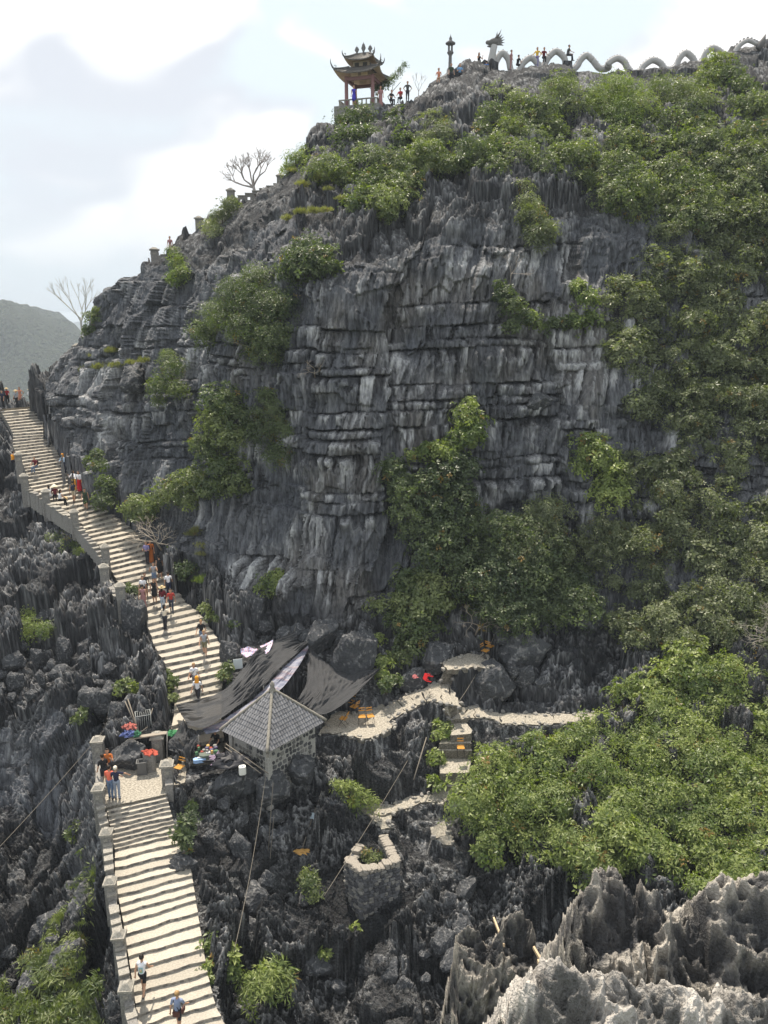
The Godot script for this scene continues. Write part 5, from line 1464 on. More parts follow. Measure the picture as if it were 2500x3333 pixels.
func build_pavilion() -> void:
	var p := thing("pavilion", "two tiered open pavilion with upturned eaves on the ridge", "pavilion", Vector3(-1.82, 18.8, -76.5) + Vector3(0, -0.25, 0), -0.29)
	p.scale.y = 0.87
	var tiles := textured("temple_tile", Color(0.15, 0.14, 0.13), mat["mottled"], mat["fine"], Vector3(2, 2, 2), 1.0, 0.7)
	var under := plain("soffit_plaster", Color(0.62, 0.48, 0.36), 0.9)
	var red := plain("red_column", Color(0.24, 0.13, 0.13), 0.6)
	var ridge := textured("ridge_stone", Color(0.24, 0.23, 0.23), mat["mottled"], null, Vector3(2, 2, 2), 0.0)
	var st := begin(true)
	box(st, at_yaw(Vector3(0, -0.5, 0)), Vector3(4.2, 1.3, 4.2))
	part("base", done(st), mat["masonry"], p)
	var top := 2.95
	for x: float in [-1.22, 1.22]:
		for z: float in [-1.22, 1.22]:
			st = begin(false)
			lathe(st, [Vector2(0.24, 0.1), Vector2(0.24, 0.3), Vector2(0.17, 0.36), Vector2(0.155, top), Vector2(0.2, top + 0.05)], 14, at_yaw(Vector3(x, 0.05, z)))
			part("column", done(st), red, p)
	for s in 4:
		var b := Basis(Vector3.UP, s * PI / 2)
		st = begin(true)
		box(st, Transform3D(b, b * Vector3(0, top - 0.12, 1.22)), Vector3(2.7, 0.3, 0.2))
		part("beam", done(st), red, p)
		st = begin(true)
		box(st, Transform3D(b, b * Vector3(0, 0.75, 1.75)), Vector3(3.4, 0.1, 0.14))
		for k in 9:
			box(st, Transform3D(b, b * Vector3(-1.6 + k * 0.4, 0.42, 1.75)), Vector3(0.1, 0.62, 0.1))
		part("railing", done(st), mat["cap"], p)
		for k in 2:
			st = begin(true)
			box(st, Transform3D(b, b * Vector3(-0.45 + 0.9 * k, top + 0.25, 1.2)), Vector3(0.6, 0.3, 0.06))
			part("carved_panel", done(st), under, p)
	skirt_roof(2.0, 0.95, top + 0.25, top + 1.05, 0.42, p, tiles, under, ridge)
	st = begin(true)
	box(st, at_yaw(Vector3(0, top + 1.2, 0)), Vector3(1.5, 0.8, 1.5))
	var room := part("clerestory", done(st), plain("plaster_wall", Color(0.33, 0.27, 0.2), 0.9), p)
	for s in 4:
		var b := Basis(Vector3.UP, s * PI / 2)
		for k in 2:
			st = begin(true)
			box(st, Transform3D(b, b * Vector3(-0.38 + 0.76 * k, top + 1.25, 0.76)), Vector3(0.4, 0.42, 0.05))
			part("shutter", done(st), plain("dark_shutter", Color(0.06, 0.055, 0.05), 0.8), room)
	skirt_roof(1.3, 0.25, top + 1.62, top + 2.45, 0.3, p, tiles, under, ridge, 1.2)
	st = begin(true)
	box(st, at_yaw(Vector3(0, top + 2.52, 0)), Vector3(1.3, 0.2, 0.16))
	var comb := part("top_ridge", done(st), ridge, p)
	for k in 3:
		var x := [-0.62, 0.0, 0.62][k] as float
		var h := [0.8, 1.1, 0.8][k] as float
		st = begin(false)
		lathe(st, [Vector2(0.13, 0), Vector2(0.08, 0.15 * h), Vector2(0.17, 0.4 * h), Vector2(0.1, 0.55 * h), Vector2(0.14, 0.7 * h), Vector2(0.03, 0.85 * h), Vector2(0.0, h)], 9, at_yaw(Vector3(x, top + 2.55, 0)))
		part("ridge_ornament", done(st), ridge, comb)
		for s: float in [-1.0, 1.0]:
			st = begin(false)
			tube(st, [Vector3(x, top + 2.65, 0), Vector3(x + s * 0.17, top + 2.65 + 0.35 * h, 0), Vector3(x + s * 0.1, top + 2.65 + 0.62 * h, 0)], [0.05, 0.05, 0.015], 6)
			part("ridge_flame", done(st), ridge, comb)

func build_lantern() -> void:
	var o := thing("stone_lantern", "tall slender stone lantern standing alone on the summit rock", "lantern", Vector3(6.09, 22.69, -79) + Vector3(0, -0.7, 0))
	var m := textured("lantern_stone", Color(0.23, 0.22, 0.22), mat["mottled"], null, Vector3(2, 2, 2), 0.0)
	var st := begin(false)
	lathe(st, [Vector2(0.5, 0), Vector2(0.5, 0.35), Vector2(0.34, 0.42), Vector2(0.3, 0.75), Vector2(0.17, 0.95), Vector2(0.14, 1.9), Vector2(0.2, 2.0)], 12)
	part("pedestal", done(st), m, o)
	st = begin(false)
	lathe(st, [Vector2(0.2, 2.0), Vector2(0.3, 2.12), Vector2(0.3, 2.2), Vector2(0.2, 2.3)], 12)
	part("tray", done(st), m, o)
	for k in 6:
		var a := TAU * k / 6.0
		part("lantern_post", bar(Vector3(cos(a) * 0.19, 2.28, sin(a) * 0.19), Vector3(cos(a) * 0.19, 2.9, sin(a) * 0.19), 0.04), m, o)
	st = begin(false)
	lathe(st, [Vector2(0.0, 2.84), Vector2(0.44, 2.86), Vector2(0.46, 2.96), Vector2(0.2, 3.12), Vector2(0.12, 3.22), Vector2(0.15, 3.32), Vector2(0.03, 3.55), Vector2(0, 3.75)], 12)
	part("lantern_roof", done(st), m, o)

func build_dragon() -> void:
	var d := thing("dragon_statue", "long grey stone dragon looping in arches along the ridge", "statue")
	var m := textured("dragon_stone", Color(0.66, 0.645, 0.64), mat["mottled"], mat["fine"], Vector3(2, 2, 2), 2.0)
	var dark := textured("dragon_dark", Color(0.23, 0.22, 0.215), mat["mottled"], null, Vector3(2, 2, 2), 0.0)
	# points along the body: arches and the low places between
	var body := [Vector3(10.21, 22.71, -78.8), Vector3(10.33, 23.4, -78.8), Vector3(10.84, 24.05, -78.8), Vector3(11.41, 23.53, -78.8), Vector3(11.66, 22.68, -78.8), Vector3(12.04, 22.34, -78.8), Vector3(12.53, 22.75, -78.8), Vector3(12.85, 23.29, -78.8), Vector3(13.51, 23.67, -78.8), Vector3(14.12, 23.17, -78.8), Vector3(14.35, 22.81, -78.8), Vector3(14.7, 23.01, -78.8), Vector3(15.09, 23.71, -78.8), Vector3(15.75, 24.2, -78.8), Vector3(16.46, 23.75, -78.8), Vector3(16.76, 23.11, -78.8), Vector3(17.31, 22.71, -78.8), Vector3(17.77, 23, -78.8), Vector3(18.05, 23.49, -78.8), Vector3(18.56, 23.86, -78.8), Vector3(19.16, 23.45, -78.8), Vector3(19.73, 22.86, -78.8), Vector3(20.21, 22.73, -78.8), Vector3(20.68, 22.87, -78.8), Vector3(20.42, 22.97, -78.3), Vector3(20.85, 23.33, -78.3), Vector3(21.37, 23.47, -78.3), Vector3(21.93, 23.17, -78.3), Vector3(22.27, 22.69, -78.3), Vector3(22.81, 22.23, -78.3), Vector3(23.41, 22.4, -78.3), Vector3(23.77, 22.9, -78.3), Vector3(24.5, 23.33, -78.3), Vector3(25.23, 23.07, -78.3), Vector3(25.68, 22.6, -78.3), Vector3(26.29, 22.57, -78.3), Vector3(26.72, 22.86, -78.3), Vector3(26.92, 23.45, -78.3), Vector3(27.43, 23.92, -78.3), Vector3(28.08, 23.55, -78.3), Vector3(28.48, 23.03, -78.3), Vector3(28.97, 23.19, -78.3), Vector3(29.3, 23.94, -78.3), Vector3(29.87, 24.31, -78.3), Vector3(30.61, 24, -78.3), Vector3(31.27, 23.53, -78.3), Vector3(31.8, 23.71, -78.3), Vector3(32.18, 24.43, -78.3), Vector3(32.94, 24.92, -78.3), Vector3(33.66, 24.71, -78.3), Vector3(34.14, 24.49, -78.3)]
	var path := []
	for i in body.size() - 1:
		for k in 6:
			var a: Vector3 = body[i]
			path.append(a.cubic_interpolate(body[i + 1], body[maxi(i - 1, 0)], body[mini(i + 2, body.size() - 1)], k / 6.0))
	path.append(body[-1])
	var from := 0
	var piece := 0
	while from < path.size() - 1:
		var to := mini(from + 24, path.size() - 1)
		var st := begin(false)
		var pts := []
		var rad := []
		for k in range(from, to + 1):
			pts.append(path[k])
			rad.append(0.28 * (1.0 if k < path.size() - 30 else lerpf(0.5, 1.0, (path.size() - 1 - k) / 30.0)))
		tube(st, pts, rad, 12)
		var coil := part("body_coil", done(st), m, d)
		for k in range(from, to, 2):
			var t: Vector3 = ((path[k + 1] as Vector3) - (path[maxi(k - 1, 0)] as Vector3)).normalized()
			var up := (Vector3.UP - t * t.y).normalized()
			if t.y > 0.92 or t.y < -0.92:
				continue
			var b: Vector3 = (path[k] as Vector3) + up * 0.16
			st = begin(true)
			var side := t.cross(up).normalized() * 0.06
			var tip := b + up * 0.19 + t * 0.12
			var p0 := b - t * 0.15
			var p1 := b + t * 0.17
			tri(st, p0 + side, tip, p1 + side)
			tri(st, p1 - side, tip, p0 - side)
			tri(st, p0 - side, tip, p0 + side)
			tri(st, p1 + side, tip, p1 - side)
			part("spine", done(st), dark, coil)
		from = to
		piece += 1
	# neck and head, looking left
	var h: Vector3 = Vector3(9.93, 22.87, -78.5)
	var st := begin(false)
	tube(st, [h + Vector3(0, -0.6, 0), h + Vector3(-0.1, 0.5, 0), h + Vector3(0.0, 1.2, 0), h + Vector3(0.12, 1.75, 0)], [0.42, 0.36, 0.30, 0.30], 12)
	part("neck", done(st), m, d)
	var c := h + Vector3(0.08, 1.95, 0)
	st = begin(false)
	tube(st, [c + Vector3(0.42, 0.08, 0), c + Vector3(0.2, 0.06, 0), c + Vector3(-0.1, 0.05, 0), c + Vector3(-0.45, 0.0, 0), c + Vector3(-0.68, 0.04, 0), c + Vector3(-0.74, 0.08, 0)], [0.12, 0.33, 0.33, 0.2, 0.17, 0.06], 10)
	var head := part("head", done(st), dark, d)
	st = begin(false)
	tube(st, [c + Vector3(-0.1, -0.16, 0), c + Vector3(-0.35, -0.3, 0), c + Vector3(-0.6, -0.3, 0)], [0.16, 0.12, 0.05], 8)
	part("jaw", done(st), dark, head)
	for s: float in [-1.0, 1.0]:
		st = begin(false)
		tube(st, [c + Vector3(0.05, 0.25, s * 0.15), c + Vector3(0.45, 0.65, s * 0.25), c + Vector3(0.6, 1.0, s * 0.28)], [0.09, 0.06, 0.01], 7)
		part("horn", done(st), dark, head)
		st = begin(false)
		lathe(st, [Vector2(0.0, -0.07), Vector2(0.07, 0.0), Vector2(0.0, 0.07)], 8, at_yaw(c + Vector3(-0.2, 0.22, s * 0.24)))
		part("eye", done(st), m, head)
	for k in 7:
		var a := -0.5 + k * 0.33
		var dir := Vector3(cos(a), sin(a), 0)
		st = begin(true)
		var b := c + Vector3(0.15, 0.02, 0) + dir * 0.18
		var sd := Vector3(-dir.y, dir.x, 0) * 0.13
		var tip := b + dir * 0.62 + Vector3(0.06, 0.12, 0)
		for z: float in [-0.14, 0.14]:
			tri(st, b - sd + Vector3(0, 0, z), tip, b + sd + Vector3(0, 0, z))
		quad(st, b - sd + Vector3(0, 0, -0.14), b - sd + Vector3(0, 0, 0.14), tip, tip)
		quad(st, b + sd + Vector3(0, 0, 0.14), b + sd + Vector3(0, 0, -0.14), tip, tip)
		part("mane_flame", done(st), dark, head)
	# tail flame on the last rock
	var e: Vector3 = Vector3(34.34, 24.67, -78)
	st = begin(false)
	tube(st, [e + Vector3(-0.5, -0.5, 0), e + Vector3(-0.1, 0.05, 0), e + Vector3(0.1, 0.7, 0)], [0.25, 0.28, 0.02], 8)
	part("tail", done(st), dark, d)

func build_ruin() -> void:
	var r := RandomNumberGenerator.new()
	r.seed = 21
	var o := thing("ruined_wall", "roofless ruin of rough stones, open at the back", "ruin")
	var rim := [Vector3(-1.18, -25.2, -33.5), Vector3(-1.69, -25.01, -32.2), Vector3(-0.99, -24.74, -31.2), Vector3(0.57, -24.88, -32), Vector3(-0.02, -24.96, -33.9)]         # top edge of the wall, corner by corner, from the left back round the front to the right back
	var stones := []
	for k in 8:
		var st := begin(true)
		stone(st, Transform3D(), Vector3(1, 1, 1), r, 0.2, 0.08)
		stones.append(done(st))
	var mats := []
	for k in 5:
		mats.append(textured("ruin_stone_%d" % k, [Color(0.14, 0.14, 0.15), Color(0.19, 0.19, 0.2), Color(0.25, 0.245, 0.24), Color(0.34, 0.325, 0.3), Color(0.11, 0.11, 0.118)][k], mat["mottled"], mat["fine"], Vector3(1.5, 1.5, 1.5), 2.0))
	var top_m := textured("ruin_top", Color(0.42, 0.38, 0.33), mat["mottled"], mat["fine"], Vector3(1.5, 1.5, 1.5), 2.0)
	for i in rim.size() - 1:
		var a: Vector3 = rim[i]
		var b: Vector3 = rim[i + 1]
		var x := Vector3(b.x - a.x, 0, b.z - a.z).normalized()
		var long := Vector2(b.x - a.x, b.z - a.z).length()
		var yaw := atan2(-x.z, x.x)
		var core := begin(true)
		var m := a.lerp(b, 0.5)
		box(core, at_yaw(Vector3(m.x, minf(a.y, b.y) - 1.75, m.z), yaw), Vector3(long, 3.3, 0.34), 0.02, r)
		var wall := part("wall", done(core), mats[4], o)
		var h := 0.0
		var course := 0
		while h < (3.3 if i < 3 else 2.4):
			var tall := r.randf_range(0.13, 0.2)
			var s := -0.05
			while s < long:
				var w := r.randf_range(0.16, 0.36)
				var t := clampf((s + w / 2.0) / long, 0.0, 1.0)
				var p := a.lerp(b, t) + Vector3(0, -h - tall / 2.0 + r.randf_range(-0.03, 0.03), 0)
				if course == 0 and r.randf() < 0.25:
					s += w
					continue
				var which: Material = top_m if course < 2 else mats[r.randi_range(0, 4)]
				part("stone", stones[r.randi_range(0, 7)], which, wall, Transform3D(Basis(Vector3.UP, yaw + r.randf_range(-0.06, 0.06)).scaled_local(Vector3(w, tall * 1.02, 0.46)), p))
				s += w * 0.98
			h += tall
			course += 1
# ---------------------------------------------------------------- people
var FOLK := [
	["person in navy jacket over white shirt, leftmost on upper landing", Vector3(-35.93, -7.82, -73.32), "stand", 200, "navy", "black", "k", "tee trousers", "", 1.68],
	["person in red shirt and straw hat on upper landing", Vector3(-36.96, -7.82, -76.39), "stand", 170, "red", "black", "k", "tee trousers", "straw", 1.68],
	["person in grey tee with crossbody strap and straw hat, upper landing", Vector3(-34.85, -7.82, -73.8), "stand", 185, "lgrey", "black", "k", "tee trousers", "straw strap", 1.68],
	["person in coral dress behind the grey tee on upper landing", Vector3(-36.13, -7.82, -77.3), "hips", 160, "coral", "coral", "k", "tank dress", "", 1.68],
	["person in white shirt and wide pale hat on upper landing", Vector3(-34.34, -7.82, -75.66), "hold", 180, "white", "black", "k", "long trousers", "straw", 1.68],
	["person in orange top sitting on parapet post, back turned", Vector3(-30.35, -11.47, -62.41), "sit", 20, "orange", "dark", "k", "tee trousers", "", 1.68],
	["person in jeans hunched sitting on steps by maroon bag", Vector3(-28.86, -12.03, -63.22), "sit", 190, "maroon", "jean", "k", "tee trousers", "pack", 1.68],
	["person in pale blue top, navy skirt and orange headscarf", Vector3(-27.17, -12.41, -64.62), "hold", 205, "pblue", "navy", "k", "long longskirt", "scarf_o", 1.68],
	["person in white blouse and long yellow skirt photographing", Vector3(-25.4, -13.36, -62.15), "photo", 200, "white", "yellow", "k", "long longskirt", "", 1.68],
	["person in white blouse and long red skirt on stairs", Vector3(-24.85, -13.36, -61.85), "hold", 190, "white", "redskirt", "k", "long longskirt", "", 1.68],
	["person in black vest and beige shorts climbing the stairs", Vector3(-24.57, -13.75, -59.82), "walk", -10, "black", "beige", "k", "tank shorts", "packb", 1.68],
	["person in yellow headscarf sitting beside the rock", Vector3(-24.66, -13.36, -62.52), "sit", 160, "yellow", "dark", "k", "long trousers", "scarf_y", 1.68],
	["person in dark green dress walking down past the rock", Vector3(-23.28, -14.13, -58.82), "walk", 165, "green", "green", "k", "tank dress", "", 1.68],
	["person in white clothes sitting on the stair parapet", Vector3(-25.87, -13.5, -58.53), "sit", -60, "white", "white", "k", "long trousers", "", 1.68],
	["person under a conical hat sitting between two others", Vector3(-25.58, -13.55, -58.79), "sit", -30, "maroon", "dark", "k", "tee trousers", "cone", 1.68],
	["person in white tank top holding conical hat on lap", Vector3(-24.95, -13.74, -58.03), "sit", 40, "white", "black", "k", "tank trousers", "conehand", 1.68],
	["person in violet shirt with backpack beside orange dress", Vector3(-16.97, -16.8, -53.07), "fold", 195, "violet", "dark", "k", "tee trousers", "packb", 1.68],
	["person in long orange dress hugging the rock by branches", Vector3(-16.78, -16.8, -53.4), "stand", 170, "rust", "rust", "k", "tee longskirt", "", 1.68],
	["person in black dress stepping up, seen from behind", Vector3(-15.66, -17.38, -51.52), "walk", -20, "black", "black", "k", "tank dress", "", 1.68],
	["person in grey striped top below black dress walker", Vector3(-15.78, -17.57, -50.53), "photo", 170, "lgrey", "jean", "k", "tank shorts", "", 1.68],
	["person in charcoal tee and dark shorts, left of group", Vector3(-15.94, -17.76, -49.01), "walk", 160, "dgrey", "dark", "k", "tee shorts", "", 1.68],
	["person in short black dress and red shoes among walkers", Vector3(-15.13, -17.95, -48.25), "stand", 175, "black", "black", "k", "tank dress", "", 1.68],
	["person in white tee and navy trousers, back turned", Vector3(-14.58, -17.95, -49.69), "walk", -15, "white", "navy", "k", "tee trousers", "", 1.68],
	["person in white top partly hidden behind pink dress", Vector3(-16, -17.95, -48.73), "stand", 185, "white", "dark", "k", "tee trousers", "", 1.68],
	["person in dusty pink dress with dark cap, stairs' left edge", Vector3(-15.66, -18.14, -47.51), "stand", 180, "dusty", "dusty", "k", "tank longskirt", "cap", 1.68],
	["person in maroon top, yellow hat and pale jeans", Vector3(-14.48, -18.33, -47.79), "stand", 10, "maroon", "pjean", "k", "long trousers", "straw strap", 1.68],
	["person in red tee and dark jeans descending the stairs", Vector3(-13.82, -18.33, -47.42), "walk", 170, "brick", "djean", "k", "tee trousers", "camera", 1.68],
	["person in cream shirt and dark trousers taking a photograph", Vector3(-13.85, -18.9, -45.87), "photo", 20, "cream", "dark", "k", "long trousers", "", 1.68],
	["person in black tee and denim shorts descending, upper one", Vector3(-11.34, -19.48, -44.95), "walk", 180, "black", "jean", "b", "tee shorts", "", 1.68],
	["person in grey tank and olive shorts with black backpack", Vector3(-10.9, -19.67, -43.72), "walk", 175, "lgrey", "olive", "b", "tank shorts", "pack", 1.68],
	["person in white tee and grey leggings carrying two bags", Vector3(-10.94, -20.62, -41.13), "walk", 180, "white", "mgrey", "b", "tee trousers", "strap bag", 1.68],
	["person in white shirt and orange hat behind the net's edge", Vector3(-10.45, -20.81, -39.79), "walk", 185, "white", "dark", "k", "tee trousers", "scarf_o", 1.68],
	["person in black sitting at the stall in net's shade", Vector3(-8.79, -21.95, -36.69), "sit", 200, "black", "dark", "k", "tee trousers", "", 1.68],
	["person in coral tee and jeans with arm around partner", Vector3(-13, -21.98, -32.61), "hug", 5, "coraltee", "jean", "k", "tee trousers", "", 1.68],
	["person with white hair in navy top pointing right", Vector3(-12.67, -21.98, -32.55), "point", -8, "navy", "gjean", "w", "tee trousers", "", 1.68],
	["person in black tee and shorts beside the parapet wall", Vector3(-13.65, -21.98, -33.59), "stand", -40, "black", "dark", "k", "tee shorts", "", 1.68],
	["person in rust orange top with long dark hair photographing", Vector3(-13.6, -21.98, -34.13), "photo", 170, "rust", "dark", "k", "tee trousers", "", 1.68],
	["person in white printed tank and black shorts climbing stairs", Vector3(-9.26, -25.07, -24.59), "walk", 3, "white", "black", "k", "tank shorts", "print", 1.68],
	["person in blue grey tee with crossbody bag, bottom edge", Vector3(-7.65, -25.6, -23.46), "walk", 8, "slate", "dark", "b", "tee shorts", "strap waist", 1.68],
	["person in black top and shorts on ridge by dragon's neck", Vector3(8.73, 22.45, -79), "photo", 150, "black", "beige", "k", "tank shorts", "", 1.68],
	["person in bright blue shirt standing below dragon's neck", Vector3(9.26, 21.35, -77.5), "stand", 0, "blue", "navy", "k", "tee trousers", "", 1.68],
	["person in light blue tee with folded arms on summit rock", Vector3(6.78, 20.78, -76.5), "fold", 180, "lblue", "dark", "k", "tee trousers", "", 1.68],
	["person in dark green tee on the summit rock", Vector3(6.01, 20.81, -76.5), "stand", 170, "green", "dark", "k", "tee trousers", "", 1.68],
	["person with bare arms sitting on the summit rock's left", Vector3(4.91, 20.78, -76.5), "sit", 190, "coral", "beige", "k", "tank shorts", "", 1.68],
	["person in black crouched between first and second dragon arch", Vector3(12.23, 22.52, -78.6), "sit", 60, "black", "dark", "k", "tee trousers", "", 1.68],
	["person in pink leaning against the dragon's first arch", Vector3(11.63, 22.55, -78.6), "stand", 90, "dusty", "dusty", "k", "tee trousers", "", 1.68],
	["person in loose yellow shirt by dragon's second arch", Vector3(14.01, 22.76, -78.6), "hips", 200, "yellow", "violet", "k", "long trousers", "", 1.68],
	["person in dusky red top before dragon's third arch", Vector3(14.61, 23.09, -78.6), "sit", 180, "maroon", "dark", "k", "tee trousers", "", 1.68],
	["person perched on the dragon's third arch", Vector3(16.8, 23.36, -78.7), "sit", 90, "dgrey", "dark", "k", "tee trousers", "", 1.68],
	["person in violet blue dress at pavilion's front column", Vector3(-2.64, 18.52, -74.6), "stand", 180, "violetb", "violetb", "k", "tank dress", "", 1.68],
	["person in pale pink top at pavilion's right column", Vector3(-0.3, 18.51, -74.8), "stand", 180, "dusty", "dusty", "k", "tee longskirt", "", 1.68],
	["person with hands on hips on rock right of pavilion", Vector3(2.1, 19.18, -75.8), "hips", 180, "dgrey", "dark", "k", "tee trousers", "", 1.68],
	["person in black top sitting right of the pavilion", Vector3(0.63, 18.82, -75.8), "sit", 150, "black", "dark", "k", "tee trousers", "", 1.68],
	["person in red sitting low beside the ridge rock", Vector3(1.49, 19, -75.8), "sit", 200, "red", "dark", "k", "tee trousers", "", 1.68],
	["person in pale pink behind the left skyline parapet", Vector3(-19.58, 6.02, -74.6), "stand", 180, "dusty", "beige", "k", "tee trousers", "", 1.68],
	["person in blue sitting by the wall under bare tree", Vector3(-27.83, -2.13, -76), "sit", 180, "blue", "dark", "k", "tee trousers", "", 1.68],
]


const CLOTH := {
	"navy": Color(0.022, 0.026, 0.055), "black": Color(0.018, 0.018, 0.02), "dark": Color(0.03, 0.03, 0.038), "red": Color(0.38, 0.03, 0.035), "lgrey": Color(0.30, 0.31, 0.34),
	"coral": Color(0.62, 0.26, 0.17), "white": Color(0.74, 0.74, 0.77), "orange": Color(0.72, 0.30, 0.03), "maroon": Color(0.14, 0.02, 0.028), "jean": Color(0.13, 0.19, 0.30),
	"pblue": Color(0.42, 0.55, 0.70), "yellow": Color(0.70, 0.45, 0.06), "redskirt": Color(0.50, 0.015, 0.03), "beige": Color(0.50, 0.44, 0.34), "green": Color(0.035, 0.055, 0.03),
	"violet": Color(0.24, 0.22, 0.42), "rust": Color(0.42, 0.13, 0.035), "dgrey": Color(0.06, 0.06, 0.058), "dusty": Color(0.36, 0.19, 0.19), "pjean": Color(0.40, 0.47, 0.56),
	"brick": Color(0.36, 0.045, 0.035), "djean": Color(0.035, 0.045, 0.07), "cream": Color(0.66, 0.58, 0.47), "olive": Color(0.17, 0.16, 0.10), "mgrey": Color(0.22, 0.22, 0.24),
	"coraltee": Color(0.72, 0.16, 0.10), "gjean": Color(0.25, 0.29, 0.37), "slate": Color(0.22, 0.26, 0.38), "blue": Color(0.05, 0.13, 0.36), "lblue": Color(0.16, 0.32, 0.55), "violetb": Color(0.06, 0.05, 0.42),
}

# every capsule of a body: from, to, radii, and which of skin 0, top 1, bottom 2, shoe 3, hair 4 it belongs to
func skeleton(pose: String, wear: String, hair: String) -> Array:
	var thigh := [0.05, -0.05]
	var knee := [0.06, 0.06]
	var arm := [[0.12, 0.16, 0.25, 0.0], [0.1, 0.16, 0.25, 0.0]]       # forward, out, elbow bend, inward
	var lean := 0.03
	match pose:
		"walk":
			thigh = [0.42, -0.22]
			knee = [0.4, 0.3]
			arm = [[-0.35, 0.18, 0.3, 0.0], [0.4, 0.18, 0.45, 0.0]]
			lean = 0.1
		"sit":
			thigh = [1.5, 1.42]
			knee = [1.5, 1.25]
			arm = [[0.5, 0.2, 0.7, 0.3], [0.55, 0.2, 0.7, 0.3]]
			lean = 0.2
		"photo":
			arm = [[0.75, 0.3, 1.75, 0.5], [0.75, 0.3, 1.75, 0.5]]
		"hold":
			arm = [[0.3, 0.2, 1.35, 0.6], [0.35, 0.2, 1.3, 0.6]]
		"fold":
			arm = [[0.3, 0.25, 1.3, 1.1], [0.35, 0.25, 1.25, 1.1]]
		"hips":
			arm = [[-0.2, 0.75, 0.5, 1.2], [-0.2, 0.75, 0.5, 1.2]]
		"hug":
			arm = [[0.1, 0.15, 0.3, 0.0], [0.35, 0.95, 0.4, -0.3]]
		"point":
			arm = [[0.25, 0.25, 0.4, 0.2], [0.6, 1.15, 0.1, -0.6]]
	var hip := 0.9
	var caps := []
	var wears := wear.split(" ")
	var top := wears[0]
	var low := wears[1]
	var lowest := 9.0
	var legs := []
	for s in 2:
		var x := -0.085 if s == 0 else 0.085
		var a := Vector3(x, hip, 0)
		var k := a + Vector3(x * 0.15, -cos(thigh[s]), -sin(thigh[s])) * 0.43
		var e: float = thigh[s] - knee[s]
		var f := k + Vector3(0, -cos(e), -sin(e)) * 0.41
		var toe := f + Vector3(x * 0.25, -0.035, -0.15)
		legs.append([a, k, f, toe])
		lowest = minf(lowest, f.y - 0.075)
	for leg: Array in legs:
		var bt := 2 if low in ["trousers", "shorts", "longskirt"] else 0
		caps.append([leg[0], (leg[0] as Vector3).lerp(leg[1], 0.72), 0.088, 0.07, 2 if low != "dress" else 1])
		caps.append([(leg[0] as Vector3).lerp(leg[1], 0.72), leg[1], 0.068 if bt else 0.06, 0.058, 2 if low in ["trousers", "longskirt"] else 0])
		caps.append([leg[1], (leg[1] as Vector3).lerp(leg[2], 0.4), 0.058, 0.058 if low != "trousers" else 0.06, 2 if low in ["trousers", "longskirt"] else 0])
		caps.append([(leg[1] as Vector3).lerp(leg[2], 0.4), leg[2], 0.056, 0.04 if low != "trousers" else 0.05, 2 if low in ["trousers", "longskirt"] else 0])
		caps.append([leg[2] + Vector3(0, -0.03, 0.04), leg[3], 0.045, 0.036, 3])
	var sh := hip + 0.50
	var fw := -sin(lean)
	var chest := Vector3(0, hip + 0.36, fw * 0.36)
	caps.append([Vector3(-0.04, hip + 0.02, 0), Vector3(0.04, hip + 0.02, 0), 0.125, 0.125, 2 if low in ["trousers", "shorts", "longskirt"] else 1])
	caps.append([Vector3(0, hip + 0.12, fw * 0.1), chest, 0.115, 0.14, 1])
	caps.append([Vector3(-0.13, sh - 0.04, fw * 0.45), Vector3(0.13, sh - 0.04, fw * 0.45), 0.075, 0.075, 1])
	if low == "dress":
		caps.append([Vector3(0, hip + 0.1, 0), Vector3(0, hip - 0.28, -0.03), 0.13, 0.19, 1])
	if low == "longskirt":
		caps.append([Vector3(0, hip + 0.05, 0), Vector3(0, hip - 0.35, -0.02), 0.13, 0.17, 2])
		caps.append([Vector3(0, hip - 0.35, -0.02), Vector3(0, lowest + 0.22, -0.02), 0.17, 0.21, 2])
	var neck := Vector3(0, sh + 0.02, fw * 0.5)
	var head := Vector3(0, sh + 0.19, fw * 0.62 - 0.015)
	caps.append([neck, head - Vector3(0, 0.05, 0), 0.052, 0.05, 0])
	caps.append([head + Vector3(0, 0.045, 0.01), head + Vector3(0, -0.055, -0.012), 0.092, 0.066, 0])
	caps.append([head + Vector3(0, 0.0, -0.085), head + Vector3(0, -0.022, -0.102), 0.014, 0.018, 0])
	for s: float in [-1.0, 1.0]:
		caps.append([head + Vector3(s * 0.088, 0.01, 0.0), head + Vector3(s * 0.09, -0.025, 0.0), 0.018, 0.014, 0])
	caps.append([head + Vector3(0, 0.065, 0.02), head + Vector3(0, 0.05, 0.045), 0.092, 0.085, 4])
	if hair == "l" or top in ["tank", "long"] and pose != "walk":
		caps.append([head + Vector3(0, 0.0, 0.07), head + Vector3(0, -0.24, 0.09), 0.075, 0.05, 4])
	var hands := []
	for s in 2:
		var side := -1.0 if s == 0 else 1.0
		var q: Array = arm[s]
		var a := Vector3(side * 0.185, sh - 0.045, fw * 0.45)
		var d := Vector3(side * sin(q[1]), -cos(q[1]) * cos(q[0]), -sin(q[0]) * cos(q[1]))
		var e := a + d * 0.28
		var g: float = q[0] + q[2]
		var d2 := Vector3(-side * sin(q[3]) * 0.8 + side * 0.08, -cos(g), -sin(g)).normalized()
		var w := e + d2 * 0.24
		var mid := a.lerp(e, 0.55)
		var up_is := 0 if top == "tank" else 1
		caps.append([a, mid, 0.054 if up_is else 0.046, 0.05 if up_is else 0.043, up_is])
		caps.append([mid, e, 0.046 if top == "long" else 0.041, 0.042 if top == "long" else 0.038, 1 if top == "long" else 0])
		caps.append([e, w, 0.042 if top == "long" else 0.037, 0.034 if top == "long" else 0.027, 1 if top == "long" else 0])
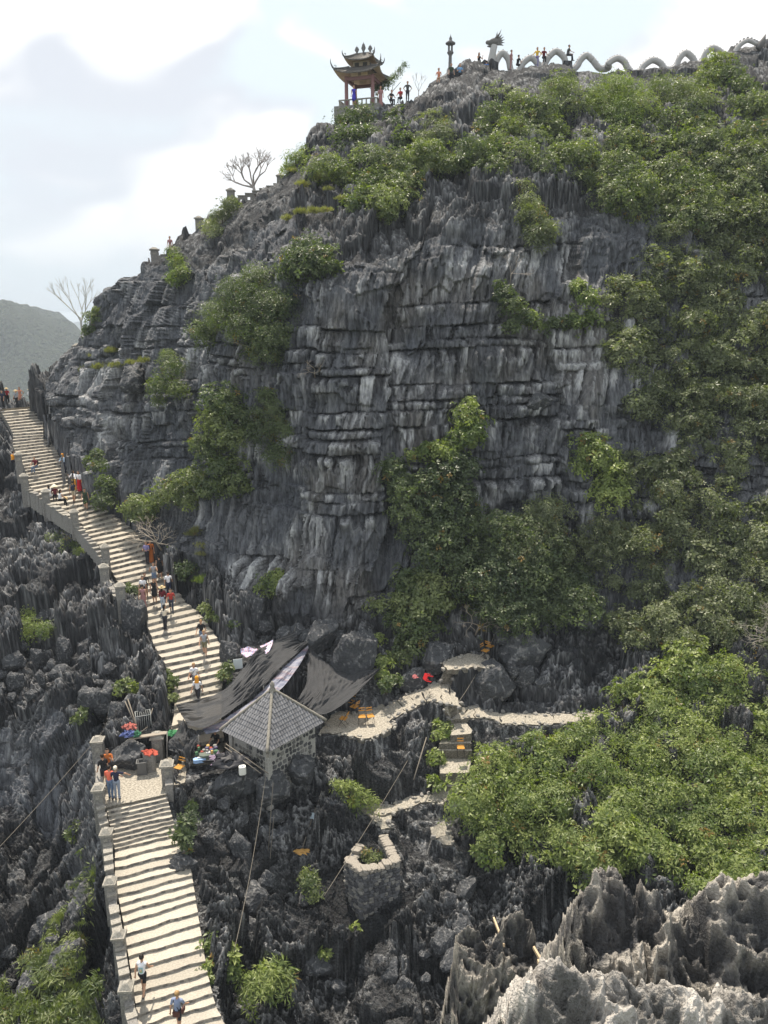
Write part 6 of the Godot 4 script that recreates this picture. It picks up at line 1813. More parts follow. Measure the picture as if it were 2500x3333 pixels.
		caps.append([w, w + d2 * 0.05, 0.03, 0.036, 0])
		hands.append([w + d2 * 0.05, d2, side])
	return [caps, hands, lowest, head, chest, hip]

func body_mesh(pose: String, wear: String, hair: String, cell: float) -> Array:
	var key := "body_%s_%s_%s_%.3f" % [pose, wear, hair, cell]
	if mesh_of.has(key):
		return mesh_of[key]
	var sk := skeleton(pose, wear, hair)
	var caps: Array = sk[0]
	var lo := Vector3(9, 9, 9)
	var hi := -lo
	for c: Array in caps:
		var r := Vector3.ONE * (maxf(c[2], c[3]) + cell * 3.0)
		lo = lo.min(c[0] - r).min(c[1] - r)
		hi = hi.max(c[0] + r).max(c[1] + r)
	var n := Vector3i((hi - lo) / cell) + Vector3i.ONE * 2
	var field := PackedFloat32Array()
	field.resize(n.x * n.y * n.z)
	field.fill(1.0)
	var near := PackedFloat32Array()
	near.resize(field.size())
	near.fill(1.0)
	var kind := PackedByteArray()
	kind.resize(field.size())
	for c: Array in caps:
		var a: Vector3 = c[0]
		var b: Vector3 = c[1]
		var ra: float = c[2]
		var rb: float = c[3]
		var grow := Vector3.ONE * (maxf(ra, rb) + cell * 2.5)
		var i0 := Vector3i(((a.min(b) - grow - lo) / cell).max(Vector3.ZERO))
		var i1 := Vector3i((a.max(b) + grow - lo) / cell) + Vector3i.ONE
		i1 = i1.min(n - Vector3i.ONE)
		var ab := b - a
		var len2 := maxf(ab.length_squared(), 1e-6)
		for z in range(i0.z, i1.z + 1):
			for y in range(i0.y, i1.y + 1):
				for x in range(i0.x, i1.x + 1):
					var p := lo + Vector3(x, y, z) * cell
					var t := clampf((p - a).dot(ab) / len2, 0.0, 1.0)
					var d := p.distance_to(a + ab * t) - lerpf(ra, rb, t)
					var k := (z * n.y + y) * n.x + x
					var f := field[k]
					if d < near[k]:
						near[k] = d
						kind[k] = c[4]
					var h := clampf(0.5 + 0.5 * (f - d) / 0.025, 0.0, 1.0)
					field[k] = lerpf(f, d, h) - 0.025 * h * (1.0 - h)
	# surface nets
	var at := {}
	var pts := PackedVector3Array()
	var kinds := PackedByteArray()
	var steps := [0, 1, n.x, n.x + 1, n.x * n.y, n.x * n.y + 1, n.x * n.y + n.x, n.x * n.y + n.x + 1]
	var corner := [Vector3(0, 0, 0), Vector3(1, 0, 0), Vector3(0, 1, 0), Vector3(1, 1, 0), Vector3(0, 0, 1), Vector3(1, 0, 1), Vector3(0, 1, 1), Vector3(1, 1, 1)]
	for z in n.z - 1:
		for y in n.y - 1:
			for x in n.x - 1:
				var k := (z * n.y + y) * n.x + x
				if absf(field[k]) > cell * 1.9:
					continue
				var inside := 0
				for q in 8:
					if field[k + steps[q]] < 0.0:
						inside += 1
				if inside == 0 or inside == 8:
					continue
				var sum := Vector3.ZERO
				var wsum := 0.0
				for e: Array in [[0, 1], [0, 2], [0, 4], [1, 3], [1, 5], [2, 3], [2, 6], [3, 7], [4, 5], [4, 6], [5, 7], [6, 7]]:
					var fa := field[k + steps[e[0]]]
					var fb := field[k + steps[e[1]]]
					if (fa < 0.0) != (fb < 0.0):
						sum += (corner[e[0]] as Vector3).lerp(corner[e[1]], fa / (fa - fb))
						wsum += 1.0
				at[k] = pts.size()
				pts.append(lo + (Vector3(x, y, z) + sum / wsum) * cell)
				kinds.append(kind[k])
	var sts := []
	for q in 5:
		sts.append(begin(false))
	for k: int in at:
		var z := k / (n.x * n.y)
		var y := (k / n.x) % n.y
		var x := k % n.x
		if x == 0 or y == 0 or z == 0:
			continue
		var dirs := [[1, n.x, n.x * n.y], [n.x, n.x * n.y, 1], [n.x * n.y, 1, n.x]]
		for d: Array in dirs:
			var f0 := field[k]
			var f1 := field[k + d[0]]
			if (f0 < 0.0) == (f1 < 0.0):
				continue
			var q := [k, k - d[1], k - d[1] - d[2], k - d[2]]
			if not (at.has(q[1]) and at.has(q[2]) and at.has(q[3])):
				continue
			var st: SurfaceTool = sts[kinds[at[k]]]
			var v := [pts[at[q[0]]], pts[at[q[1]]], pts[at[q[2]]], pts[at[q[3]]]]
			if f0 < 0.0:
				quad(st, v[3], v[2], v[1], v[0])
			else:
				quad(st, v[0], v[1], v[2], v[3])
	# hands: palm end and five bent fingers
	for h: Array in sk[1]:
		var b := frame_along(h[1])
		var palm: Vector3 = h[0]
		for k in 4:
			var off := b.x * (-0.024 + 0.016 * k)
			var long: float = [0.062, 0.072, 0.068, 0.054][k]
			var p0 := palm + off + b.y * 0.02
			var p1 := p0 + b.y * long * 0.55 + b.z * 0.006
			tube(sts[0], [p0, p1, p1 + (b.y * 0.8 + b.z * 0.6) * long * 0.5], [0.0095, 0.009, 0.007], 5)
		var t0 := palm - b.x * 0.03 - b.y * 0.01
		tube(sts[0], [t0, t0 - b.x * 0.02 + b.y * 0.03, t0 - b.x * 0.02 + b.y * 0.058 + b.z * 0.012], [0.011, 0.010, 0.008], 5)
	var me := ArrayMesh.new()
	var which := []
	for q in 5:
		var st: SurfaceTool = sts[q]
		st.generate_normals()
		var before := me.get_surface_count()
		st.commit(me)
		if me.get_surface_count() > before:
			which.append(q)
	mesh_of[key] = [me, which, sk]
	return mesh_of[key]

func build_people() -> void:
	var skin := plain("skin", Color(0.46, 0.27, 0.18), 0.6)
	var hair_k := plain("hair_dark", Color(0.018, 0.014, 0.012), 0.5)
	var hair_b := plain("hair_fair", Color(0.32, 0.20, 0.09), 0.5)
	var hair_w := plain("hair_white", Color(0.66, 0.62, 0.52), 0.6)
	var shoes := plain("shoes", Color(0.10, 0.09, 0.085), 0.7)
	var straw := plain("straw", Color(0.62, 0.47, 0.26), 0.8)
	var bag_m := plain("bag_black", Color(0.02, 0.02, 0.022), 0.6)
	var gid := 0
	for p: Array in FOLK:
		var at: Vector3 = p[1]
		var far := at.z < -70.0
		var built := body_mesh(p[2], p[7], "s", 0.034 if far else (0.026 if at.z > -40.0 else 0.03))
		var sk: Array = built[2]
		var o := thing("person", p[0], "person", at, deg_to_rad(-p[3]))
		var lift := Vector3(0, -sk[2], 0)
		var s: Vector3 = Vector3.ONE * (float(p[9]) / 1.70)
		var t := Transform3D(Basis().scaled(s), lift * s.y)
		var b := MeshInstance3D.new()
		b.name = "body"
		b.mesh = built[0]
		b.transform = t
		for k in built[1].size():
			var m: Material = [skin, plain("cloth_" + p[4], CLOTH[p[4]]), plain("cloth_" + p[5], CLOTH[p[5]]), shoes, {"k": hair_k, "b": hair_b, "w": hair_w}[p[6]]][built[1][k]]
			b.set_surface_override_material(k, m)
		o.add_child(b)
		var head: Vector3 = sk[3]
		var chest: Vector3 = sk[4]
		for x: String in p[8].split(" ", false):
			var st := begin(false)
			match x:
				"straw":
					lathe(st, [Vector2(0.0, 0.165), Vector2(0.07, 0.16), Vector2(0.105, 0.12), Vector2(0.115, 0.06), Vector2(0.23, 0.035), Vector2(0.23, 0.028), Vector2(0.11, 0.045)], 18, Transform3D(Basis(), head))
					part("sun_hat", done(st), straw, o, t)
				"cap":
					lathe(st, [Vector2(0.112, 0.04), Vector2(0.112, 0.09), Vector2(0.08, 0.15), Vector2(0.0, 0.17)], 16, Transform3D(Basis(), head))
					box(st, Transform3D(Basis(Vector3.RIGHT, 0.2), head + Vector3(0, 0.05, -0.14)), Vector3(0.15, 0.012, 0.1))
					part("cap", done(st), bag_m, o, t)
				"cone":
					lathe(st, [Vector2(0.26, 0.02), Vector2(0.0, 0.24)], 20, Transform3D(Basis(), head))
					lathe(st, [Vector2(0.0, 0.22), Vector2(0.25, 0.015)], 20, Transform3D(Basis(), head))
					part("conical_hat", done(st), plain("palm_leaf", Color(0.66, 0.58, 0.42), 0.8), o, t)
				"conehand":
					var c := Transform3D(Basis(Vector3.RIGHT, -1.0), chest + Vector3(0.1, -0.3, -0.35))
					lathe(st, [Vector2(0.24, 0.0), Vector2(0.0, 0.22)], 20, c)
					lathe(st, [Vector2(0.0, 0.2), Vector2(0.23, 0.0)], 20, c)
					part("conical_hat", done(st), straw, o, t)
				"scarf_o", "scarf_y":
					lathe(st, [Vector2(0.15, -0.22), Vector2(0.115, -0.1), Vector2(0.108, 0.02), Vector2(0.112, 0.09), Vector2(0.07, 0.155), Vector2(0.0, 0.17)], 16, Transform3D(Basis(), head + Vector3(0, 0, 0.025)))
					part("headscarf", done(st), plain("cloth_orange", CLOTH["orange"]) if x == "scarf_o" else plain("cloth_yellow", CLOTH["yellow"]), o, t)
				"pack", "packb":
					var r := RandomNumberGenerator.new()
					r.seed = 3
					st = begin(true)
					stone(st, Transform3D(Basis(), chest + Vector3(0, -0.08, 0.2)), Vector3(0.29, 0.42, 0.17), r, 0.2, 0.0)
					part("backpack", done(st), bag_m if x == "pack" else plain("bag_navy", Color(0.03, 0.035, 0.06), 0.6), o, t)
				"strap":
					tube(st, [chest + Vector3(-0.12, 0.13, 0.06), chest + Vector3(-0.06, 0.06, -0.15), chest + Vector3(0.12, -0.22, -0.14), chest + Vector3(0.18, -0.28, 0.0), chest + Vector3(0.1, -0.2, 0.15), chest + Vector3(-0.12, 0.13, 0.08)], [0.014, 0.014, 0.014, 0.014, 0.014, 0.014], 5)
					part("bag_strap", done(st), bag_m, o, t)
					st = begin(true)
					box(st, Transform3D(Basis(), chest + Vector3(0.2, -0.34, -0.02)), Vector3(0.08, 0.16, 0.22))
					part("shoulder_bag", done(st), plain("bag_brown", Color(0.09, 0.035, 0.03), 0.6), o, t)
				"waist":
					st = begin(true)
					box(st, Transform3D(Basis(), chest + Vector3(0, -0.38, 0.16)), Vector3(0.26, 0.2, 0.1))
					part("waist_bag", done(st), plain("bag_brown", Color(0.09, 0.035, 0.03), 0.6), o, t)
				"bag":
					st = begin(true)
					box(st, Transform3D(Basis(), chest + Vector3(-0.32, -0.78, 0.02)), Vector3(0.14, 0.34, 0.26), 0.0, null, 0.7)
					part("carrier_bag", done(st), bag_m, o, t)
				"camera":
					st = begin(true)
					box(st, Transform3D(Basis(), chest + Vector3(0.3, -0.42, -0.1)), Vector3(0.12, 0.09, 0.09))
					part("camera", done(st), bag_m, o, t)
				"print":
					var im := Image.create(32, 32, false, Image.FORMAT_RGB8)
					im.fill(lin(0.74, 0.74, 0.77))
					im.fill_rect(Rect2i(5, 3, 22, 26), lin(0.22, 0.42, 0.50))
					im.fill_rect(Rect2i(7, 14, 18, 13), lin(0.28, 0.40, 0.26))
					im.fill_rect(Rect2i(11, 9, 10, 12), lin(0.50, 0.36, 0.20))
					im.fill_rect(Rect2i(14, 11, 6, 5), lin(0.60, 0.50, 0.42))
					var pm := plain("shirt_print", Color(1, 1, 1), 0.85)
					pm.albedo_texture = ImageTexture.create_from_image(im)
					var pl := SurfaceTool.new()
					pl.begin(Mesh.PRIMITIVE_TRIANGLES)
					for j in 6:
						for i in 6:
							for q: Array in [[0, 0], [0, 1], [1, 1], [0, 0], [1, 1], [1, 0]]:
								var u: float = (i + q[0]) / 6.0
								var v: float = (j + q[1]) / 6.0
								pl.set_uv(Vector2(1.0 - u, 1.0 - v))
								var ang := (u - 0.5) * 1.7
								var rad := lerpf(0.135, 0.152, v)
								pl.add_vertex(Vector3(sin(ang) * rad, chest.y - 0.26 + 0.32 * v, chest.z * (0.4 + 0.6 * v) + cos(ang) * rad))
					pl.generate_normals()
					part("shirt_print", pl.commit(), pm, o, t)
# ---------------------------------------------------------------- plants
var PLANTS := [
	["hanging_shrub", "large dark fine leaved thicket hanging down the cliff's left centre", "shrub", 1, 1, 1, Vector3(-12.08, -0.68, -57.64), [-12.0,0.3,-57.4,1.43, -10.2,1.4,-57.3,1.62, -8.9,2.8,-57.7,1.28, -7.6,0.8,-55.1,1.56, -9.3,-0.5,-55.3,1.58, -8.0,-2.0,-53.8,1.16, -13.1,-0.8,-57.7,1.03, -7.5,-1.1,-54.0,1.22, -11.2,2.3,-59.1,1.04, -8.8,1.2,-56.2,1.49]],
	["round_tree", "rounded dark green tree on ledge high on cliff face", "tree", 0, 1, 1, Vector3(-6.16, 3.2, -56.65), [-6.1,4.0,-56.5,1.18, -4.4,4.2,-55.5,1.16, -5.3,4.8,-56.6,1.18, -6.6,3.2,-56.3,0.79, -3.8,3.6,-54.9,0.7, -5.3,3.7,-55.5,1.29]],
	["cliff_shrub", "tall bright topped shrub on lower left cliff beside narrow leaved one", "shrub", 0, 2, 1, Vector3(-11.29, -6.39, -54.8), [-11.1,-5.4,-54.1,1.38, -11.4,-6.8,-53.8,1.38, -10.5,-7.8,-52.9,1.17, -12.7,-8.2,-54.3,0.93, -10.0,-6.4,-53.3,0.97, -12.1,-9.0,-53.4,0.92, -13.4,-8.5,-54.7,0.6]],
	["cliff_shrub", "narrow leaved greenish bush right of the tall lower left shrub", "shrub", 2, 1, 1, Vector3(-7.57, -6.76, -52.69), [-7.5,-5.9,-52.1,1.08, -8.0,-7.3,-51.8,1.14, -7.0,-8.6,-50.8,0.87, -7.8,-5.0,-52.7,0.76, -8.7,-6.3,-52.8,0.83, -6.8,-6.9,-51.5,0.75]],
	["cliff_shrub", "wide low shrub overhanging the upper stairs, middle of three", "shrub", 0, 2, 1, Vector3(-14.96, -12.58, -54.83), [-14.8,-11.6,-54.3,1.22, -13.4,-10.7,-53.7,1, -16.1,-12.4,-55.1,0.96, -13.9,-12.3,-53.5,0.87, -12.6,-11.4,-53.0,0.79]],
	["cliff_shrub", "small rounded shrub overhanging upper stairs, leftmost of three", "shrub", 0, 2, 1, Vector3(-18.49, -13.92, -56.67), [-18.3,-13.2,-56.3,0.84, -19.0,-13.8,-56.4,0.7, -17.4,-13.3,-55.6,0.69, -17.8,-13.8,-55.7,0.63]],
	["cliff_shrub", "shrub right of the wide low one, highest of three overhanging stairs", "shrub", 0, 2, 1, Vector3(-11.13, -10.63, -52.97), [-11.0,-9.8,-52.3,1.04, -10.0,-10.6,-51.6,0.9, -11.4,-11.1,-52.3,0.78, -9.8,-9.3,-52.1,0.7]],
	["cliff_tree", "small pale green umbrella shaped tree at the cliff foot above awnings", "tree", 0, 3, 1, Vector3(-7.31, -17.23, -47.89), [-7.2,-16.5,-47.5,0.79, -7.9,-17.0,-47.5,0.61, -6.5,-16.4,-47.3,0.6, -6.9,-16.1,-47.7,0.61]],
	["cliff_shrub", "pale shrub in crevice beside boulder on the left ledge", "shrub", 2, 2, 1, Vector3(-16.18, -4.11, -59.83), [-16.0,-3.4,-59.4,0.92, -17.0,-4.8,-59.6,0.93, -15.3,-4.8,-58.1,0.63, -17.3,-5.8,-59.5,0.5, -16.8,-2.5,-60.9,0.65]],
	["cliff_shrub", "yellow green shrub on left skyline below the capped posts", "shrub", 2, 3, 1, Vector3(-17.31, 4.25, -67.86), [-17.3,4.8,-68.0,0.79, -17.3,3.6,-66.6,0.62, -18.3,5.9,-70.2,0.57, -16.7,4.0,-66.6,0.54]],
	["cliff_shrub", "dark bush beside the thin bare tree at far left skyline", "shrub", 0, 2, 1, Vector3(-26.83, -0.08, -73.51), [-26.6,0.4,-73.1,0.77, -27.0,-0.7,-72.9,0.64, -26.3,1.1,-73.3,0.43]],
	["cliff_shrub", "wispy pale shrub on the skyline left of summit shrubs", "shrub", 2, 3, 1, Vector3(-7.24, 12.61, -68.82), [-7.3,13.1,-69.0,0.77, -6.7,13.9,-69.8,0.55, -8.0,12.2,-68.4,0.54]],
	["cliff_shrub", "brownish green shrub against the pierced wall's tall end post", "shrub", 2, 4, 1, Vector3(-13.8, 8.18, -69.93), [-13.8,8.7,-69.9,0.88, -14.9,8.0,-70.3,0.8, -13.0,9.7,-70.1,0.72, -14.0,7.3,-68.9,0.63]],
	["summit_shrub", "dark bushy shrub directly beneath the pavilion", "shrub", 0, 1, 1, Vector3(-3.02, 15.24, -70.69), [-3.0,16.2,-71.3,1.35, -1.9,16.9,-72.1,1.2, -2.5,14.2,-68.4,1.38, -1.1,14.7,-69.1,1.08, -3.4,14.9,-69.7,0.93]],
	["summit_shrub", "dark bush right of pavilion's bush, below sitting man", "shrub", 0, 1, 1, Vector3(1.24, 14.73, -69.26), [1.2,15.5,-69.8,1.09, 1.6,14.0,-67.5,1.06, 0.8,16.8,-71.7,0.79, 1.9,15.1,-69.0,0.77]],
	["summit_shrub", "olive bush below the summit rock, third from the pavilion", "shrub", 2, 4, 1, Vector3(3.86, 14.8, -68.41), [3.9,15.7,-69.0,1.23, 4.5,14.1,-66.6,1.19, 3.2,13.8,-66.7,0.89, 4.9,15.2,-68.2,0.76]],
	["overhang_shrub", "broad pale shrub spilling over top edge of grey cliff", "shrub", 0, 2, 1, Vector3(0.08, 7.48, -59.25), [0.1,8.4,-59.8,1.37, -1.3,8.8,-60.4,1.1, 1.4,9.3,-60.8,1.18, -1.0,10.0,-62.1,1.2, 0.7,9.8,-61.8,1.19, 1.9,10.2,-62.0,1.05, -2.3,8.3,-59.8,0.68, 0.3,7.4,-58.6,0.6]],
	["cliff_shrub", "pale grey green shrub at cliff's upper right corner", "shrub", 2, 4, 1, Vector3(10.56, 6.58, -58.27), [10.5,7.2,-58.0,1, 10.8,5.9,-57.0,0.92, 10.3,8.3,-59.1,0.81, 11.4,6.4,-57.6,0.73, 10.1,9.5,-60.3,0.75]],
	["summit_tree", "largest bright yellow green rounded tree below the dragon", "tree", 1, 3, 1, Vector3(19.09, 16.4, -69.34), [19.3,17.9,-70.4,2.04, 20.5,16.8,-69.1,1.69, 17.8,17.0,-69.3,1.46, 19.0,15.8,-67.8,1.66, 17.4,17.9,-70.6,1.01]],
	["summit_tree", "bright feathery tree right of the largest, below dragon", "tree", 2, 2, 1, Vector3(24.47, 16.86, -69.82), [24.6,18.0,-70.4,1.64, 23.4,18.9,-71.5,1.42, 25.9,17.4,-69.6,1.31, 24.4,16.3,-68.5,1.37]],
	["summit_tree", "wind swept tree below dragon's middle arches, left of largest", "tree", 2, 2, 1, Vector3(14.7, 17.58, -70.73), [14.7,18.6,-71.1,1.41, 13.0,17.0,-69.3,1.23, 15.6,17.0,-69.4,1.08, 14.5,19.4,-72.2,0.95, 15.6,19.9,-72.9,0.88]],
	["summit_tree", "tree hiding the dragon's body near the right edge", "tree", 0, 2, 1, Vector3(28.89, 20.63, -73.99), [28.9,21.5,-74.3,1.22, 29.5,20.3,-72.9,1.28, 27.5,19.8,-72.5,1.11, 29.7,18.7,-70.9,1.25]],
	["slope_tree", "pale glossy leaved tree high on the right edge", "tree", 0, 4, 1, Vector3(26.7, 10.86, -62.87), [26.6,11.8,-62.9,1.49, 27.6,10.7,-61.8,1.33, 25.0,11.1,-62.3,1.2, 26.3,9.9,-61.1,1.32, 28.5,12.3,-63.5,1.07]],
	["slope_tree", "small glossy tree left of the pale right edge tree", "tree", 0, 4, 1, Vector3(24.01, 12.38, -64.43), [24.0,13.2,-64.7,1.23, 25.4,14.0,-65.7,0.95, 22.9,12.1,-63.5,0.93]],
	["cliff_shrub", "dark vine patch on upper right face of the cliff", "shrub", 0, 1, 1, Vector3(8.27, 1.33, -54.93), [8.2,1.8,-54.5,0.7, 8.8,1.0,-54.1,0.83, 9.5,0.3,-53.8,0.76, 7.9,2.4,-54.9,0.45, 8.6,-0.2,-53.7,0.51]],
	["cliff_shrub", "row of bright shrubs on ledge at cliff's right edge, leftmost", "shrub", 0, 3, 1, Vector3(10.16, -0.08, -54.49), [10.1,0.3,-54.0,0.51, 10.5,-0.2,-53.9,0.44]],
	["cliff_shrub", "round dark shrub on ledge between two bright ones, right edge", "shrub", 0, 1, 1, Vector3(11.6, -0.63, -54.43), [11.5,-0.2,-54.0,0.64, 12.2,-0.0,-54.2,0.45]],
	["cliff_shrub", "bright shrub on ledge touching the leafy slope's edge", "shrub", 0, 3, 1, Vector3(13.26, -0.32, -54.82), [13.1,0.1,-54.4,0.64, 13.9,1.5,-55.1,0.77, 13.4,2.3,-55.5,0.58, 14.3,0.3,-54.6,0.64]],
	["climbing_vine", "pale vine climbing high up the cliff in narrow tongue", "vine", 0, 3, 1, Vector3(5.63, -5.86, -51.67), [5.6,-5.4,-51.2,0.62, 5.2,-6.1,-50.7,0.86, 5.6,-7.1,-50.3,0.92, 4.7,-7.5,-50.2,0.74, 6.1,-6.3,-50.9,0.62, 5.8,-5.0,-51.5,0.37]],
	["climbing_vine", "yellow green vine arm reaching left across the cliff", "vine", 0, 3, 1, Vector3(2.76, -8.61, -50.4), [2.7,-8.1,-49.9,0.61, 1.8,-8.4,-49.8,0.49, 3.6,-8.1,-49.9,0.67, 4.4,-8.4,-49.8,0.73]],
	["climbing_vine", "dense dark vine curtain down the middle of cliff", "vine", 0, 1, 1.1, Vector3(0.62, -10.09, -49.72), [0.6,-9.3,-49.2,0.91, 1.2,-10.4,-48.6,1.09, 2.7,-10.2,-48.9,1.03, 3.9,-9.6,-49.1,1.04, 5.1,-9.1,-49.5,0.98, 1.5,-11.7,-48.1,1.15, 3.3,-11.6,-48.2,1.27, 4.8,-11.0,-48.5,1.21, 2.1,-12.9,-47.6,1.2, 3.9,-13.1,-47.6,1.27, 5.4,-12.4,-48.0,1.09, 3.0,-14.4,-47.0,1.2, 4.6,-14.6,-47.0,1.08]],
	["climbing_vine", "bright vine apron at the foot of the cliff", "vine", 0, 2, 1, Vector3(1.5, -16.81, -46.89), [1.5,-15.9,-46.4,0.95, 2.8,-16.0,-46.3,1.07, 0.9,-17.0,-45.8,0.83, 2.2,-17.2,-45.6,1.12, 3.5,-17.0,-45.8,0.89, 1.3,-18.1,-45.1,1, 2.6,-18.3,-44.8,0.99, 1.7,-19.1,-44.3,0.87, 0.6,-17.9,-45.4,0.65, 1.0,-19.8,-43.7,0.57, -0.4,-17.2,-45.7,0.65]],
	["slope_tree", "tall olive tree standing right of the vine curtain", "tree", 1, 4, 1, Vector3(10.65, -12.97, -49.11), [10.5,-11.9,-48.5,1.22, 10.2,-13.4,-47.7,1.39, 8.9,-14.3,-47.2,1.32, 11.0,-14.4,-47.3,1.21, 9.9,-12.8,-48.2,1.03]],
	["slope_tree", "dark green tree spreading below the tall olive tree", "tree", 0, 1, 1, Vector3(8.04, -16.95, -46.59), [7.9,-15.8,-46.1,1.37, 9.6,-15.9,-46.2,1.25, 7.2,-17.1,-45.4,1.06, 8.6,-17.1,-45.3,1.06, 6.4,-16.7,-45.9,0.71]],
	["slope_tree", "bright crowned tree against cliff's right edge, mid height", "tree", 0, 3, 1, Vector3(14.18, -9.93, -50.53), [13.9,-8.9,-49.9,1.36, 13.4,-7.8,-50.6,0.99, 14.9,-9.7,-49.6,1.11, 14.5,-10.9,-49.1,1.1, 12.9,-8.9,-50.2,0.8]],
	["slope_tree", "grey green tree below the bright crowned one", "tree", 1, 4, 1, Vector3(13.94, -14.04, -48.43), [13.7,-13.0,-47.9,1.21, 14.2,-14.3,-47.1,1.14, 13.1,-13.9,-47.7,0.91, 14.8,-13.3,-47.8,0.9]],
	["slope_tree", "big leafy tree at right, just above lower thicket", "tree", 0, 3, 1, Vector3(17.46, -19.81, -41.19), [17.3,-18.8,-41.0,1.19, 17.7,-19.3,-40.0,1.06, 16.4,-19.6,-40.8,0.92, 15.2,-20.2,-40.9,0.92, 13.9,-20.8,-40.9,0.82, 15.4,-20.6,-39.9,0.91]],
	["path_shrub", "bright light green bush at the top of side steps", "shrub", 0, 3, 1, Vector3(3.35, -22.58, -39.64), [3.3,-22.1,-39.4,0.42, 3.0,-22.3,-39.0,0.31, 3.5,-22.3,-39.0,0.31, 3.2,-22.0,-39.8,0.27]],
	["path_shrub", "small bright bush left of side steps, lower one", "shrub", 0, 3, 1, Vector3(2.96, -23.44, -38.31), [2.9,-23.0,-38.0,0.33, 2.6,-23.1,-37.7,0.23, 3.2,-23.2,-37.9,0.21]],
	["path_shrub", "small bush at left end of the lowest side step", "shrub", 0, 3, 1, Vector3(2.64, -24.28, -37.08), [2.6,-23.8,-36.8,0.3, 2.9,-24.0,-36.6,0.23]],
	["rock_shrub", "spreading bright shrub among rocks below the hut", "shrub", 2, 3, 1, Vector3(-1.75, -24.1, -35.6), [-1.7,-23.4,-35.2,0.53, -1.1,-23.8,-35.4,0.44, -2.3,-23.1,-35.2,0.39, -0.6,-24.3,-35.5,0.34, -1.4,-24.0,-35.1,0.34]],
	["rock_shrub", "single green bush on dark rocks left of ruin", "shrub", 1, 2, 1, Vector3(-3.52, -26.32, -31.59), [-3.5,-25.7,-31.3,0.4, -3.7,-25.5,-31.6,0.31, -3.3,-26.0,-31.0,0.29]],
	["rock_shrub", "large yellow green bush at bottom centre beside stairs", "shrub", 2, 3, 1, Vector3(-5.05, -27.52, -27.03), [-5.0,-26.7,-26.7,0.59, -4.4,-27.1,-26.7,0.51, -5.3,-26.8,-26.1,0.5, -4.7,-26.8,-27.4,0.44, -5.6,-26.6,-26.5,0.35, -4.3,-27.1,-27.4,0.36]],
	["rock_shrub", "leafy bush at right edge of the lower stairs", "shrub", 0, 3, 1, Vector3(-6.81, -26.16, -26.95), [-6.7,-25.5,-26.7,0.51, -7.1,-25.1,-26.9,0.43, -7.2,-25.3,-25.9,0.34, -6.3,-26.0,-26.5,0.31, -7.0,-25.6,-25.6,0.26]],
	["rock_shrub", "dark bush hanging on rock right of the lower flight", "shrub", 0, 1, 1, Vector3(-9.24, -23.01, -31.85), [-9.1,-22.5,-31.6,0.44, -9.2,-22.7,-31.0,0.39, -9.0,-23.0,-30.5,0.28, -9.1,-22.3,-32.3,0.27]],
	["stair_shrub", "green bush at left edge of upper stairs, above cage", "shrub", 0, 2, 1, Vector3(-12.34, -20.44, -40.83), [-12.3,-20.0,-40.7,0.4, -12.7,-19.8,-41.4,0.33, -11.9,-20.4,-39.5,0.34]],
	["stair_shrub", "green bush at right edge of the stairs below tarpaulin top", "shrub", 0, 2, 1, Vector3(-9.36, -20.3, -42.49), [-9.3,-19.9,-42.3,0.36, -9.4,-20.1,-41.7,0.3]],
	["stair_shrub", "dark bush behind the lowest parapet post, left of upper stairs", "shrub", 0, 1, 1, Vector3(-16.84, -18.01, -49.3), [-16.8,-17.6,-49.3,0.47, -17.3,-17.5,-50.0,0.32]],
	["stair_shrub", "bushes in the crevice at left foot of cliff by stairs", "shrub", 0, 1, 1, Vector3(-21.9, -13.01, -59.65), [-21.7,-12.4,-59.3,0.81, -22.7,-11.2,-60.9,0.67, -21.7,-13.5,-58.4,0.8, -23.2,-10.4,-61.9,0.45, -24.1,-11.0,-62.1,0.46]],
	["stair_shrub", "green bush right of stairs behind the group of walkers", "shrub", 0, 1, 1, Vector3(-13.67, -16.92, -50.61), [-13.6,-16.4,-50.4,0.64, -14.2,-16.1,-51.2,0.52, -14.9,-15.7,-52.1,0.39]],
	["stair_shrub", "pale bush beside steps by the rock, right of walkers", "shrub", 0, 2, 1, Vector3(-11.72, -18.54, -47.89), [-11.6,-18.1,-47.7,0.43, -11.2,-18.4,-47.1,0.36, -10.4,-18.4,-46.8,0.48, -9.7,-18.6,-46.1,0.42]],
	["left_shrub", "grassy green bush on rocks left of upper stairs", "shrub", 2, 3, 1, Vector3(-23.24, -16.57, -54.78), [-23.2,-16.0,-54.8,0.76, -24.5,-15.8,-55.7,0.7, -22.9,-15.8,-55.6,0.56, -22.0,-16.3,-54.2,0.48]],
	["left_shrub", "pale pointed shrub on far left rocks", "shrub", 1, 3, 1, Vector3(-22.8, -19.47, -46.34), [-22.8,-18.9,-46.4,0.78, -23.1,-19.2,-45.9,0.6, -23.4,-18.6,-48.2,0.43, -21.6,-19.0,-46.0,0.54]],
	["left_shrub", "small bush on rocks above the wire cage", "shrub", 0, 2, 1, Vector3(-14.88, -20.43, -40.61), [-14.8,-20.0,-40.4,0.37, -14.2,-20.1,-40.1,0.32, -15.0,-20.2,-40.1,0.26]],
	["left_shrub", "small bush on dark rocks left of cage", "shrub", 0, 2, 1, Vector3(-16.85, -21.55, -39.38), [-16.7,-21.1,-39.1,0.31, -17.0,-21.3,-39.1,0.26]],
	["left_shrub", "green bush in the cleft left of lower parapet", "shrub", 0, 2, 1, Vector3(-16.19, -26.03, -34.93), [-16.0,-25.5,-34.6,0.34, -15.8,-25.2,-34.7,0.26, -14.6,-25.3,-33.2,0.28]],
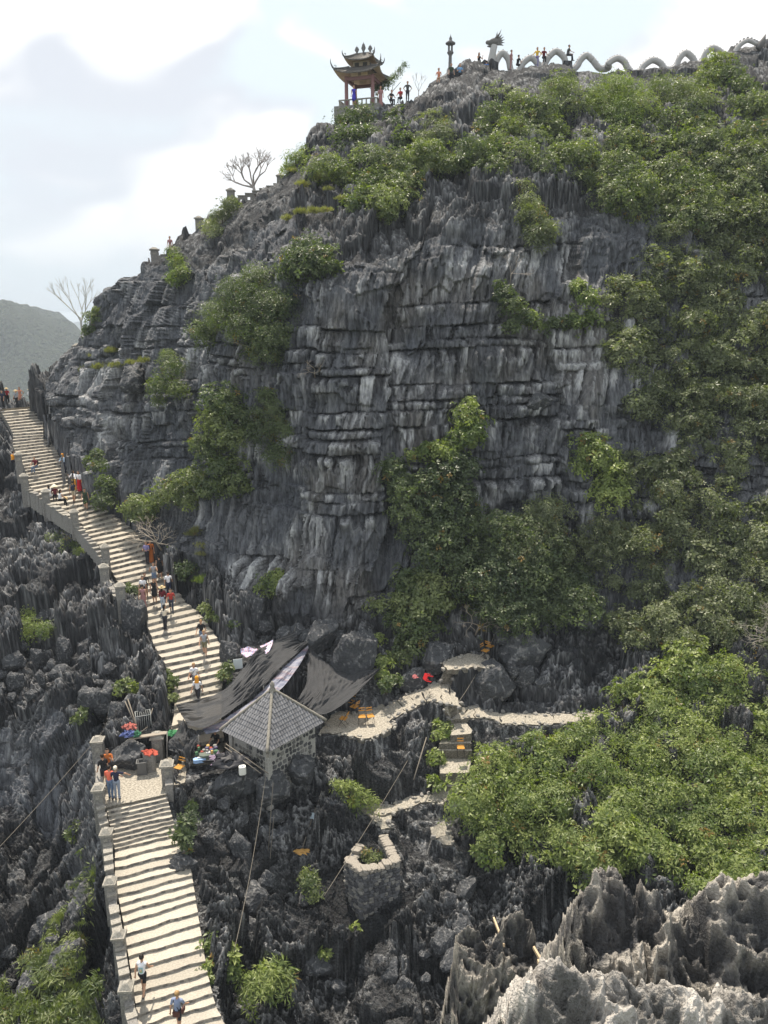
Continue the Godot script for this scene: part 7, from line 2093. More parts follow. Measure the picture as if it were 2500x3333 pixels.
	["ruin_shrub", "bush growing inside the roofless ruin", "shrub", 1, 2, 1, Vector3(-0.56, -25.97, -33.2), [-0.6,-25.5,-32.9,0.32, -0.8,-25.4,-33.0,0.21, -0.3,-25.5,-33.0,0.21]],
	["rock_shrub", "little bush at foot of thicket, right of ruin", "shrub", 0, 3, 1, Vector3(5.04, -25.81, -33.01), [5.0,-25.3,-32.7,0.37, 5.5,-25.4,-32.5,0.27, 4.6,-25.2,-33.0,0.23]],
	["rock_shrub", "bright tuft on rocks below the ruin's left corner", "shrub", 0, 3, 1, Vector3(-2.67, -27.81, -29.21), [-2.6,-27.3,-28.9,0.25, -1.3,-27.1,-30.1,0.17]],
	["cliff_shrub", "bush on top of the block behind the black awning", "shrub", 0, 3, 1, Vector3(-0.33, -19.47, -44.78), [-0.3,-19.0,-44.5,0.4, 0.0,-19.9,-43.2,0.51, -0.1,-20.3,-42.5,0.39]],
	["cliff_shrub", "leafy bush at right end of pointed black awning", "shrub", 0, 2, 1, Vector3(0.15, -21.03, -41.93), [0.1,-20.6,-41.6,0.38, 0.6,-20.5,-42.0,0.33]],
	["ledge_grass", "yellowish tuft on rock face right of dead branches", "grass", 3, 5, 1.4, Vector3(-13.53, -14.76, -52.53), [-13.4,-14.4,-52.2,0.43, -13.1,-14.1,-52.1,0.33]],
	["ledge_grass", "second yellowish tuft hanging below the first", "grass", 3, 5, 1.4, Vector3(-12.56, -15.37, -51.43), [-12.5,-14.9,-51.1,0.45, -12.5,-15.4,-50.8,0.32]],
	["ledge_grass", "grassy cushion on rock above the standing man's step", "grass", 3, 3, 1.4, Vector3(-12.37, -17.32, -49.71), [-12.3,-16.8,-49.4,0.5, -11.8,-16.7,-49.4,0.38]],
	["ledge_grass", "dry grass patch along the upper left ledge", "grass", 3, 5, 1.3, Vector3(-26.57, -4.49, -70.37), [-26.5,-4.1,-70.2,0.59, -24.6,-3.8,-68.4,0.57, -22.4,-3.5,-66.2,0.63, -20.7,-3.2,-64.7,0.54, -19.4,-3.0,-63.5,0.45, -25.9,-2.9,-70.6,0.5, -23.7,-2.4,-68.5,0.49]],
	["ledge_grass", "grass strip on the stepped bench left of cliff top", "grass", 3, 5, 1.3, Vector3(-6.21, 7.67, -61.36), [-6.2,7.9,-61.3,0.42, -5.1,7.9,-60.2,0.48, -4.2,7.9,-59.7,0.41, -7.3,7.6,-62.1,0.35, -3.2,8.9,-61.0,0.41, -4.2,9.8,-62.6,0.35]],
	["ledge_grass", "grass beside the pierced wall's right end", "grass", 3, 5, 1.3, Vector3(-6.33, 10.18, -64.86), [-6.3,10.5,-64.9,0.51, -5.0,11.0,-64.8,0.51, -7.5,12.0,-67.8,0.38]],
]
var MASSES := [
	["thicket", "dense bright green thicket filling the lower right", [2, 0, 1], 3, [19.8,-20.4,-36.7,0.59, 8.4,-22.6,-36.2,0.92, 18.7,-22.9,-29.4,0.96, 13.2,-24.1,-30.7,0.65, 8.3,-24.8,-31.9,0.4, 13.9,-22.2,-38.2,1.04, 16.9,-22.4,-33.7,0.62, 21.4,-21.6,-32.1,0.71, 22.8,-19.9,-36.8,0.95, 11.2,-23.1,-34.2,0.59, 18.9,-19.6,-39.4,1.12, 14.0,-24.2,-29.0,0.69, 10.6,-22.2,-38.1,0.84, 17.3,-21.1,-37.0,0.47, 20.0,-21.0,-33.5,0.83, 13.3,-23.3,-33.2,0.78, 9.1,-23.9,-34.1,0.56, 4.7,-24.7,-34.6,0.69, 21.5,-20.0,-37.1,0.64, 15.9,-23.5,-31.0,0.58, 17.8,-22.5,-31.4,0.85, 7.0,-23.5,-34.0,0.96, 16.3,-20.7,-39.8,0.97, 17.1,-23.1,-29.3,0.94, 10.4,-24.1,-32.5,0.56, 17.4,-23.9,-28.9,0.59, 10.8,-24.6,-31.1,0.48, 11.9,-24.0,-30.9,0.55, 15.4,-22.4,-33.5,0.44, 14.8,-22.4,-35.9,1.02, 21.0,-22.2,-30.4,0.6, 18.1,-21.7,-33.5,0.93, 6.5,-23.3,-35.6,0.81, 11.8,-23.5,-33.0,0.91, 24.1,-20.0,-35.9,1.07, 22.1,-20.7,-33.7,0.85, 11.2,-22.4,-36.3,0.91, 15.2,-21.8,-37.0,1.1, 9.7,-22.9,-35.2,0.58, 20.7,-21.9,-33.0,0.85, 7.1,-22.9,-37.3,0.93, 14.3,-23.3,-32.5,0.54, 14.9,-23.9,-28.5,0.77, 5.0,-23.6,-36.4,0.75, 16.9,-22.7,-31.7,0.59, 19.4,-23.1,-28.5,0.71, 20.2,-22.2,-31.5,0.59, 21.1,-19.2,-39.4,1.11, 13.4,-22.7,-35.3,0.48, 7.2,-25.0,-33.5,1.02, 23.6,-19.2,-36.4,0.66, 18.4,-21.0,-36.1,0.61, 14.9,-21.0,-40.5,0.59, 15.0,-23.7,-31.8,0.9, 19.4,-21.4,-35.7,0.74, 19.5,-22.0,-33.3,0.43, 20.8,-23.0,-29.6,0.6, 19.0,-22.2,-31.7,0.75, 15.1,-24.1,-30.9,0.88, 17.9,-19.4,-40.4,0.69, 21.8,-19.0,-38.6,0.87, 23.0,-20.6,-35.1,0.66, 15.5,-23.1,-32.6,0.76, 13.9,-22.6,-33.8,0.86, 6.2,-24.3,-33.9,0.59, 12.1,-22.0,-38.6,1.11, 16.3,-21.3,-37.4,1.16, 16.3,-23.3,-29.8,0.53, 23.1,-18.9,-37.7,0.88, 8.1,-22.1,-37.4,0.76, 11.8,-22.5,-35.3,0.53, 21.2,-20.5,-35.7,0.77, 12.6,-22.3,-37.5,0.7, 20.6,-19.8,-38.6,0.71, 17.8,-20.4,-38.1,0.89, 13.6,-21.9,-35.7,0.88, 8.3,-24.3,-32.9,0.78, 5.3,-24.9,-33.5,0.75, 13.0,-23.1,-34.7,0.94, 16.2,-21.8,-35.0,0.74, 17.3,-20.8,-39.3,1.11, 9.7,-23.3,-34.4,0.64, 15.7,-20.9,-38.4,1.04, 19.6,-22.7,-30.4,0.42, 15.7,-23.7,-28.4,0.92, 6.2,-24.1,-35.5,0.75, 19.4,-20.5,-38.0,0.98, 18.2,-22.0,-32.5,0.43, 9.9,-24.4,-31.4,0.97, 5.1,-24.1,-35.4,0.83, 17.6,-21.6,-34.3,0.83, 15.9,-23.4,-29.1,0.84, 18.7,-20.4,-38.3,0.69, 21.1,-20.0,-37.6,0.9, 10.0,-24.9,-30.9,0.87, 8.5,-23.3,-34.5,1.03, 11.3,-23.5,-31.6,0.83, 15.4,-24.0,-30.0,0.59, 21.5,-21.8,-31.2,0.91, 19.5,-21.7,-34.6,0.47, 9.6,-22.3,-37.8,0.69, 16.4,-22.8,-32.1,0.58, 7.6,-23.0,-36.1,0.74, 18.2,-23.6,-29.6,0.48, 10.6,-22.4,-35.2,0.85, 11.8,-22.9,-33.7,0.68, 14.6,-22.6,-33.7,0.63, 19.0,-18.6,-39.4,0.97, 15.1,-21.4,-38.1,0.98, 20.6,-20.5,-36.8,0.88, 17.5,-20.2,-39.9,1.18, 9.1,-24.7,-31.6,0.62, 18.4,-21.6,-35.4,0.6, 9.0,-24.3,-32.3,0.93, 17.4,-22.3,-32.9,1.02, 19.1,-23.3,-29.1,0.53, 12.2,-24.0,-31.8,0.91, 19.6,-22.6,-29.6,0.94, 5.9,-23.0,-37.1,1.06, 7.5,-25.0,-32.2,0.5, 17.9,-22.2,-33.1,0.84, 4.3,-23.8,-34.9,1.1, 21.7,-21.5,-33.4,0.91, 10.9,-23.2,-32.6,0.78, 16.8,-23.3,-30.5,0.85, 17.2,-21.4,-35.5,0.78, 5.1,-24.1,-34.4,0.55, 16.4,-22.6,-34.3,0.86, 16.1,-22.9,-33.2,0.82, 19.1,-22.6,-31.0,0.39, 21.3,-21.0,-33.9,0.56, 12.9,-24.1,-31.5,0.81, 15.0,-20.9,-38.9,1.02, 15.9,-21.9,-36.6,1.04, 13.7,-21.6,-39.9,0.48]],
	["slope_scrub", "tangle of leafy scrub covering the right hand slope", [0, 1], 4, [25.5,-17.0,-39.5,0.59, 28.0,-2.5,-52.4,0.84, 18.4,-17.0,-44.2,0.84, 19.1,2.0,-55.9,1.01, 16.4,-11.8,-48.5,0.45, 20.5,-7.2,-50.2,0.82, 22.3,-14.3,-43.8,0.87, 24.5,3.0,-56.6,1.17, 26.4,-11.1,-45.7,0.65, 23.0,-2.6,-52.9,1.07, 30.5,5.8,-58.1,0.83, 20.7,-12.3,-46.7,0.7, 22.7,-17.3,-41.1,0.85, 24.3,-4.8,-50.7,0.99, 17.0,-3.4,-53.0,0.85, 14.5,-16.0,-46.4,0.59, 20.9,6.4,-58.3,0.77, 31.4,-0.5,-52.9,0.56, 27.0,-4.9,-50.9,0.52, 20.0,-3.0,-52.5,0.72, 27.0,-14.8,-41.7,0.45, 27.5,7.4,-59.0,0.57, 26.9,-8.4,-48.2,0.74, 17.9,-14.2,-46.5,0.5, 24.4,-8.0,-49.3,0.66, 20.1,-17.1,-41.5,0.81, 31.3,8.5,-59.7,0.95, 31.1,2.2,-54.6,0.73, 24.7,5.6,-58.1,0.57, 16.7,-1.2,-53.6,1.06, 28.0,-11.9,-43.8,1, 15.6,1.3,-55.1,0.74, 22.2,0.1,-55.0,1.18, 26.7,0.8,-54.3,0.96, 30.2,-3.5,-50.6,0.73, 19.5,-9.7,-48.5,0.78, 22.0,-8.8,-48.8,0.6, 17.5,-9.3,-49.4,1.01, 24.4,-15.9,-41.8,0.4, 30.5,3.8,-56.5,1.17, 25.7,-12.9,-43.4,0.94, 25.7,-2.2,-52.8,0.57, 22.9,-12.2,-45.5,0.49, 19.0,4.3,-57.3,1.09, 28.6,-0.6,-53.4,1.13, 28.6,-5.5,-49.6,0.57, 28.7,-8.6,-47.6,0.64, 27.5,4.5,-57.0,1.12, 28.4,-10.5,-45.5,1.02, 15.7,-17.8,-44.7,0.6, 34.1,7.6,-58.8,0.97, 20.3,-10.7,-47.5,0.83, 16.4,-16.1,-45.6,0.99, 23.9,-17.6,-39.5,0.41, 21.7,-4.7,-50.9,0.96, 23.0,-16.0,-42.6,0.84, 24.4,-11.2,-45.3,0.97, 20.1,-15.4,-44.3,0.93, 26.8,-6.3,-49.7,0.66, 24.2,0.9,-55.2,0.58, 17.3,-18.3,-43.2,0.64, 29.7,-7.1,-48.0,1, 16.4,-14.9,-46.9,0.5, 20.0,-0.0,-54.5,0.74, 29.6,1.4,-54.1,0.83, 18.0,-10.7,-48.0,1.11, 21.4,-14.6,-44.5,0.62, 13.7,-15.1,-47.4,0.57, 22.7,4.3,-56.7,0.86, 32.8,5.4,-57.2,1.12, 19.0,-14.0,-45.5,0.52, 24.2,-13.3,-44.4,0.87, 19.5,-5.0,-51.6,0.9, 28.8,2.1,-55.3,1.13, 20.2,3.7,-57.1,0.85, 17.3,0.6,-55.1,0.84, 29.5,8.0,-59.6,0.91, 21.4,-16.5,-42.3,0.63, 28.9,-2.2,-51.6,0.84, 24.2,-1.0,-53.4,1.11, 25.7,-5.7,-50.7,0.91, 22.0,-13.2,-45.7,0.6, 25.6,-14.2,-43.4,0.66, 22.3,2.9,-56.5,1.17, 18.8,-18.0,-42.3,0.46, 15.3,-1.8,-54.2,0.73, 16.9,-5.3,-51.7,0.94, 26.6,5.9,-58.4,0.87, 18.0,-0.4,-54.7,0.8, 20.6,-16.5,-42.8,0.61, 27.5,-13.7,-42.8,0.54, 15.1,-13.2,-48.2,0.75, 33.6,8.6,-59.9,0.71, 26.7,-0.8,-53.5,1.01, 23.7,-16.5,-41.4,0.72, 19.6,-17.0,-42.5,0.85, 25.3,-12.3,-45.2,0.65, 29.1,6.5,-58.7,0.6, 30.1,-5.5,-49.7,0.57, 20.8,-1.6,-53.8,0.86, 16.1,-18.3,-43.7,0.59, 23.7,-5.6,-50.7,0.89, 15.6,-0.3,-54.6,0.55, 25.8,-3.6,-51.8,0.87, 31.3,-2.3,-52.0,0.68, 18.4,-2.4,-54.0,0.98, 26.6,-10.0,-47.0,0.98, 22.9,6.1,-58.5,0.87, 17.1,-12.7,-47.6,0.48, 19.1,-8.4,-49.5,0.67, 27.8,-6.8,-49.3,0.77, 26.7,-7.1,-49.0,0.45, 30.7,0.4,-53.6,0.5, 19.4,-12.9,-46.5,0.47, 25.5,-9.8,-47.1,0.61, 28.3,0.2,-54.2,1.08, 25.2,-15.1,-41.9,0.7, 22.8,-17.9,-40.0,0.78, 20.6,-5.5,-51.4,0.49, 18.1,-4.6,-52.0,0.97, 20.8,1.8,-55.8,0.81, 24.2,-14.6,-42.8,0.38, 21.7,-9.9,-48.2,0.8, 33.1,3.6,-56.2,0.52, 19.3,-6.4,-50.8,0.83, 26.4,-12.3,-44.8,0.45, 21.8,-2.8,-52.9,0.94, 21.0,-4.5,-51.7,1.06, 25.5,-7.8,-49.1,0.69, 16.8,-17.0,-44.8,0.46, 16.4,2.4,-55.7,0.88, 25.0,-16.1,-39.9,1, 22.8,-15.2,-43.4,0.44, 33.0,6.8,-58.7,0.5, 21.8,-12.4,-46.4,0.72, 24.0,-12.8,-45.4,1.05, 18.1,-13.4,-47.4,1.03, 25.1,0.1,-54.2,0.99, 27.3,2.9,-56.1,0.81, 28.5,-3.8,-51.4,1.16, 19.8,6.0,-58.3,0.97, 14.8,-18.0,-44.6,1.1, 23.0,1.1,-55.2,1.1, 23.1,-3.9,-51.8,0.59, 23.6,-11.3,-46.9,0.96, 23.3,0.1,-54.5,0.9, 32.7,4.3,-56.4,1.2, 22.8,-1.2,-54.0,0.63, 31.6,1.4,-54.4,0.73, 25.6,6.4,-58.8,0.57, 24.3,-16.7,-40.3,0.74, 21.4,4.8,-57.8,0.92, 28.8,-9.5,-46.7,0.49, 28.6,-7.8,-48.4,0.65, 28.7,4.1,-57.2,0.62, 25.3,4.5,-57.1,0.99, 27.6,-11.7,-45.1,0.45, 16.2,-13.4,-46.9,1.07, 27.3,-10.6,-45.8,0.8, 15.5,-14.2,-47.8,0.6, 18.6,-3.7,-52.9,0.6, 26.5,-3.5,-51.3,0.8, 20.8,-13.6,-45.2,0.43, 26.2,-15.5,-40.8,0.55, 19.2,-1.0,-54.4,0.51, 20.5,-14.6,-45.2,0.83, 29.0,-6.4,-49.4,0.63, 16.7,-17.3,-43.7,1, 26.0,-13.8,-42.3,1.01, 28.3,-9.5,-47.0,0.43, 30.2,-0.1,-54.0,1.1, 29.3,3.0,-55.8,0.97, 30.6,2.3,-55.2,1.02, 23.5,-14.3,-43.7,0.69, 19.1,-11.3,-47.8,0.8, 19.2,-16.2,-43.4,0.45, 24.5,-2.9,-52.8,1.1, 31.7,0.1,-53.1,0.97, 22.2,-15.9,-42.8,0.41, 29.4,-1.2,-52.8,0.66, 16.2,-9.6,-49.8,0.89, 30.1,7.2,-59.4,0.94, 26.5,-1.9,-52.3,1.04, 23.4,6.9,-58.5,1.24, 23.1,-4.8,-51.2,1.11, 21.0,-8.0,-49.4,0.45, 23.2,3.1,-56.1,1.08, 21.4,0.9,-55.4,0.87, 23.1,-12.9,-45.2,1.02, 28.7,5.5,-58.0,0.56, 17.9,-16.2,-44.3,0.4, 18.1,-12.0,-47.2,0.8, 27.3,-12.9,-43.4,0.69, 16.1,-2.0,-53.2,1.18, 31.6,3.4,-55.8,0.55, 20.0,-13.5,-46.4,0.9, 24.6,-6.7,-49.2,0.79, 20.9,-0.1,-53.9,1.12, 29.8,-0.9,-52.3,1.12, 18.6,-15.9,-43.9,0.79, 27.9,6.0,-58.3,0.67, 23.3,-6.7,-49.9,0.82, 17.8,-5.9,-52.1,0.91, 17.7,1.8,-55.1,1.01, 21.2,-11.4,-46.5,0.79, 20.4,4.9,-57.7,0.56, 22.3,-8.0,-49.0,0.93, 20.8,-6.4,-50.9,1.14, 28.9,1.1,-54.6,1.05, 21.8,-16.9,-41.1,0.86, 22.0,4.2,-57.1,1.05, 18.4,-9.9,-49.1,0.73, 17.9,-17.8,-42.4,0.5, 31.3,6.2,-57.7,0.8, 25.9,7.4,-58.8,1.25, 21.5,-17.6,-40.1,0.71, 20.2,-3.9,-52.5,0.69, 32.0,7.4,-58.7,1.21, 25.2,-17.8,-38.4,0.53, 24.6,-16.8,-39.6,0.75, 31.6,4.7,-57.1,0.59, 25.9,-10.5,-45.8,1, 25.7,-6.7,-49.4,0.87, 19.6,-17.7,-41.7,0.62, 17.4,-16.9,-44.2,0.77, 24.7,-13.7,-43.6,0.69, 29.7,4.3,-56.6,0.59, 17.9,-1.5,-54.0,0.67, 23.6,-17.3,-40.1,0.39, 26.5,4.3,-57.3,0.66, 30.1,-2.8,-51.1,0.86, 18.2,1.0,-55.1,0.97, 20.8,-15.7,-42.5,0.94, 15.6,-2.7,-53.6,0.44, 18.8,-16.6,-43.0,0.67, 15.4,-18.6,-43.6,0.85, 23.8,5.5,-57.7,0.53, 29.6,-3.4,-51.0,0.58, 20.2,-11.9,-47.3,0.56, 21.5,-15.3,-43.5,0.5, 24.5,-10.3,-47.1,0.49, 22.4,-13.5,-45.1,0.68, 25.5,3.5,-56.8,0.82, 21.1,-18.0,-41.1,0.74, 29.9,-4.5,-49.4,1.15, 16.0,-10.5,-49.8,0.95, 27.8,-4.5,-50.6,0.52, 25.6,-14.4,-42.5,0.52, 18.8,-13.0,-46.9,0.76, 22.0,2.0,-55.8,1.07, 16.4,-8.6,-50.2,0.59, 18.9,0.6,-55.2,0.58, 20.1,-17.9,-41.7,0.67, 25.2,-4.3,-51.5,0.71, 24.0,1.6,-55.3,0.71, 20.2,-7.9,-50.4,0.98, 24.6,-17.7,-38.9,0.61, 24.0,3.6,-57.0,0.72, 30.6,6.9,-58.6,0.9, 17.5,-18.1,-41.9,0.94, 26.2,0.1,-53.9,0.92, 23.9,-12.1,-45.8,0.49, 25.9,-9.1,-47.1,0.88, 27.4,-8.7,-47.6,0.7, 27.7,-7.8,-48.2,0.91, 23.0,-16.9,-40.7,0.85, 25.6,-11.6,-45.6,0.43, 25.7,-17.3,-38.9,0.92, 19.3,-2.1,-53.2,0.67, 28.2,-6.9,-48.3,1.01, 18.7,-9.2,-49.6,0.97, 19.8,-14.5,-45.7,0.92, 22.2,-2.1,-52.8,1.11, 28.1,1.1,-55.3,1.02, 25.4,-11.0,-46.1,0.57, 22.6,-16.4,-41.3,0.89, 31.1,-1.2,-51.9,0.99, 25.1,-8.7,-48.0,0.68, 24.1,-13.8,-43.6,0.5, 21.4,-13.8,-44.8,0.91, 20.7,4.3,-57.2,0.59, 23.6,-0.5,-54.2,0.48, 27.7,-3.2,-51.3,0.74, 25.3,-3.4,-52.6,0.53, 21.0,3.2,-56.0,1.11, 18.9,3.0,-56.6,1.18, 27.9,2.5,-55.7,1.07, 22.5,-9.0,-48.6,0.75, 23.7,-13.5,-44.8,0.73, 30.7,-1.6,-52.7,0.96, 27.7,-1.4,-53.0,0.66, 21.6,-1.3,-53.5,0.57, 19.0,-10.3,-49.0,0.87, 21.2,-12.8,-46.2,0.98, 15.6,-16.4,-45.7,0.56, 25.8,-8.4,-48.4,0.56, 25.6,-13.6,-43.9,0.66, 18.9,-17.3,-42.5,0.5, 19.8,-16.3,-43.0,0.69, 17.0,-15.1,-46.2,0.79]],
	["bench_scrub", "band of mixed scrub along the bench above the cliff", [0, 2], 2, [4.8,11.5,-62.7,0.88, 33.4,13.4,-64.4,1.44, 21.8,7.1,-58.8,1.31, -3.1,11.0,-64.1,1.08, 11.9,11.0,-62.0,1.23, 36.5,15.5,-67.4,1.04, 27.8,10.4,-62.1,0.73, 9.7,15.9,-68.4,0.76, 21.2,14.4,-66.7,0.96, 30.4,16.5,-68.1,1.47, 25.3,13.7,-65.6,1.09, 30.0,8.5,-59.6,1.09, 33.4,16.5,-68.5,1.36, 8.2,11.1,-61.8,1.05, 14.6,10.3,-61.4,0.8, 36.1,12.4,-63.8,1.25, 18.6,10.0,-61.8,0.97, 22.7,10.3,-62.3,1.18, 16.1,14.2,-66.5,0.74, 27.8,14.1,-66.0,1.28, 12.3,16.4,-68.8,1.3, 26.0,10.1,-61.1,0.94, 31.0,12.9,-64.5,0.79, 17.5,13.1,-64.8,0.8, 12.0,13.6,-65.6,1.28, 34.4,10.9,-62.2,1.01, 36.9,17.9,-70.0,1.42, 29.0,10.3,-61.3,0.94, 19.1,8.6,-60.0,0.75, 20.9,9.0,-60.9,1, 32.0,9.3,-60.2,1.06, 24.7,9.1,-60.5,0.86, 6.8,12.5,-63.6,1.32, 28.6,13.2,-64.7,0.87, 20.6,7.5,-59.7,0.95, 28.7,8.2,-59.6,0.85, -0.7,10.3,-62.8,0.71, -1.7,12.3,-65.7,1.25, 33.9,11.5,-62.1,1.48, 3.4,11.1,-63.1,0.85, 1.1,11.2,-63.9,1.5, 22.8,15.2,-67.5,1.38, 10.8,16.0,-68.2,0.76, 32.8,11.6,-62.9,0.63, 8.9,13.2,-64.7,1.16, 16.6,10.6,-61.8,0.94, 13.5,14.8,-67.2,1.04, 21.5,13.0,-65.2,1.41, 25.1,11.1,-62.8,1.13, 23.8,11.4,-63.3,1.09, 3.4,12.1,-63.8,1.48, 23.1,9.0,-60.3,1.03, 23.8,13.1,-64.8,1.45, 34.3,9.2,-60.8,0.61, 18.7,11.6,-63.5,1.13, 19.6,10.2,-62.1,0.77, 7.9,14.9,-67.4,0.71, 18.6,13.6,-65.3,1.31, 31.3,11.4,-63.0,0.67, 10.7,12.1,-63.5,1.32, 34.8,15.3,-66.9,1.52, 25.2,8.4,-60.5,1.4, 21.9,11.0,-62.8,1.37, 26.8,12.3,-63.8,0.64, 38.2,18.2,-69.8,1.39, 34.6,17.9,-70.2,0.69, 26.7,7.9,-59.6,1.22, 15.4,11.8,-63.2,0.82, 13.7,11.3,-62.8,1.06, 20.6,11.1,-62.5,0.67, 38.4,16.9,-68.4,0.76, 26.4,13.5,-65.3,0.65, 18.1,8.3,-60.4,1.36, 23.2,13.9,-66.2,0.77, 31.9,8.5,-59.8,0.68, -0.2,11.8,-64.1,1.39, 12.9,16.0,-68.2,1.17, 29.7,14.0,-65.6,1.42, 24.5,7.6,-59.8,0.95, 24.9,14.9,-66.7,0.89, 28.3,9.6,-61.4,0.93, 35.9,13.7,-65.0,1.02, 23.1,7.8,-59.1,1.19, 29.2,16.8,-68.7,1.29, 32.2,8.5,-59.2,1.29, 35.3,14.2,-66.1,1.42, 9.7,18.1,-71.4,1.29, 28.6,11.0,-61.7,1.37, 15.7,10.0,-61.4,0.73, 31.7,15.0,-66.7,1.25, 31.7,13.1,-64.1,1.04, 13.5,12.5,-64.0,1.01, 29.4,12.8,-64.3,1, 10.0,14.6,-67.0,1.18, 17.6,10.0,-61.7,1.18, 16.6,9.7,-61.1,0.73, 18.4,9.4,-60.2,1.38, 0.2,10.5,-63.2,1.35, 9.8,11.8,-63.0,1.35, 29.3,14.8,-66.7,0.74, 25.1,12.1,-63.9,0.64, 8.8,16.3,-68.9,1.18, 16.7,8.7,-60.1,1.37, 33.9,15.3,-67.3,1.22, 14.3,11.9,-63.0,1.47, 11.1,17.3,-69.6,1.16, 19.7,12.3,-63.8,0.72, 34.0,11.8,-62.3,1.31, 7.5,11.9,-62.9,1.13, 17.7,11.3,-63.0,1.37, 22.6,9.4,-61.2,1.41, 37.3,16.8,-68.5,0.91, 2.3,12.4,-65.3,0.8, 28.0,12.5,-63.9,0.75, 31.6,10.7,-62.0,1.05, 21.6,9.9,-61.5,0.97, 35.3,10.1,-61.5,0.83, 22.0,8.4,-59.9,1.26, 22.7,8.2,-59.9,1.39, 6.0,11.9,-63.0,0.88, -4.6,11.5,-65.3,1.54, 15.8,13.0,-64.6,0.8, 10.3,12.9,-64.8,0.9, 26.4,9.2,-60.4,0.76, 25.6,15.3,-67.5,1.12, 16.3,11.2,-62.5,0.92, 31.6,11.7,-62.3,1.45, 17.9,14.4,-66.8,0.66, 25.4,13.2,-65.2,1.45, 33.6,10.5,-61.7,0.8, 23.8,9.9,-61.2,0.94, 11.4,14.6,-67.0,1.22, 26.7,11.0,-62.0,1.12, 18.6,7.5,-59.5,0.91, 9.6,13.1,-64.8,0.79]],
	["gully_scrub", "green scrub filling the gully between vine and right slope", [0, 1], 1, [7.0,-12.8,-47.7,1.33, 12.2,-15.8,-47.1,1.19, 7.9,-16.9,-46.3,0.91, 10.5,-17.5,-45.1,1.05, 5.4,-15.5,-47.4,1.01, 12.0,-17.0,-45.0,1.32, 10.1,-15.6,-46.2,1.25, 6.0,-17.3,-46.3,1.18, 6.9,-15.1,-46.6,1.31, 6.7,-14.1,-47.5,1.26, 8.8,-13.1,-47.9,1.18, 10.4,-14.1,-47.0,1.21, 8.2,-14.5,-46.5,1.23, 11.4,-16.4,-46.3,1.15, 7.1,-17.3,-44.7,1.29, 9.5,-15.1,-46.5,1.29, 5.8,-15.8,-45.7,1.28, 12.5,-16.7,-46.7,0.89, 8.1,-17.7,-44.2,1.07, 8.4,-16.2,-46.8,1.34, 6.5,-16.8,-46.5,0.92, 7.7,-14.2,-47.3,1.26, 11.7,-16.6,-45.4,1.03, 9.3,-17.4,-44.8,0.88, 7.8,-15.6,-46.9,1.31, 9.5,-13.8,-47.4,1.12]],
	["gully_grass", "grassy weeds on the slope left of lower stairway", [3, 2], 2, [-12.7,-27.2,-25.8,0.49, -14.2,-26.7,-30.9,0.55, -14.7,-28.2,-24.8,0.39, -15.3,-27.7,-28.4,0.35, -11.5,-27.6,-24.4,0.55, -14.8,-28.0,-26.2,0.53, -13.5,-27.8,-25.7,0.54, -11.9,-26.6,-26.2,0.49, -15.3,-27.8,-30.0,0.45, -17.1,-28.4,-28.1,0.37, -10.1,-26.8,-24.0,0.49, -13.3,-25.1,-31.4,0.47, -15.7,-28.0,-25.7,0.5, -11.4,-27.3,-25.4,0.36, -13.6,-26.9,-27.9,0.6, -15.1,-27.2,-30.9,0.4, -13.0,-25.6,-30.3,0.46, -13.9,-27.4,-27.4,0.34, -13.8,-28.3,-25.1,0.49, -15.8,-27.7,-28.9,0.36, -12.5,-27.8,-24.2,0.31, -12.7,-27.8,-25.4,0.38, -14.6,-27.7,-27.8,0.51, -10.6,-26.6,-25.4,0.39, -14.0,-25.9,-31.3,0.6, -13.9,-27.1,-29.1,0.49, -16.3,-28.4,-27.1,0.44, -10.2,-26.6,-24.6,0.46, -12.1,-27.5,-25.2,0.49, -12.8,-27.7,-24.8,0.36, -15.5,-28.2,-27.1,0.36, -14.1,-28.0,-27.1,0.42, -11.9,-27.2,-25.9,0.54, -14.3,-28.2,-26.1,0.33, -15.0,-27.7,-29.0,0.44, -9.8,-26.5,-23.1,0.51, -14.6,-28.3,-25.3,0.36, -13.4,-27.8,-26.4,0.45, -13.8,-27.7,-26.3,0.41, -13.5,-28.1,-25.2,0.43, -13.5,-26.7,-30.2,0.43, -13.1,-27.5,-26.9,0.4, -14.3,-27.5,-28.1,0.35, -11.2,-27.1,-24.4,0.37, -10.2,-26.7,-23.6,0.48, -15.5,-27.7,-31.0,0.49]],
]


const LEAF_TINTS := [                     # real leaf colours, dark to young, by palette
	[Vector3(0.068, 0.10, 0.042), Vector3(0.17, 0.215, 0.09)],
	[Vector3(0.062, 0.090, 0.044), Vector3(0.165, 0.205, 0.095)],
	[Vector3(0.088, 0.125, 0.052), Vector3(0.28, 0.315, 0.14)],
	[Vector3(0.11, 0.16, 0.05), Vector3(0.35, 0.40, 0.14)],
	[Vector3(0.115, 0.14, 0.075), Vector3(0.29, 0.315, 0.185)],
	[Vector3(0.17, 0.175, 0.075), Vector3(0.36, 0.345, 0.17)],
]

func leaf(st: SurfaceTool, base: Vector3, dir: Vector3, side: Vector3, long: float, wide: float, fold: float) -> void:
	var up := side.cross(dir).normalized()
	var tip := base + dir * long
	var m := base + dir * long * 0.42
	var a := m + side * wide + up * fold
	var b := m - side * wide + up * fold
	tri(st, base, a, tip)
	tri(st, base, tip, b)

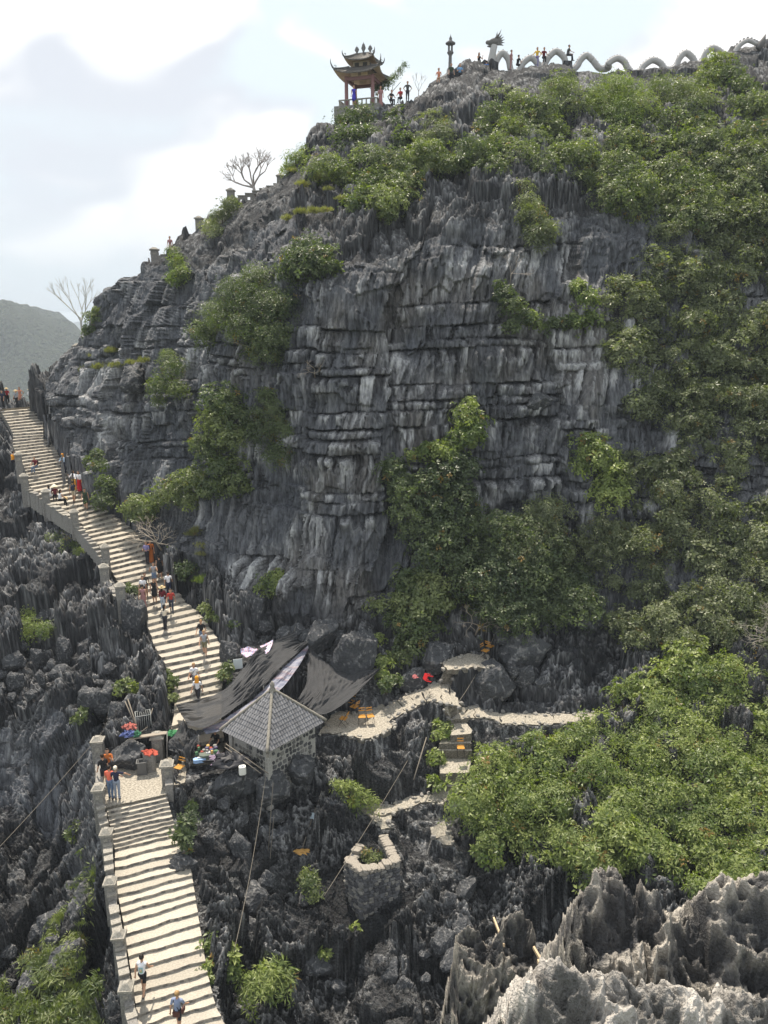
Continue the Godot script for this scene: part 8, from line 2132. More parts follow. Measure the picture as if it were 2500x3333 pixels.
func spray(kind: int, s: int) -> ArrayMesh:
	var r := RandomNumberGenerator.new()
	r.seed = 900 + kind * 17 + s
	var st := begin(true)
	var n: int = [9, 14, 11, 12][kind]
	for k in n:
		var a := TAU * k / n + r.randf_range(-0.4, 0.4)
		var rise := r.randf_range(-0.35, 0.9)
		var dir := Vector3(cos(a), rise, sin(a)).normalized()
		var base := Vector3.ZERO
		var long := 0.2
		var wide := 0.055
		match kind:
			0:
				base = dir * r.randf_range(0.03, 0.15)
				long = r.randf_range(0.16, 0.26)
				wide = long * 0.27
				dir = (dir + Vector3(0, -0.25, 0)).normalized()
			1:
				base = Vector3(r.randf_range(-0.2, 0.2), r.randf_range(-0.12, 0.16), r.randf_range(-0.2, 0.2))
				long = r.randf_range(0.09, 0.15)
				wide = long * 0.27
			2:
				base = dir * r.randf_range(0.02, 0.14)
				long = r.randf_range(0.2, 0.34)
				wide = 0.026
				dir = (dir + Vector3(0, -0.45, 0)).normalized()
			3:
				dir = Vector3(cos(a) * 0.5, 1.0, sin(a) * 0.5).normalized()
				base = Vector3(r.randf_range(-0.12, 0.12), 0, r.randf_range(-0.12, 0.12))
				long = r.randf_range(0.2, 0.42)
				wide = 0.016
		var side := dir.cross(Vector3.UP).normalized()
		side = side.rotated(dir, r.randf_range(-0.7, 0.7))
		leaf(st, base, dir, side, long, wide, wide * 0.4)
	return done(st)

func leaf_material() -> StandardMaterial3D:
	if mat.has("leaf"):
		return mat["leaf"]
	var m := plain("leaf", Color(1, 1, 1), 0.42, 0.5)
	m.vertex_color_use_as_albedo = true
	m.backlight_enabled = true
	m.backlight = Color(0.88, 0.95, 0.40)
	return m

func leaves(kinds: Array, pal: int, blobs: Array, dens: float, r: RandomNumberGenerator) -> Array:
	# sprays of leaves spread through lobes, thick at their skins; one MultiMesh per kind of leaf
	var out := []
	for kind: int in kinds:
		var key := "spray_%d" % kind
		if not mesh_of.has(key):
			mesh_of[key] = spray(kind, 1)
		var xs := []
		var cs := PackedColorArray()
		var lo: Vector3 = LEAF_TINTS[pal][0]
		var hi: Vector3 = LEAF_TINTS[pal][1]
		for i in blobs.size():
			var b: Vector4 = blobs[i]
			var c := Vector3(b.x, b.y, b.z)
			var per: float = [50.0, 72.0, 50.0, 60.0][kind]
			var n := int(per * b.w * b.w * 3.2 * dens / kinds.size()) + 5
			var mood := r.randf_range(-0.4, 0.35)
			var leafy := r.randf_range(0.75, 1.3)
			var tilt := Vector3(r.randf_range(-1, 1), r.randf_range(-1, 1), r.randf_range(-1, 1)) * 0.25
			for k in n:
				var d := Vector3(r.randfn(), r.randfn(), r.randfn()).normalized()
				if d.y < -0.35 and r.randf() < 0.6:
					d.y = -d.y
				var bump := 1.0 + 0.22 * n_soft.get_noise_3d(c.x * 9.0 + d.x * 34.0, c.y * 9.0 + d.y * 34.0, d.z * 34.0) * 4.5
				var rad := b.w * bump * (r.randf_range(0.8, 1.1) if r.randf() < 0.75 else r.randf_range(0.3, 1.25))
				var p := c + Vector3(d.x, d.y * (0.82 if kind != 3 else 0.25), d.z) * rad
				var buried := false
				for j in blobs.size():
					if j != i:
						var e: Vector4 = blobs[j]
						var q := Vector3(e.x, e.y, e.z)
						if p.distance_squared_to(q) < e.w * e.w * 0.42:
							buried = true
							break
				if buried and r.randf() < 0.85:
					continue
				var y := (d + Vector3(0, 0.5, 0) + tilt + Vector3(r.randf_range(-1, 1), r.randf_range(-1, 1), r.randf_range(-1, 1)) * 0.55).normalized()
				if kind == 3:
					y = Vector3(r.randf_range(-0.3, 0.3), 1, r.randf_range(-0.3, 0.3)).normalized()
				var bs := frame_along(y).rotated(y, r.randf() * TAU)
				xs.append(Transform3D(bs.scaled(Vector3.ONE * r.randf_range(0.55, 1.25) * leafy), p))
				var t := clampf(0.4 + mood + r.randf_range(-0.35, 0.45), 0.0, 1.0)
				var col := lo.lerp(hi, t)
				if r.randf() < 0.012:
					col = Vector3(0.26, 0.17, 0.05)
				cs.append(Color(col.x, col.y, col.z))
		var mm := MultiMesh.new()
		mm.transform_format = MultiMesh.TRANSFORM_3D
		mm.use_colors = true
		mm.mesh = mesh_of[key]
		mm.instance_count = xs.size()
		for k in xs.size():
			mm.set_instance_transform(k, xs[k])
			mm.set_instance_color(k, cs[k])
		out.append(mm)
	return out

func add_leaves(called: String, mm: MultiMesh, parent: Node) -> void:
	var o := MultiMeshInstance3D.new()
	o.multimesh = mm
	o.name = called if parent != self else numbered(called)
	o.material_override = leaf_material()
	parent.add_child(o, true)
	o.set_meta("kind", "stuff")

func lobes(flat: Array) -> Array:
	var out := []
	for k in range(0, flat.size(), 4):
		out.append(Vector4(flat[k], flat[k + 1], flat[k + 2], flat[k + 3]))
	return out

func build_plants() -> void:
	var r := RandomNumberGenerator.new()
	r.seed = 2024
	var bark := textured("bark", Color(0.17, 0.15, 0.125), mat["mottled"], mat["fine"], Vector3(3, 1, 3), 1.0)
	for p: Array in PLANTS:
		var o := thing(p[0], p[1], p[2])
		var blobs := lobes(p[7])
		var foot: Vector3 = p[6]
		for mm: MultiMesh in leaves([p[3]], p[4], blobs, p[5], r):
			add_leaves("leaves", mm, o)
		if p[3] != 3:
			for b: Vector4 in blobs:
				var c := Vector3(b.x, b.y, b.z)
				var st := begin(false)
				var m := foot.lerp(c, 0.5) + Vector3(r.randf_range(-0.15, 0.15), -0.1, r.randf_range(-0.1, 0.15))
				tube(st, [foot + Vector3(0, -0.3, 0), m, c, c + Vector3(0, b.w * 0.5, 0)], [0.05 + b.w * 0.05, 0.035 + b.w * 0.03, 0.03, 0.01], 6)
				part("stem", done(st), bark, o)
	for p: Array in MASSES:
		for mm: MultiMesh in leaves(p[2], p[3], lobes(p[4]), 1.0, r):
			var o := MultiMeshInstance3D.new()
			o.multimesh = mm
			o.name = numbered(p[0])
			o.material_override = leaf_material()
			add_child(o)
			o.set_meta("label", p[1])
			o.set_meta("category", "scrub")
			o.set_meta("kind", "stuff")

func branch(st: SurfaceTool, p: Vector3, d: Vector3, long: float, r0: float, depth: int, spread: float, lift: float, r: RandomNumberGenerator) -> void:
	var q := p + d * long
	var bend := d.lerp(Vector3(r.randf_range(-1, 1), 0.3, r.randf_range(-1, 1)), 0.16).normalized()
	var m := p.lerp(q, 0.5) + (bend - d) * long * 0.2
	tube(st, [p, m, q], [r0, r0 * 0.85, r0 * 0.68], 5 if depth > 1 else 4, false)
	if depth == 0:
		return
	var n := 2 if r.randf() < 0.65 else 3
	for k in n:
		var axis := Vector3(r.randf_range(-1, 1), r.randf_range(-0.4, 0.4), r.randf_range(-1, 1)).normalized()
		var e := (d + axis * spread + Vector3(0, lift, 0)).normalized()
		branch(st, q, e, long * r.randf_range(0.62, 0.86), r0 * 0.66, depth - 1, spread, lift, r)

func bare_tree(called: String, label: String, at: Vector3, trunk: Vector3, limbs: Array, long: float, rad: float, depth: int, spread: float, lift: float, s: int, c: Color) -> void:
	var r := RandomNumberGenerator.new()
	r.seed = s
	var o := thing(called, label, "tree")
	var m := plain("bare_bark_" + str(s), c, 0.9)
	var st := begin(false)
	tube(st, [at - trunk.normalized() * 0.4, at + trunk * 0.5, at + trunk], [rad * 1.25, rad * 1.05, rad * 0.9], 8)
	part("trunk", done(st), m, o)
	for d: Vector3 in limbs:
		st = begin(false)
		branch(st, at + trunk * r.randf_range(0.75, 1.0), d.normalized(), long, rad * 0.7, depth, spread, lift, r)
		part("limb", done(st), m, o)

func build_bare_trees() -> void:
	bare_tree("bare_tree", "leafless spreading frangipani tree behind the pierced skyline wall", Vector3(-11.51, 11.02, -74), Vector3(-0.15, 0.9, 0), [Vector3(-1, 0.75, 0.2), Vector3(0.6, 0.9, 0.1), Vector3(-0.3, 1, -0.4), Vector3(0.1, 1, 0.5), Vector3(-1.0, 0.2, 0.1)], 0.98, 0.14, 5, 0.62, 0.12, 5, Color(0.34, 0.31, 0.30))
	bare_tree("bare_tree", "tall thin bare tree against the sky at far left", Vector3(-28.85, -2.13, -76), Vector3(-0.1, 2.7, 0), [Vector3(-0.5, 1, 0), Vector3(0.55, 1, 0.2), Vector3(0.05, 1, -0.3), Vector3(-0.8, 0.9, 0.2)], 1.35, 0.085, 4, 0.42, 0.22, 8, Color(0.42, 0.41, 0.37))
	bare_tree("dead_branches", "pale dead branches overhanging the upper stairs by two people", Vector3(-16.11, -15.57, -53.32), Vector3(-0.1, 0.5, 0.4), [Vector3(-0.6, 0.8, 0.5), Vector3(0.5, 0.6, 0.7), Vector3(-0.2, 1, 0.3), Vector3(0.7, 0.1, 0.9), Vector3(-0.9, 0.3, 0.6)], 0.7, 0.06, 5, 0.75, 0.0, 13, Color(0.40, 0.35, 0.29))
	bare_tree("dead_branches", "bare dead twigs at cliff foot behind the upper platform", Vector3(5.8, -18.66, -45.13), Vector3(0.1, 0.5, 0.3), [Vector3(-0.9, 0.5, 0.5), Vector3(0.8, 0.6, 0.4), Vector3(0.1, 1, 0.3)], 0.6, 0.05, 4, 0.8, 0.0, 19, Color(0.34, 0.29, 0.24))
	bare_tree("dead_branches", "dry leafless twigs on cliff ledge near the pale streaked block", Vector3(-4.62, -3.4, -52.34), Vector3(0, 0.2, 0.3), [Vector3(-0.9, 0.3, 0.6), Vector3(0.9, 0.4, 0.6), Vector3(0.1, 0.9, 0.6)], 0.4, 0.035, 4, 0.8, 0.0, 23, Color(0.32, 0.27, 0.22))
	bare_tree("dead_branches", "slender bare sapling on the upper right cliff face", Vector3(8.72, 2.85, -55.68), Vector3(0.0, 0.5, 0.3), [Vector3(-0.3, 1, 0.4), Vector3(0.6, 0.9, 0.4), Vector3(0.9, -0.1, 0.5)], 0.55, 0.035, 4, 0.6, 0.05, 29, Color(0.34, 0.30, 0.27))
	bare_tree("dead_branches", "grey tangle of dead branches at the right edge", Vector3(21.3, -17.62, -40.72), Vector3(0, 0.6, 0.5), [Vector3(-0.9, 0.5, 0.6), Vector3(-0.5, 1, 0.4), Vector3(0.4, 0.9, 0.6), Vector3(-1, 0.1, 0.7)], 0.75, 0.05, 5, 0.7, 0.05, 31, Color(0.33, 0.30, 0.26))
	bare_tree("bare_tree", "faint bare sapling on the ridge right of pavilion", Vector3(3.17, 20.24, -79), Vector3(0.05, 0.7, 0), [Vector3(-0.5, 1, 0), Vector3(0.5, 1, 0), Vector3(0, 1, 0.2)], 0.6, 0.035, 3, 0.5, 0.1, 37, Color(0.42, 0.40, 0.38))
	# leaning tree beside the pavilion, its crown drawn out to the right
	var r := RandomNumberGenerator.new()
	r.seed = 61
	var o := thing("leaning_tree", "thin leaning tree with crown swept right beside pavilion", "tree")
	var foot: Vector3 = Vector3(0.95, 18.76, -77)
	for k in 2:
		var st := begin(false)
		tube(st, [foot + Vector3(k * 0.2, -0.3, 0), foot + Vector3(-0.3 - k * 0.3, 1.2, 0), foot + Vector3(-0.15 + k * 0.7, 2.1 + k * 0.3, 0)], [0.06, 0.045, 0.02], 6)
		part("trunk", done(st), mat["bark"], o)
	var blobs := []
	for k in 7:
		blobs.append(Vector4(foot.x - 1.6 + k * 0.42, foot.y + 1.75 + k * 0.16 + 0.03 * k * k, foot.z, 0.36 - 0.02 * k))
	for mm: MultiMesh in leaves([1], 1, blobs, 1.0, r):
		add_leaves("leaves", mm, o)

# ---------------------------------------------------------------- beyond
func build_distance() -> void:
	# the haze that lies over the valley beyond the peak
	var haze := FogVolume.new()
	haze.name = "valley_haze"
	haze.shape = RenderingServer.FOG_VOLUME_SHAPE_BOX
	haze.size = Vector3(3000, 170, 420)
	haze.position = Vector3(0, -45, -330)
	var hm := FogMaterial.new()
	hm.density = 0.0014
	hm.albedo = Color(0.90, 0.95, 1.0)
	haze.material = hm
	add_child(haze)
	haze.set_meta("kind", "stuff")
	var m := textured("far_forest", Color(0.060, 0.080, 0.038), grey_noise(71, 0.05, 5, 0.35, 1.0), grey_noise(72, 0.06, 5, 0.0, 1.0), Vector3(0.02, 0.02, 0.02), 300.0)
	var field := textured("valley", Color(0.16, 0.19, 0.09), grey_noise(73, 0.02, 5, 0.5, 1.0), null, Vector3(0.004, 0.004, 0.004), 0.0)
	var st := begin(false)
	lathe(st, [Vector2(9000, -112), Vector2(0.0, -112)], 48)
	part("valley_floor", done(st), field, self).set_meta("kind", "structure")
	var f := FastNoiseLite.new()
	f.seed = 12
	f.frequency = 0.02
	f.fractal_octaves = 5
	for h: Array in [
		["hill", "hazy blue green wooded hill beyond the left landing", Vector3(-179.03, -50.54, -330), 150.0, 124.0],
		["hill", "", Vector3(-760, 0, -560), 190.0, 150.0], ["hill", "", Vector3(330, 0, -620), 170.0, 160.0],
		["hill", "", Vector3(-620, 0, -160), 200.0, 140.0], ["hill", "", Vector3(640, 0, -260), 190.0, 150.0],
		["hill", "", Vector3(-1500, 0, -1300), 330.0, 190.0], ["hill", "", Vector3(100, 0, -1500), 320.0, 160.0], ["hill", "", Vector3(900, 0, -1200), 350.0, 200.0], ["hill", "", Vector3(-1500, 0, -2300), 800.0, 140.0], ["hill", "", Vector3(-700, 0, -2600), 700.0, 135.0], ["hill", "", Vector3(600, 0, -2800), 900.0, 230.0], ["hill", "", Vector3(1900, 0, -2000), 800.0, 240.0],
	]:
		st = begin(false)
		var c: Vector3 = h[2]
		var grid := []
		for j in 41:
			var line := []
			for k in 97:
				var a := TAU * k / 96.0
				var t := j / 40.0
				var rad: float = h[3] * t
				var x := c.x + cos(a) * rad
				var z := c.z + sin(a) * rad
				var rough := f.get_noise_2d(x, z)
				var y: float = -113.0 + h[4] * (1.0 - t * t) * (1.0 + 0.28 * rough * t) + f.get_noise_2d(x * 6.0, z * 6.0) * 5.0 * (1.0 - t)
				line.append(Vector3(x, y, z))
			grid.append(line)
		for j in 40:
			for k in 96:
				quad(st, grid[j][k], grid[j][k + 1], grid[j + 1][k + 1], grid[j + 1][k])
		var o := part(h[0], done(st), m, self)
		o.set_meta("kind", "structure")
		if h[1]:
			o.set_meta("label", h[1])

# ---------------------------------------------------------------- separate rocks
func crag(called: String, label: String, profile: Array, tall: float, s: int, m: Material, pale: Color, dark: Color, pits: float) -> void:
	# a rock ridge: profile lists crest points and half depth; the surface runs from the far foot over the crest to the near foot
	var n := FastNoiseLite.new()
	n.seed = s; n.noise_type = FastNoiseLite.TYPE_CELLULAR; n.frequency = 1.15
	n.cellular_return_type = FastNoiseLite.RETURN_DISTANCE; n.fractal_type = FastNoiseLite.FRACTAL_NONE
	var g := FastNoiseLite.new()
	g.seed = s + 1; g.noise_type = FastNoiseLite.TYPE_SIMPLEX_SMOOTH; g.frequency = 0.9
	g.fractal_type = FastNoiseLite.FRACTAL_RIDGED; g.fractal_octaves = 4
	var w := 360
	var h := 260
	var rows := []
	var tint := []
	for j in h + 1:
		var line := PackedVector3Array()
		var paint := PackedColorArray()
		var v := -1.0 + 2.0 * j / h
		for i in w + 1:
			var t := float(i) / w * (profile.size() - 1)
			var k := mini(int(t), profile.size() - 2)
			var a: Vector4 = profile[k]
			var b: Vector4 = profile[k + 1]
			var e := a.lerp(b, t - k)
			var c := Vector3(e.x, e.y, e.z)
			var drop := pow(absf(v), 1.5)
			var p := c + Vector3(0, -tall * drop, (v * (0.35 + 0.65 * absf(v))) * e.w)
			var out := Vector3(0, 1.0 - absf(v) * 0.8, v).normalized()
			var warp := Vector3(g.get_noise_3dv(p * 0.7), g.get_noise_3dv(p * 0.7 + Vector3(5, 0, 0)), g.get_noise_3dv(p * 0.7 + Vector3(0, 8, 0))) * 0.35
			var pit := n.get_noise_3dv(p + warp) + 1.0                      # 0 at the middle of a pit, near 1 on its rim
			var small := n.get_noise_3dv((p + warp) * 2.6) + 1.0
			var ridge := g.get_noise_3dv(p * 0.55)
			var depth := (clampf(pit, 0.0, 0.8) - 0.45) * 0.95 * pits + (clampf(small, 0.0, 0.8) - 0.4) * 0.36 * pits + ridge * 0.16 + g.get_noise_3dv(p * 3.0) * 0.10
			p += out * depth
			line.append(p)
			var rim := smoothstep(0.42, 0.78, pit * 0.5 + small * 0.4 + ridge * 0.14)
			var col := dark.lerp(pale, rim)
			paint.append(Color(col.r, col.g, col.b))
		rows.append(line)
		tint.append(paint)
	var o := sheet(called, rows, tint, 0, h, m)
	o.name = numbered(called)
	o.remove_meta("kind")
	tag(o, label, "rock")

func build_crags() -> void:
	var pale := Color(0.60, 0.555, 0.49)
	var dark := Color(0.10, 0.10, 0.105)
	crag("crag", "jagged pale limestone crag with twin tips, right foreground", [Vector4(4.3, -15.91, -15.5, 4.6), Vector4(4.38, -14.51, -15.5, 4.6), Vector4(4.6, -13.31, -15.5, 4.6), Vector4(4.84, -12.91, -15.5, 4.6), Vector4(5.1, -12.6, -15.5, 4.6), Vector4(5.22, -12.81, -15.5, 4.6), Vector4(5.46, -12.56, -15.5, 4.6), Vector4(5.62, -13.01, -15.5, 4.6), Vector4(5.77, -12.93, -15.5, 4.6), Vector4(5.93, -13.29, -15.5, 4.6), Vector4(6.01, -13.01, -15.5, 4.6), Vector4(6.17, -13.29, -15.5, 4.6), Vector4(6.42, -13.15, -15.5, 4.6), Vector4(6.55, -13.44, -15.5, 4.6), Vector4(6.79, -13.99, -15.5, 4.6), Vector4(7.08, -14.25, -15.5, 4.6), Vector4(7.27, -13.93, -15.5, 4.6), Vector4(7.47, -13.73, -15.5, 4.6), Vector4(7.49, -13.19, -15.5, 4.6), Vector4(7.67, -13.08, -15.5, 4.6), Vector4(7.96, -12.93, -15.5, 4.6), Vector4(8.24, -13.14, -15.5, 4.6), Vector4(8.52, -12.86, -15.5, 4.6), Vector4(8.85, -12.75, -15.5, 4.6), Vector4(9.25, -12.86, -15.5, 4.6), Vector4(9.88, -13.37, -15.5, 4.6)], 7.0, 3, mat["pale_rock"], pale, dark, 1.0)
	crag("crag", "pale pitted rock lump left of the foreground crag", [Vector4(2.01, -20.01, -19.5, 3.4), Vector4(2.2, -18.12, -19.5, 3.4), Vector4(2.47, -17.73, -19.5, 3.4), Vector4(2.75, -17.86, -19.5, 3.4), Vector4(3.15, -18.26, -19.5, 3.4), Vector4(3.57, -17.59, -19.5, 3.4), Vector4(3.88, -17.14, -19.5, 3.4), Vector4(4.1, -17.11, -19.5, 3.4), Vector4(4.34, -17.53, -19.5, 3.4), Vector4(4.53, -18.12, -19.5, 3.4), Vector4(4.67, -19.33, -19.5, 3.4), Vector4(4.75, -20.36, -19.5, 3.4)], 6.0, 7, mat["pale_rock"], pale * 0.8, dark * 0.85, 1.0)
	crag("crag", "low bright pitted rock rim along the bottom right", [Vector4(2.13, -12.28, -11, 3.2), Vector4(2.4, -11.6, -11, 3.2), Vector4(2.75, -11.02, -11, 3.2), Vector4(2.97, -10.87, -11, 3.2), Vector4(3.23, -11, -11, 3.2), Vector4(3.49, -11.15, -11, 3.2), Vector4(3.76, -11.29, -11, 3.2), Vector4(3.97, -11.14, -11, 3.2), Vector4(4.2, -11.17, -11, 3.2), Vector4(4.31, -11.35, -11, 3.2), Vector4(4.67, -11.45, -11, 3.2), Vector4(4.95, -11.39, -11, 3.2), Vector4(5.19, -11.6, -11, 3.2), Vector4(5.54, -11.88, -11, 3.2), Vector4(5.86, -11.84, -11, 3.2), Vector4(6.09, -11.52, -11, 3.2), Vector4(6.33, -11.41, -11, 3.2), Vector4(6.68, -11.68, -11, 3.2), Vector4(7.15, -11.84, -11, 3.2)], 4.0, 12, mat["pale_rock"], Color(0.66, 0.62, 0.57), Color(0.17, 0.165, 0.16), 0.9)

func boulder_mesh(s: int, tall: float) -> ArrayMesh:
	var n := FastNoiseLite.new()
	n.seed = s; n.frequency = 0.7; n.fractal_type = FastNoiseLite.FRACTAL_RIDGED; n.fractal_octaves = 3
	var id := FastNoiseLite.new()
	id.seed = s; id.noise_type = FastNoiseLite.TYPE_CELLULAR; id.frequency = 1.1; id.cellular_return_type = FastNoiseLite.RETURN_CELL_VALUE
	var r := RandomNumberGenerator.new()
	r.seed = s * 7
	var planes := []
	for k in 15:
		var a := Vector3(r.randfn(), r.randfn() * 0.8, r.randfn()).normalized()
		planes.append([a, r.randf_range(0.62, 1.0)])
	var st := begin(false)
	var grid := []
	for j in 49:
		var line := []
		for k in 64:
			var a := TAU * k / 64.0
			var e := PI * j / 48.0
			var d := Vector3(cos(a) * sin(e), cos(e), sin(a) * sin(e))
			var rad := 1.25                                   # broken along flat faces
			for p: Array in planes:
				var c: float = d.dot(p[0])
				if c > 0.05:
					rad = minf(rad, p[1] / c)
			var flute := n.get_noise_3d(d.x * 3.4, d.y * 0.7, d.z * 3.4)
			rad *= 0.96 + 0.10 * flute + 0.06 * id.get_noise_3dv(d * 2.0) + 0.035 * n.get_noise_3dv(d * 4.5)
			line.append(Vector3(d.x * rad, d.y * rad * tall, d.z * rad))
		grid.append(line)
	for j in 48:
		for k in 64:
			var m := (k + 1) % 64
			st.set_color(Color(0.10, 0.103, 0.112).lerp(Color(0.36, 0.355, 0.35), smoothstep(0.45, 0.9, n.get_noise_3dv(grid[j][k] * 1.7)) * 0.7))
			quad(st, grid[j][k], grid[j][m], grid[j + 1][m], grid[j + 1][k])
	return done(st)

func build_boulders() -> void:
	var r := RandomNumberGenerator.new()
	r.seed = 88
	var shapes := []
	for k in 6:
		shapes.append(boulder_mesh(300 + k, [1.0, 1.5, 0.8, 2.0, 1.2, 1.7][k]))
	for b: Array in [
		["fluted grey block standing behind the black awnings' right side", Vector3(-1.67, -20.37, -43.26), 3, 1.15],
		["fluted block at the foot of cliff behind awning peak", Vector3(-4, -18.77, -44.66), 4, 1.1],
		["tall dark pinnacle beside the red stool", Vector3(3, -20.1, -43.96), 1, 1],
		["squat dark boulder left of the red stool", Vector3(1.83, -20.86, -43.01), 0, 0.75],
		["tilted pale slab boulder right of the upper platform", Vector3(7.59, -18.57, -44.53), 0, 0.95],
		["big dark boulder right of upper platform", Vector3(8.37, -19.67, -43.93), 1, 1.3],
		["dark boulder mound in front of upper platform", Vector3(6.36, -20.58, -42.41), 2, 1.35],
		["stout dark boulder below the path junction", Vector3(3.51, -22.42, -40.87), 0, 0.9],
		["squared grey boulder backing the landing", Vector3(-13.08, -21.88, -35.97), 4, 1.05],
		["broader dark boulder left behind the landing", Vector3(-14.35, -21.77, -37.23), 0, 0.8],
		["pale angular boulder on grassy slope left of lower stairs", Vector3(-13.84, -26.63, -30.79), 0, 0.95],
		["small pale boulder left of the angular one", Vector3(-15.95, -27.82, -31.29), 2, 0.75],
		["dark boulder on slope below the angular pale one", Vector3(-14.05, -27.66, -28.81), 0, 1],
		["angular grey boulder on the upper left ledge", Vector3(-20.56, -4.52, -63.78), 0, 1.25],
		["weathered pale slab lying on right cliff ledge", Vector3(10.46, -5.03, -52.37), 2, 0.7],
		["pinnacle left of stairs beside walkers", Vector3(-15.95, -18.91, -46.29), 3, 0.9],
		["broken pale rubble rock left of walkers", Vector3(-17.82, -18.35, -47.48), 2, 0.8],
		["dark block at right edge of stairs below awning top", Vector3(-9.38, -19.7, -44.11), 0, 0.8],
		["dark fluted block right of the stairs", Vector3(-11.07, -17.9, -48.59), 1, 0.9],
		["tall dark block right of walkers' stairs", Vector3(-8.49, -18.69, -46.78), 3, 1],
		["dark rock under the hut's front corner", Vector3(-5.57, -22.72, -34.68), 1, 0.8],
		["dark rock below the hut's left wall", Vector3(-6.9, -22.21, -34.79), 0, 0.9],
		["dark rock below the hut's right wall", Vector3(-4.31, -22.28, -35.73), 2, 0.95],
		["pitted dark rock under the white jerrycan", Vector3(-7.61, -22.18, -34.26), 4, 0.8],
		["dark rock wedge at right edge of lower stairs", Vector3(-9.18, -23.71, -30.3), 2, 0.6],
	]:
		var o := MeshInstance3D.new()
		o.mesh = shapes[b[2]]
		o.material_override = mat["boulder"]
		o.name = numbered("boulder")
		var s: float = b[3]
		o.transform = Transform3D(Basis(Vector3.UP, r.randf() * TAU).scaled(Vector3(s * r.randf_range(0.85, 1.15), s, s * r.randf_range(0.85, 1.15))), b[1])
		add_child(o)
		tag(o, b[0], "rock")
	var field := setting("rockfall", "loose angular limestone blocks strewn over the lower slopes")
	for b: Vector4 in lobes([-19.31,-19.12,-46.24,0.33, -17.97,-21.66,-39.89,0.57, -22.71,-20.17,-44.14,0.65, -15.6,-20.7,-40.41,0.54, -25.35,-18.93,-48.93,0.48, -19.38,-20.33,-42.91,0.65, -22.32,-19.35,-46.73,0.33, -21.91,-18.44,-49.38,0.23, -17.72,-20.49,-41.94,0.28, -20.63,-21.09,-41.46,0.39, -17.74,-19.61,-44.18,0.4, -15.23,-20.1,-41.68,0.26, -17.84,-19.03,-45.87,0.33, -19.41,-21.47,-40.61,0.59, -21.38,-20.07,-44.24,0.41, -22.64,-20.87,-41.92,0.3, -14.25,-20.9,-39.37,0.67, -18.06,-20.04,-43.24,0.4, -16.52,-20.41,-41.58,0.24, -19.86,-19.74,-44.75,0.52, -23.79,-19.42,-46.9,0.43, -20.42,-20.63,-42.4,0.27, -16.58,-21.54,-39.28,0.21, -24.05,-18.67,-49.37,0.61, -22.84,-18.86,-48.4,0.72, -15.96,-19.55,-43.37,0.29, -20.32,-20.17,-43.66,0.29, -16.43,-20,-42.52,0.36, -21.76,-21.14,-41.39,0.3, -20.36,-18.31,-49.38,0.67, -16.55,-19.26,-44.51,0.53, -23.1,-20.54,-42.97,0.29, -18.53,-20.9,-41.27,0.3, -16.55,-21.09,-40.01,0.73, -14.76,-21.19,-38.96,0.4, -22.77,-18.4,-49.72,0.22, -21.94,-20.78,-42.21,0.41, -21.14,-18.9,-47.69,0.71, -22.72,-19.82,-45.31,0.34, -15.73,-28.68,-26.94,0.32, -19.08,-27.99,-34.44,0.45, -14.99,-26.92,-32.43,0.48, -17.56,-28.54,-30.24,0.34, -14.71,-28.13,-28.67,0.33, -16.51,-28.22,-31.28,0.55, -18.12,-28.3,-32.54,0.4, -16.85,-27.41,-34.12,0.33, -15.5,-27.72,-31.64,0.4, -16.74,-28.63,-28.55,0.23, -15.4,-28.52,-27.71,0.62, -15.37,-28.1,-30.01,0.51, -13.9,-28.23,-27.13,0.56, -6.07,-26.38,-29.29,0.43, 1.92,-27.22,-31.15,0.36, -7.87,-22.9,-33.38,0.34, -0.88,-28.54,-27.87,0.52, 1.83,-28.18,-28.4,0.22, -6.85,-24.45,-32.1,0.58, -5.38,-23.87,-33.96,0.39, -3.04,-27.86,-28.89,0.62, -3.72,-26.44,-31.32,0.39, 0.84,-27.85,-29.86,0.45, 3.12,-27.77,-29.14,0.56, 3.11,-26.88,-31.54,0.3, -4.71,-27.37,-28.33,0.37, 1.89,-27.87,-29.45,0.26, -5.43,-25.72,-31.45,0.41, 1.82,-26.52,-32.45,0.34, -8.21,-23.54,-31.8,0.29, 0.03,-28.27,-28.77,0.52, -7.31,-24.76,-30.36,0.21, -3.12,-27.39,-29.97,0.47, -6.85,-23.68,-33.29,0.2, -2.88,-27.05,-30.84,0.18, 3.93,-26.55,-32.04,0.54, -1.99,-28.37,-28.19,0.33, -4.74,-26.51,-30.54,0.23, -5.98,-25.86,-30.48,0.68, 2.62,-27.64,-29.8,0.57, 0.82,-28.39,-28.07,0.32, -2.32,-25.06,-34.07,0.26, -6.98,-25.25,-29.54,0.44, 3.6,-27.33,-30.29,0.63, 0.14,-27.98,-29.62,0.36, -3.85,-27.36,-29.44,0.34, -3.68,-26.91,-30.53,0.36, 8.34,-20.58,-42.73,0.51, 7.75,-20.4,-42.92,0.53, 9.48,-20.87,-42.52,0.42, -4.7,-18.95,-44.8,0.72, -8.43,-18.62,-46.8,0.68, -0.68,-19.26,-44.94,0.38, -0.94,-19.2,-44.93,0.51, -3.09,-18.91,-44.84,0.52, -6.1,-18.94,-45.2,0.54, -1.69,-18.99,-44.96,0.52, -4.03,-18.74,-45.11,0.33, -5.38,-18.7,-45.36,0.65, -7.63,-18.78,-46.18,0.45]):
		var o := part("rock", shapes[r.randi_range(0, 5)], mat["boulder"], field)
		var turn := Basis.from_euler(Vector3(r.randf_range(-0.5, 0.5), r.randf() * TAU, r.randf_range(-0.5, 0.5)))
		o.transform = Transform3D(turn * Basis().scaled(Vector3(b.w * r.randf_range(0.8, 1.3), b.w * r.randf_range(0.7, 1.0), b.w)), Vector3(b.x, b.y, b.z))
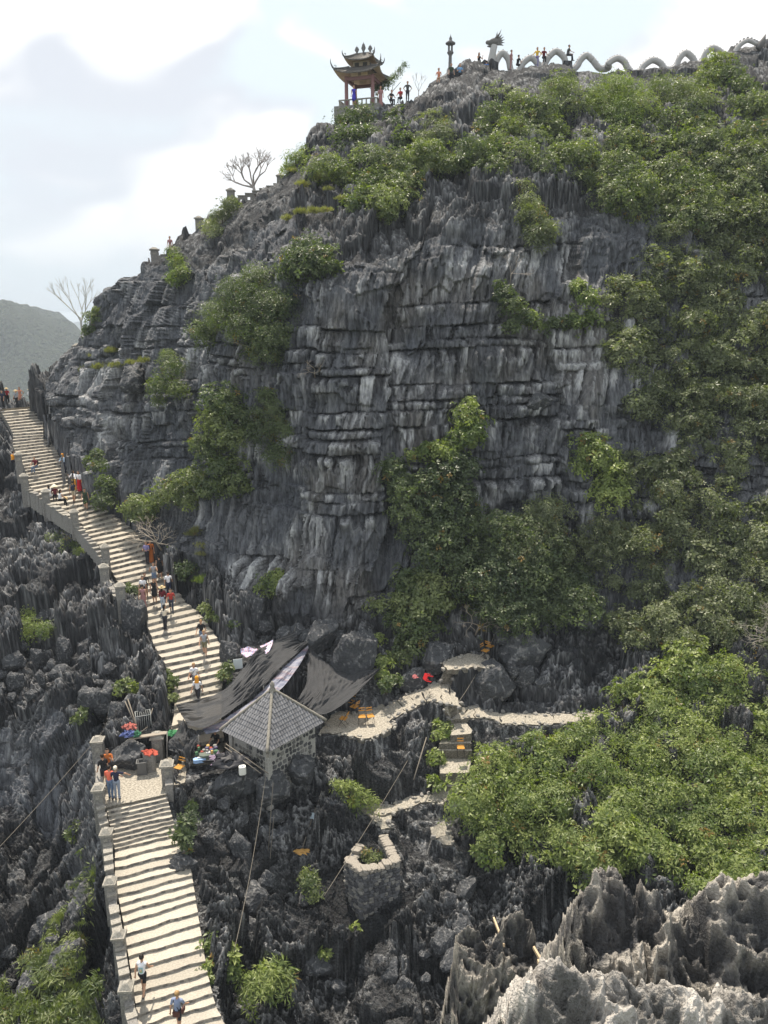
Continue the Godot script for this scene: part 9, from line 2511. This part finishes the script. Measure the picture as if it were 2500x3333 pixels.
func level_ground() -> void:
	for f: Array in [LOWER_FLIGHT, UPPER_FLIGHT]:
		for i in f.size() - 1:
			flatten_quad(f[i][0], f[i][1], f[i + 1][1], f[i + 1][0], 0.42)
	for p: Array in PATHS:
		for i in p[2].size() - 1:
			flatten_quad(p[2][i][0], p[2][i][1], p[2][i + 1][1], p[2][i + 1][0], 0.1, 0.25)
			calm_spot((p[2][i][0] + p[2][i][1] + p[2][i + 1][1] + p[2][i + 1][0]) / 4.0, 2.2, 0.35)
	for q: Array in [TERRACE, PLATFORM] + SIDE_STEPS:
		flatten_outline(q, 0.1)

	flatten_quad(Vector3(-6.31, -22.9, -37.48), Vector3(-9.51, -22.9, -39.9), Vector3(-6.79, -22.9, -43.18), Vector3(-3.37, -22.9, -40.94), 0.0, 0.2)
	flatten_quad(Vector3(-10.15, -22, -33.92), Vector3(-8.13, -22, -34.65), Vector3(-7.78, -22, -37.85), Vector3(-10.65, -22, -37.28), 0.15, 0.1)
	for c: Vector3 in [Vector3(-4.37, -21.57, -39.07), Vector3(-5.59, -20.76, -40.81), Vector3(-7.34, -20.41, -41.87), Vector3(-3.48, -20.95, -41.18), Vector3(-1.9, -21.26, -41.79), Vector3(-8.13, -19.95, -43.43), Vector3(-5.31, -19.64, -43.42), Vector3(-8.13, -20.95, -40.06)]:
		calm_spot(c, 3.2)
	for c: Vector3 in [Vector3(-1.75, 17.55, -73.52), Vector3(5.87, 21.37, -76.11), Vector3(9.35, 20.83, -74.84), Vector3(12.16, 20.99, -74.74), Vector3(14.91, 20.67, -74.26), Vector3(18.2, 20.75, -74.55), Vector3(21.14, 20.86, -74.94), Vector3(23.86, 20.83, -74.58), Vector3(26.88, 21.69, -75.28), Vector3(30, 22.49, -76.11), Vector3(32.65, 22.82, -76.6)]:
		calm_spot(c, 4.0, 0.3)
	for c: Vector3 in [Vector3(-11.68, 9.8, -69.45), Vector3(-8.65, 10.57, -67.37), Vector3(-15.32, 8.18, -71.41), Vector3(-18.4, 5.39, -70.2), Vector3(-29.72, -4.66, -73), Vector3(-27.87, -2.97, -73.07)]:
		calm_spot(c, 3.5, 0.25)
	for c: Vector3 in [Vector3(-36.96, -7.82, -76.39), Vector3(-34.85, -7.82, -73.8), Vector3(-36.13, -7.82, -77.3), Vector3(-34.34, -7.82, -75.66), Vector3(8.73, 22.45, -79), Vector3(9.26, 21.35, -77.5), Vector3(6.78, 20.78, -76.5), Vector3(6.01, 20.81, -76.5), Vector3(4.91, 20.78, -76.5), Vector3(12.23, 22.52, -78.6), Vector3(11.63, 22.55, -78.6), Vector3(14.01, 22.76, -78.6), Vector3(14.61, 23.09, -78.6), Vector3(16.8, 23.36, -78.7), Vector3(-2.64, 18.52, -74.6), Vector3(-0.3, 18.51, -74.8), Vector3(2.1, 19.18, -75.8), Vector3(0.63, 18.82, -75.8), Vector3(1.49, 19, -75.8), Vector3(-19.58, 6.02, -74.6), Vector3(-27.83, -2.13, -76)]:
		flatten_quad(c + Vector3(-0.3, 0, 0.3), c + Vector3(0.3, 0, 0.3), c + Vector3(0.3, 0, -0.3), c + Vector3(-0.3, 0, -0.3), 0.03, 0.15)
	for c: Vector3 in [Vector3(-0.56, -26.32, -32.69), Vector3(0.01, -25.61, -33.83), Vector3(-1.33, -26.89, -31.79)]:
		calm_spot(c, 2.6, 0.2)
	for c: Vector3 in [Vector3(-7.04, -22.4, -34.95), Vector3(-8.35, -22.15, -34.56), Vector3(0.76, -22.9, -37.48)]:
		calm_spot(c, 1.8, 0.5)

func flatten_outline(pts: Array, sink: float) -> void:
	var flat := PackedVector2Array()
	for p: Vector3 in pts:
		flat.append(Vector2(p.x, p.z))
	var idx := Geometry2D.triangulate_polygon(flat)
	for k in range(0, idx.size(), 3):
		flatten_quad(pts[idx[k]], pts[idx[k + 1]], pts[idx[k + 2]], pts[idx[k + 2]], sink, 0.15)

func build_all() -> void:
	build_stairs()
	build_paths()
	build_hut()
	build_awnings()
	build_chairs()
	build_stall()
	build_pavilion()
	build_lantern()
	build_dragon()
	build_ruin()
	build_crags()
	build_boulders()
	build_plants()
	build_bare_trees()
	build_people()
	build_distance()
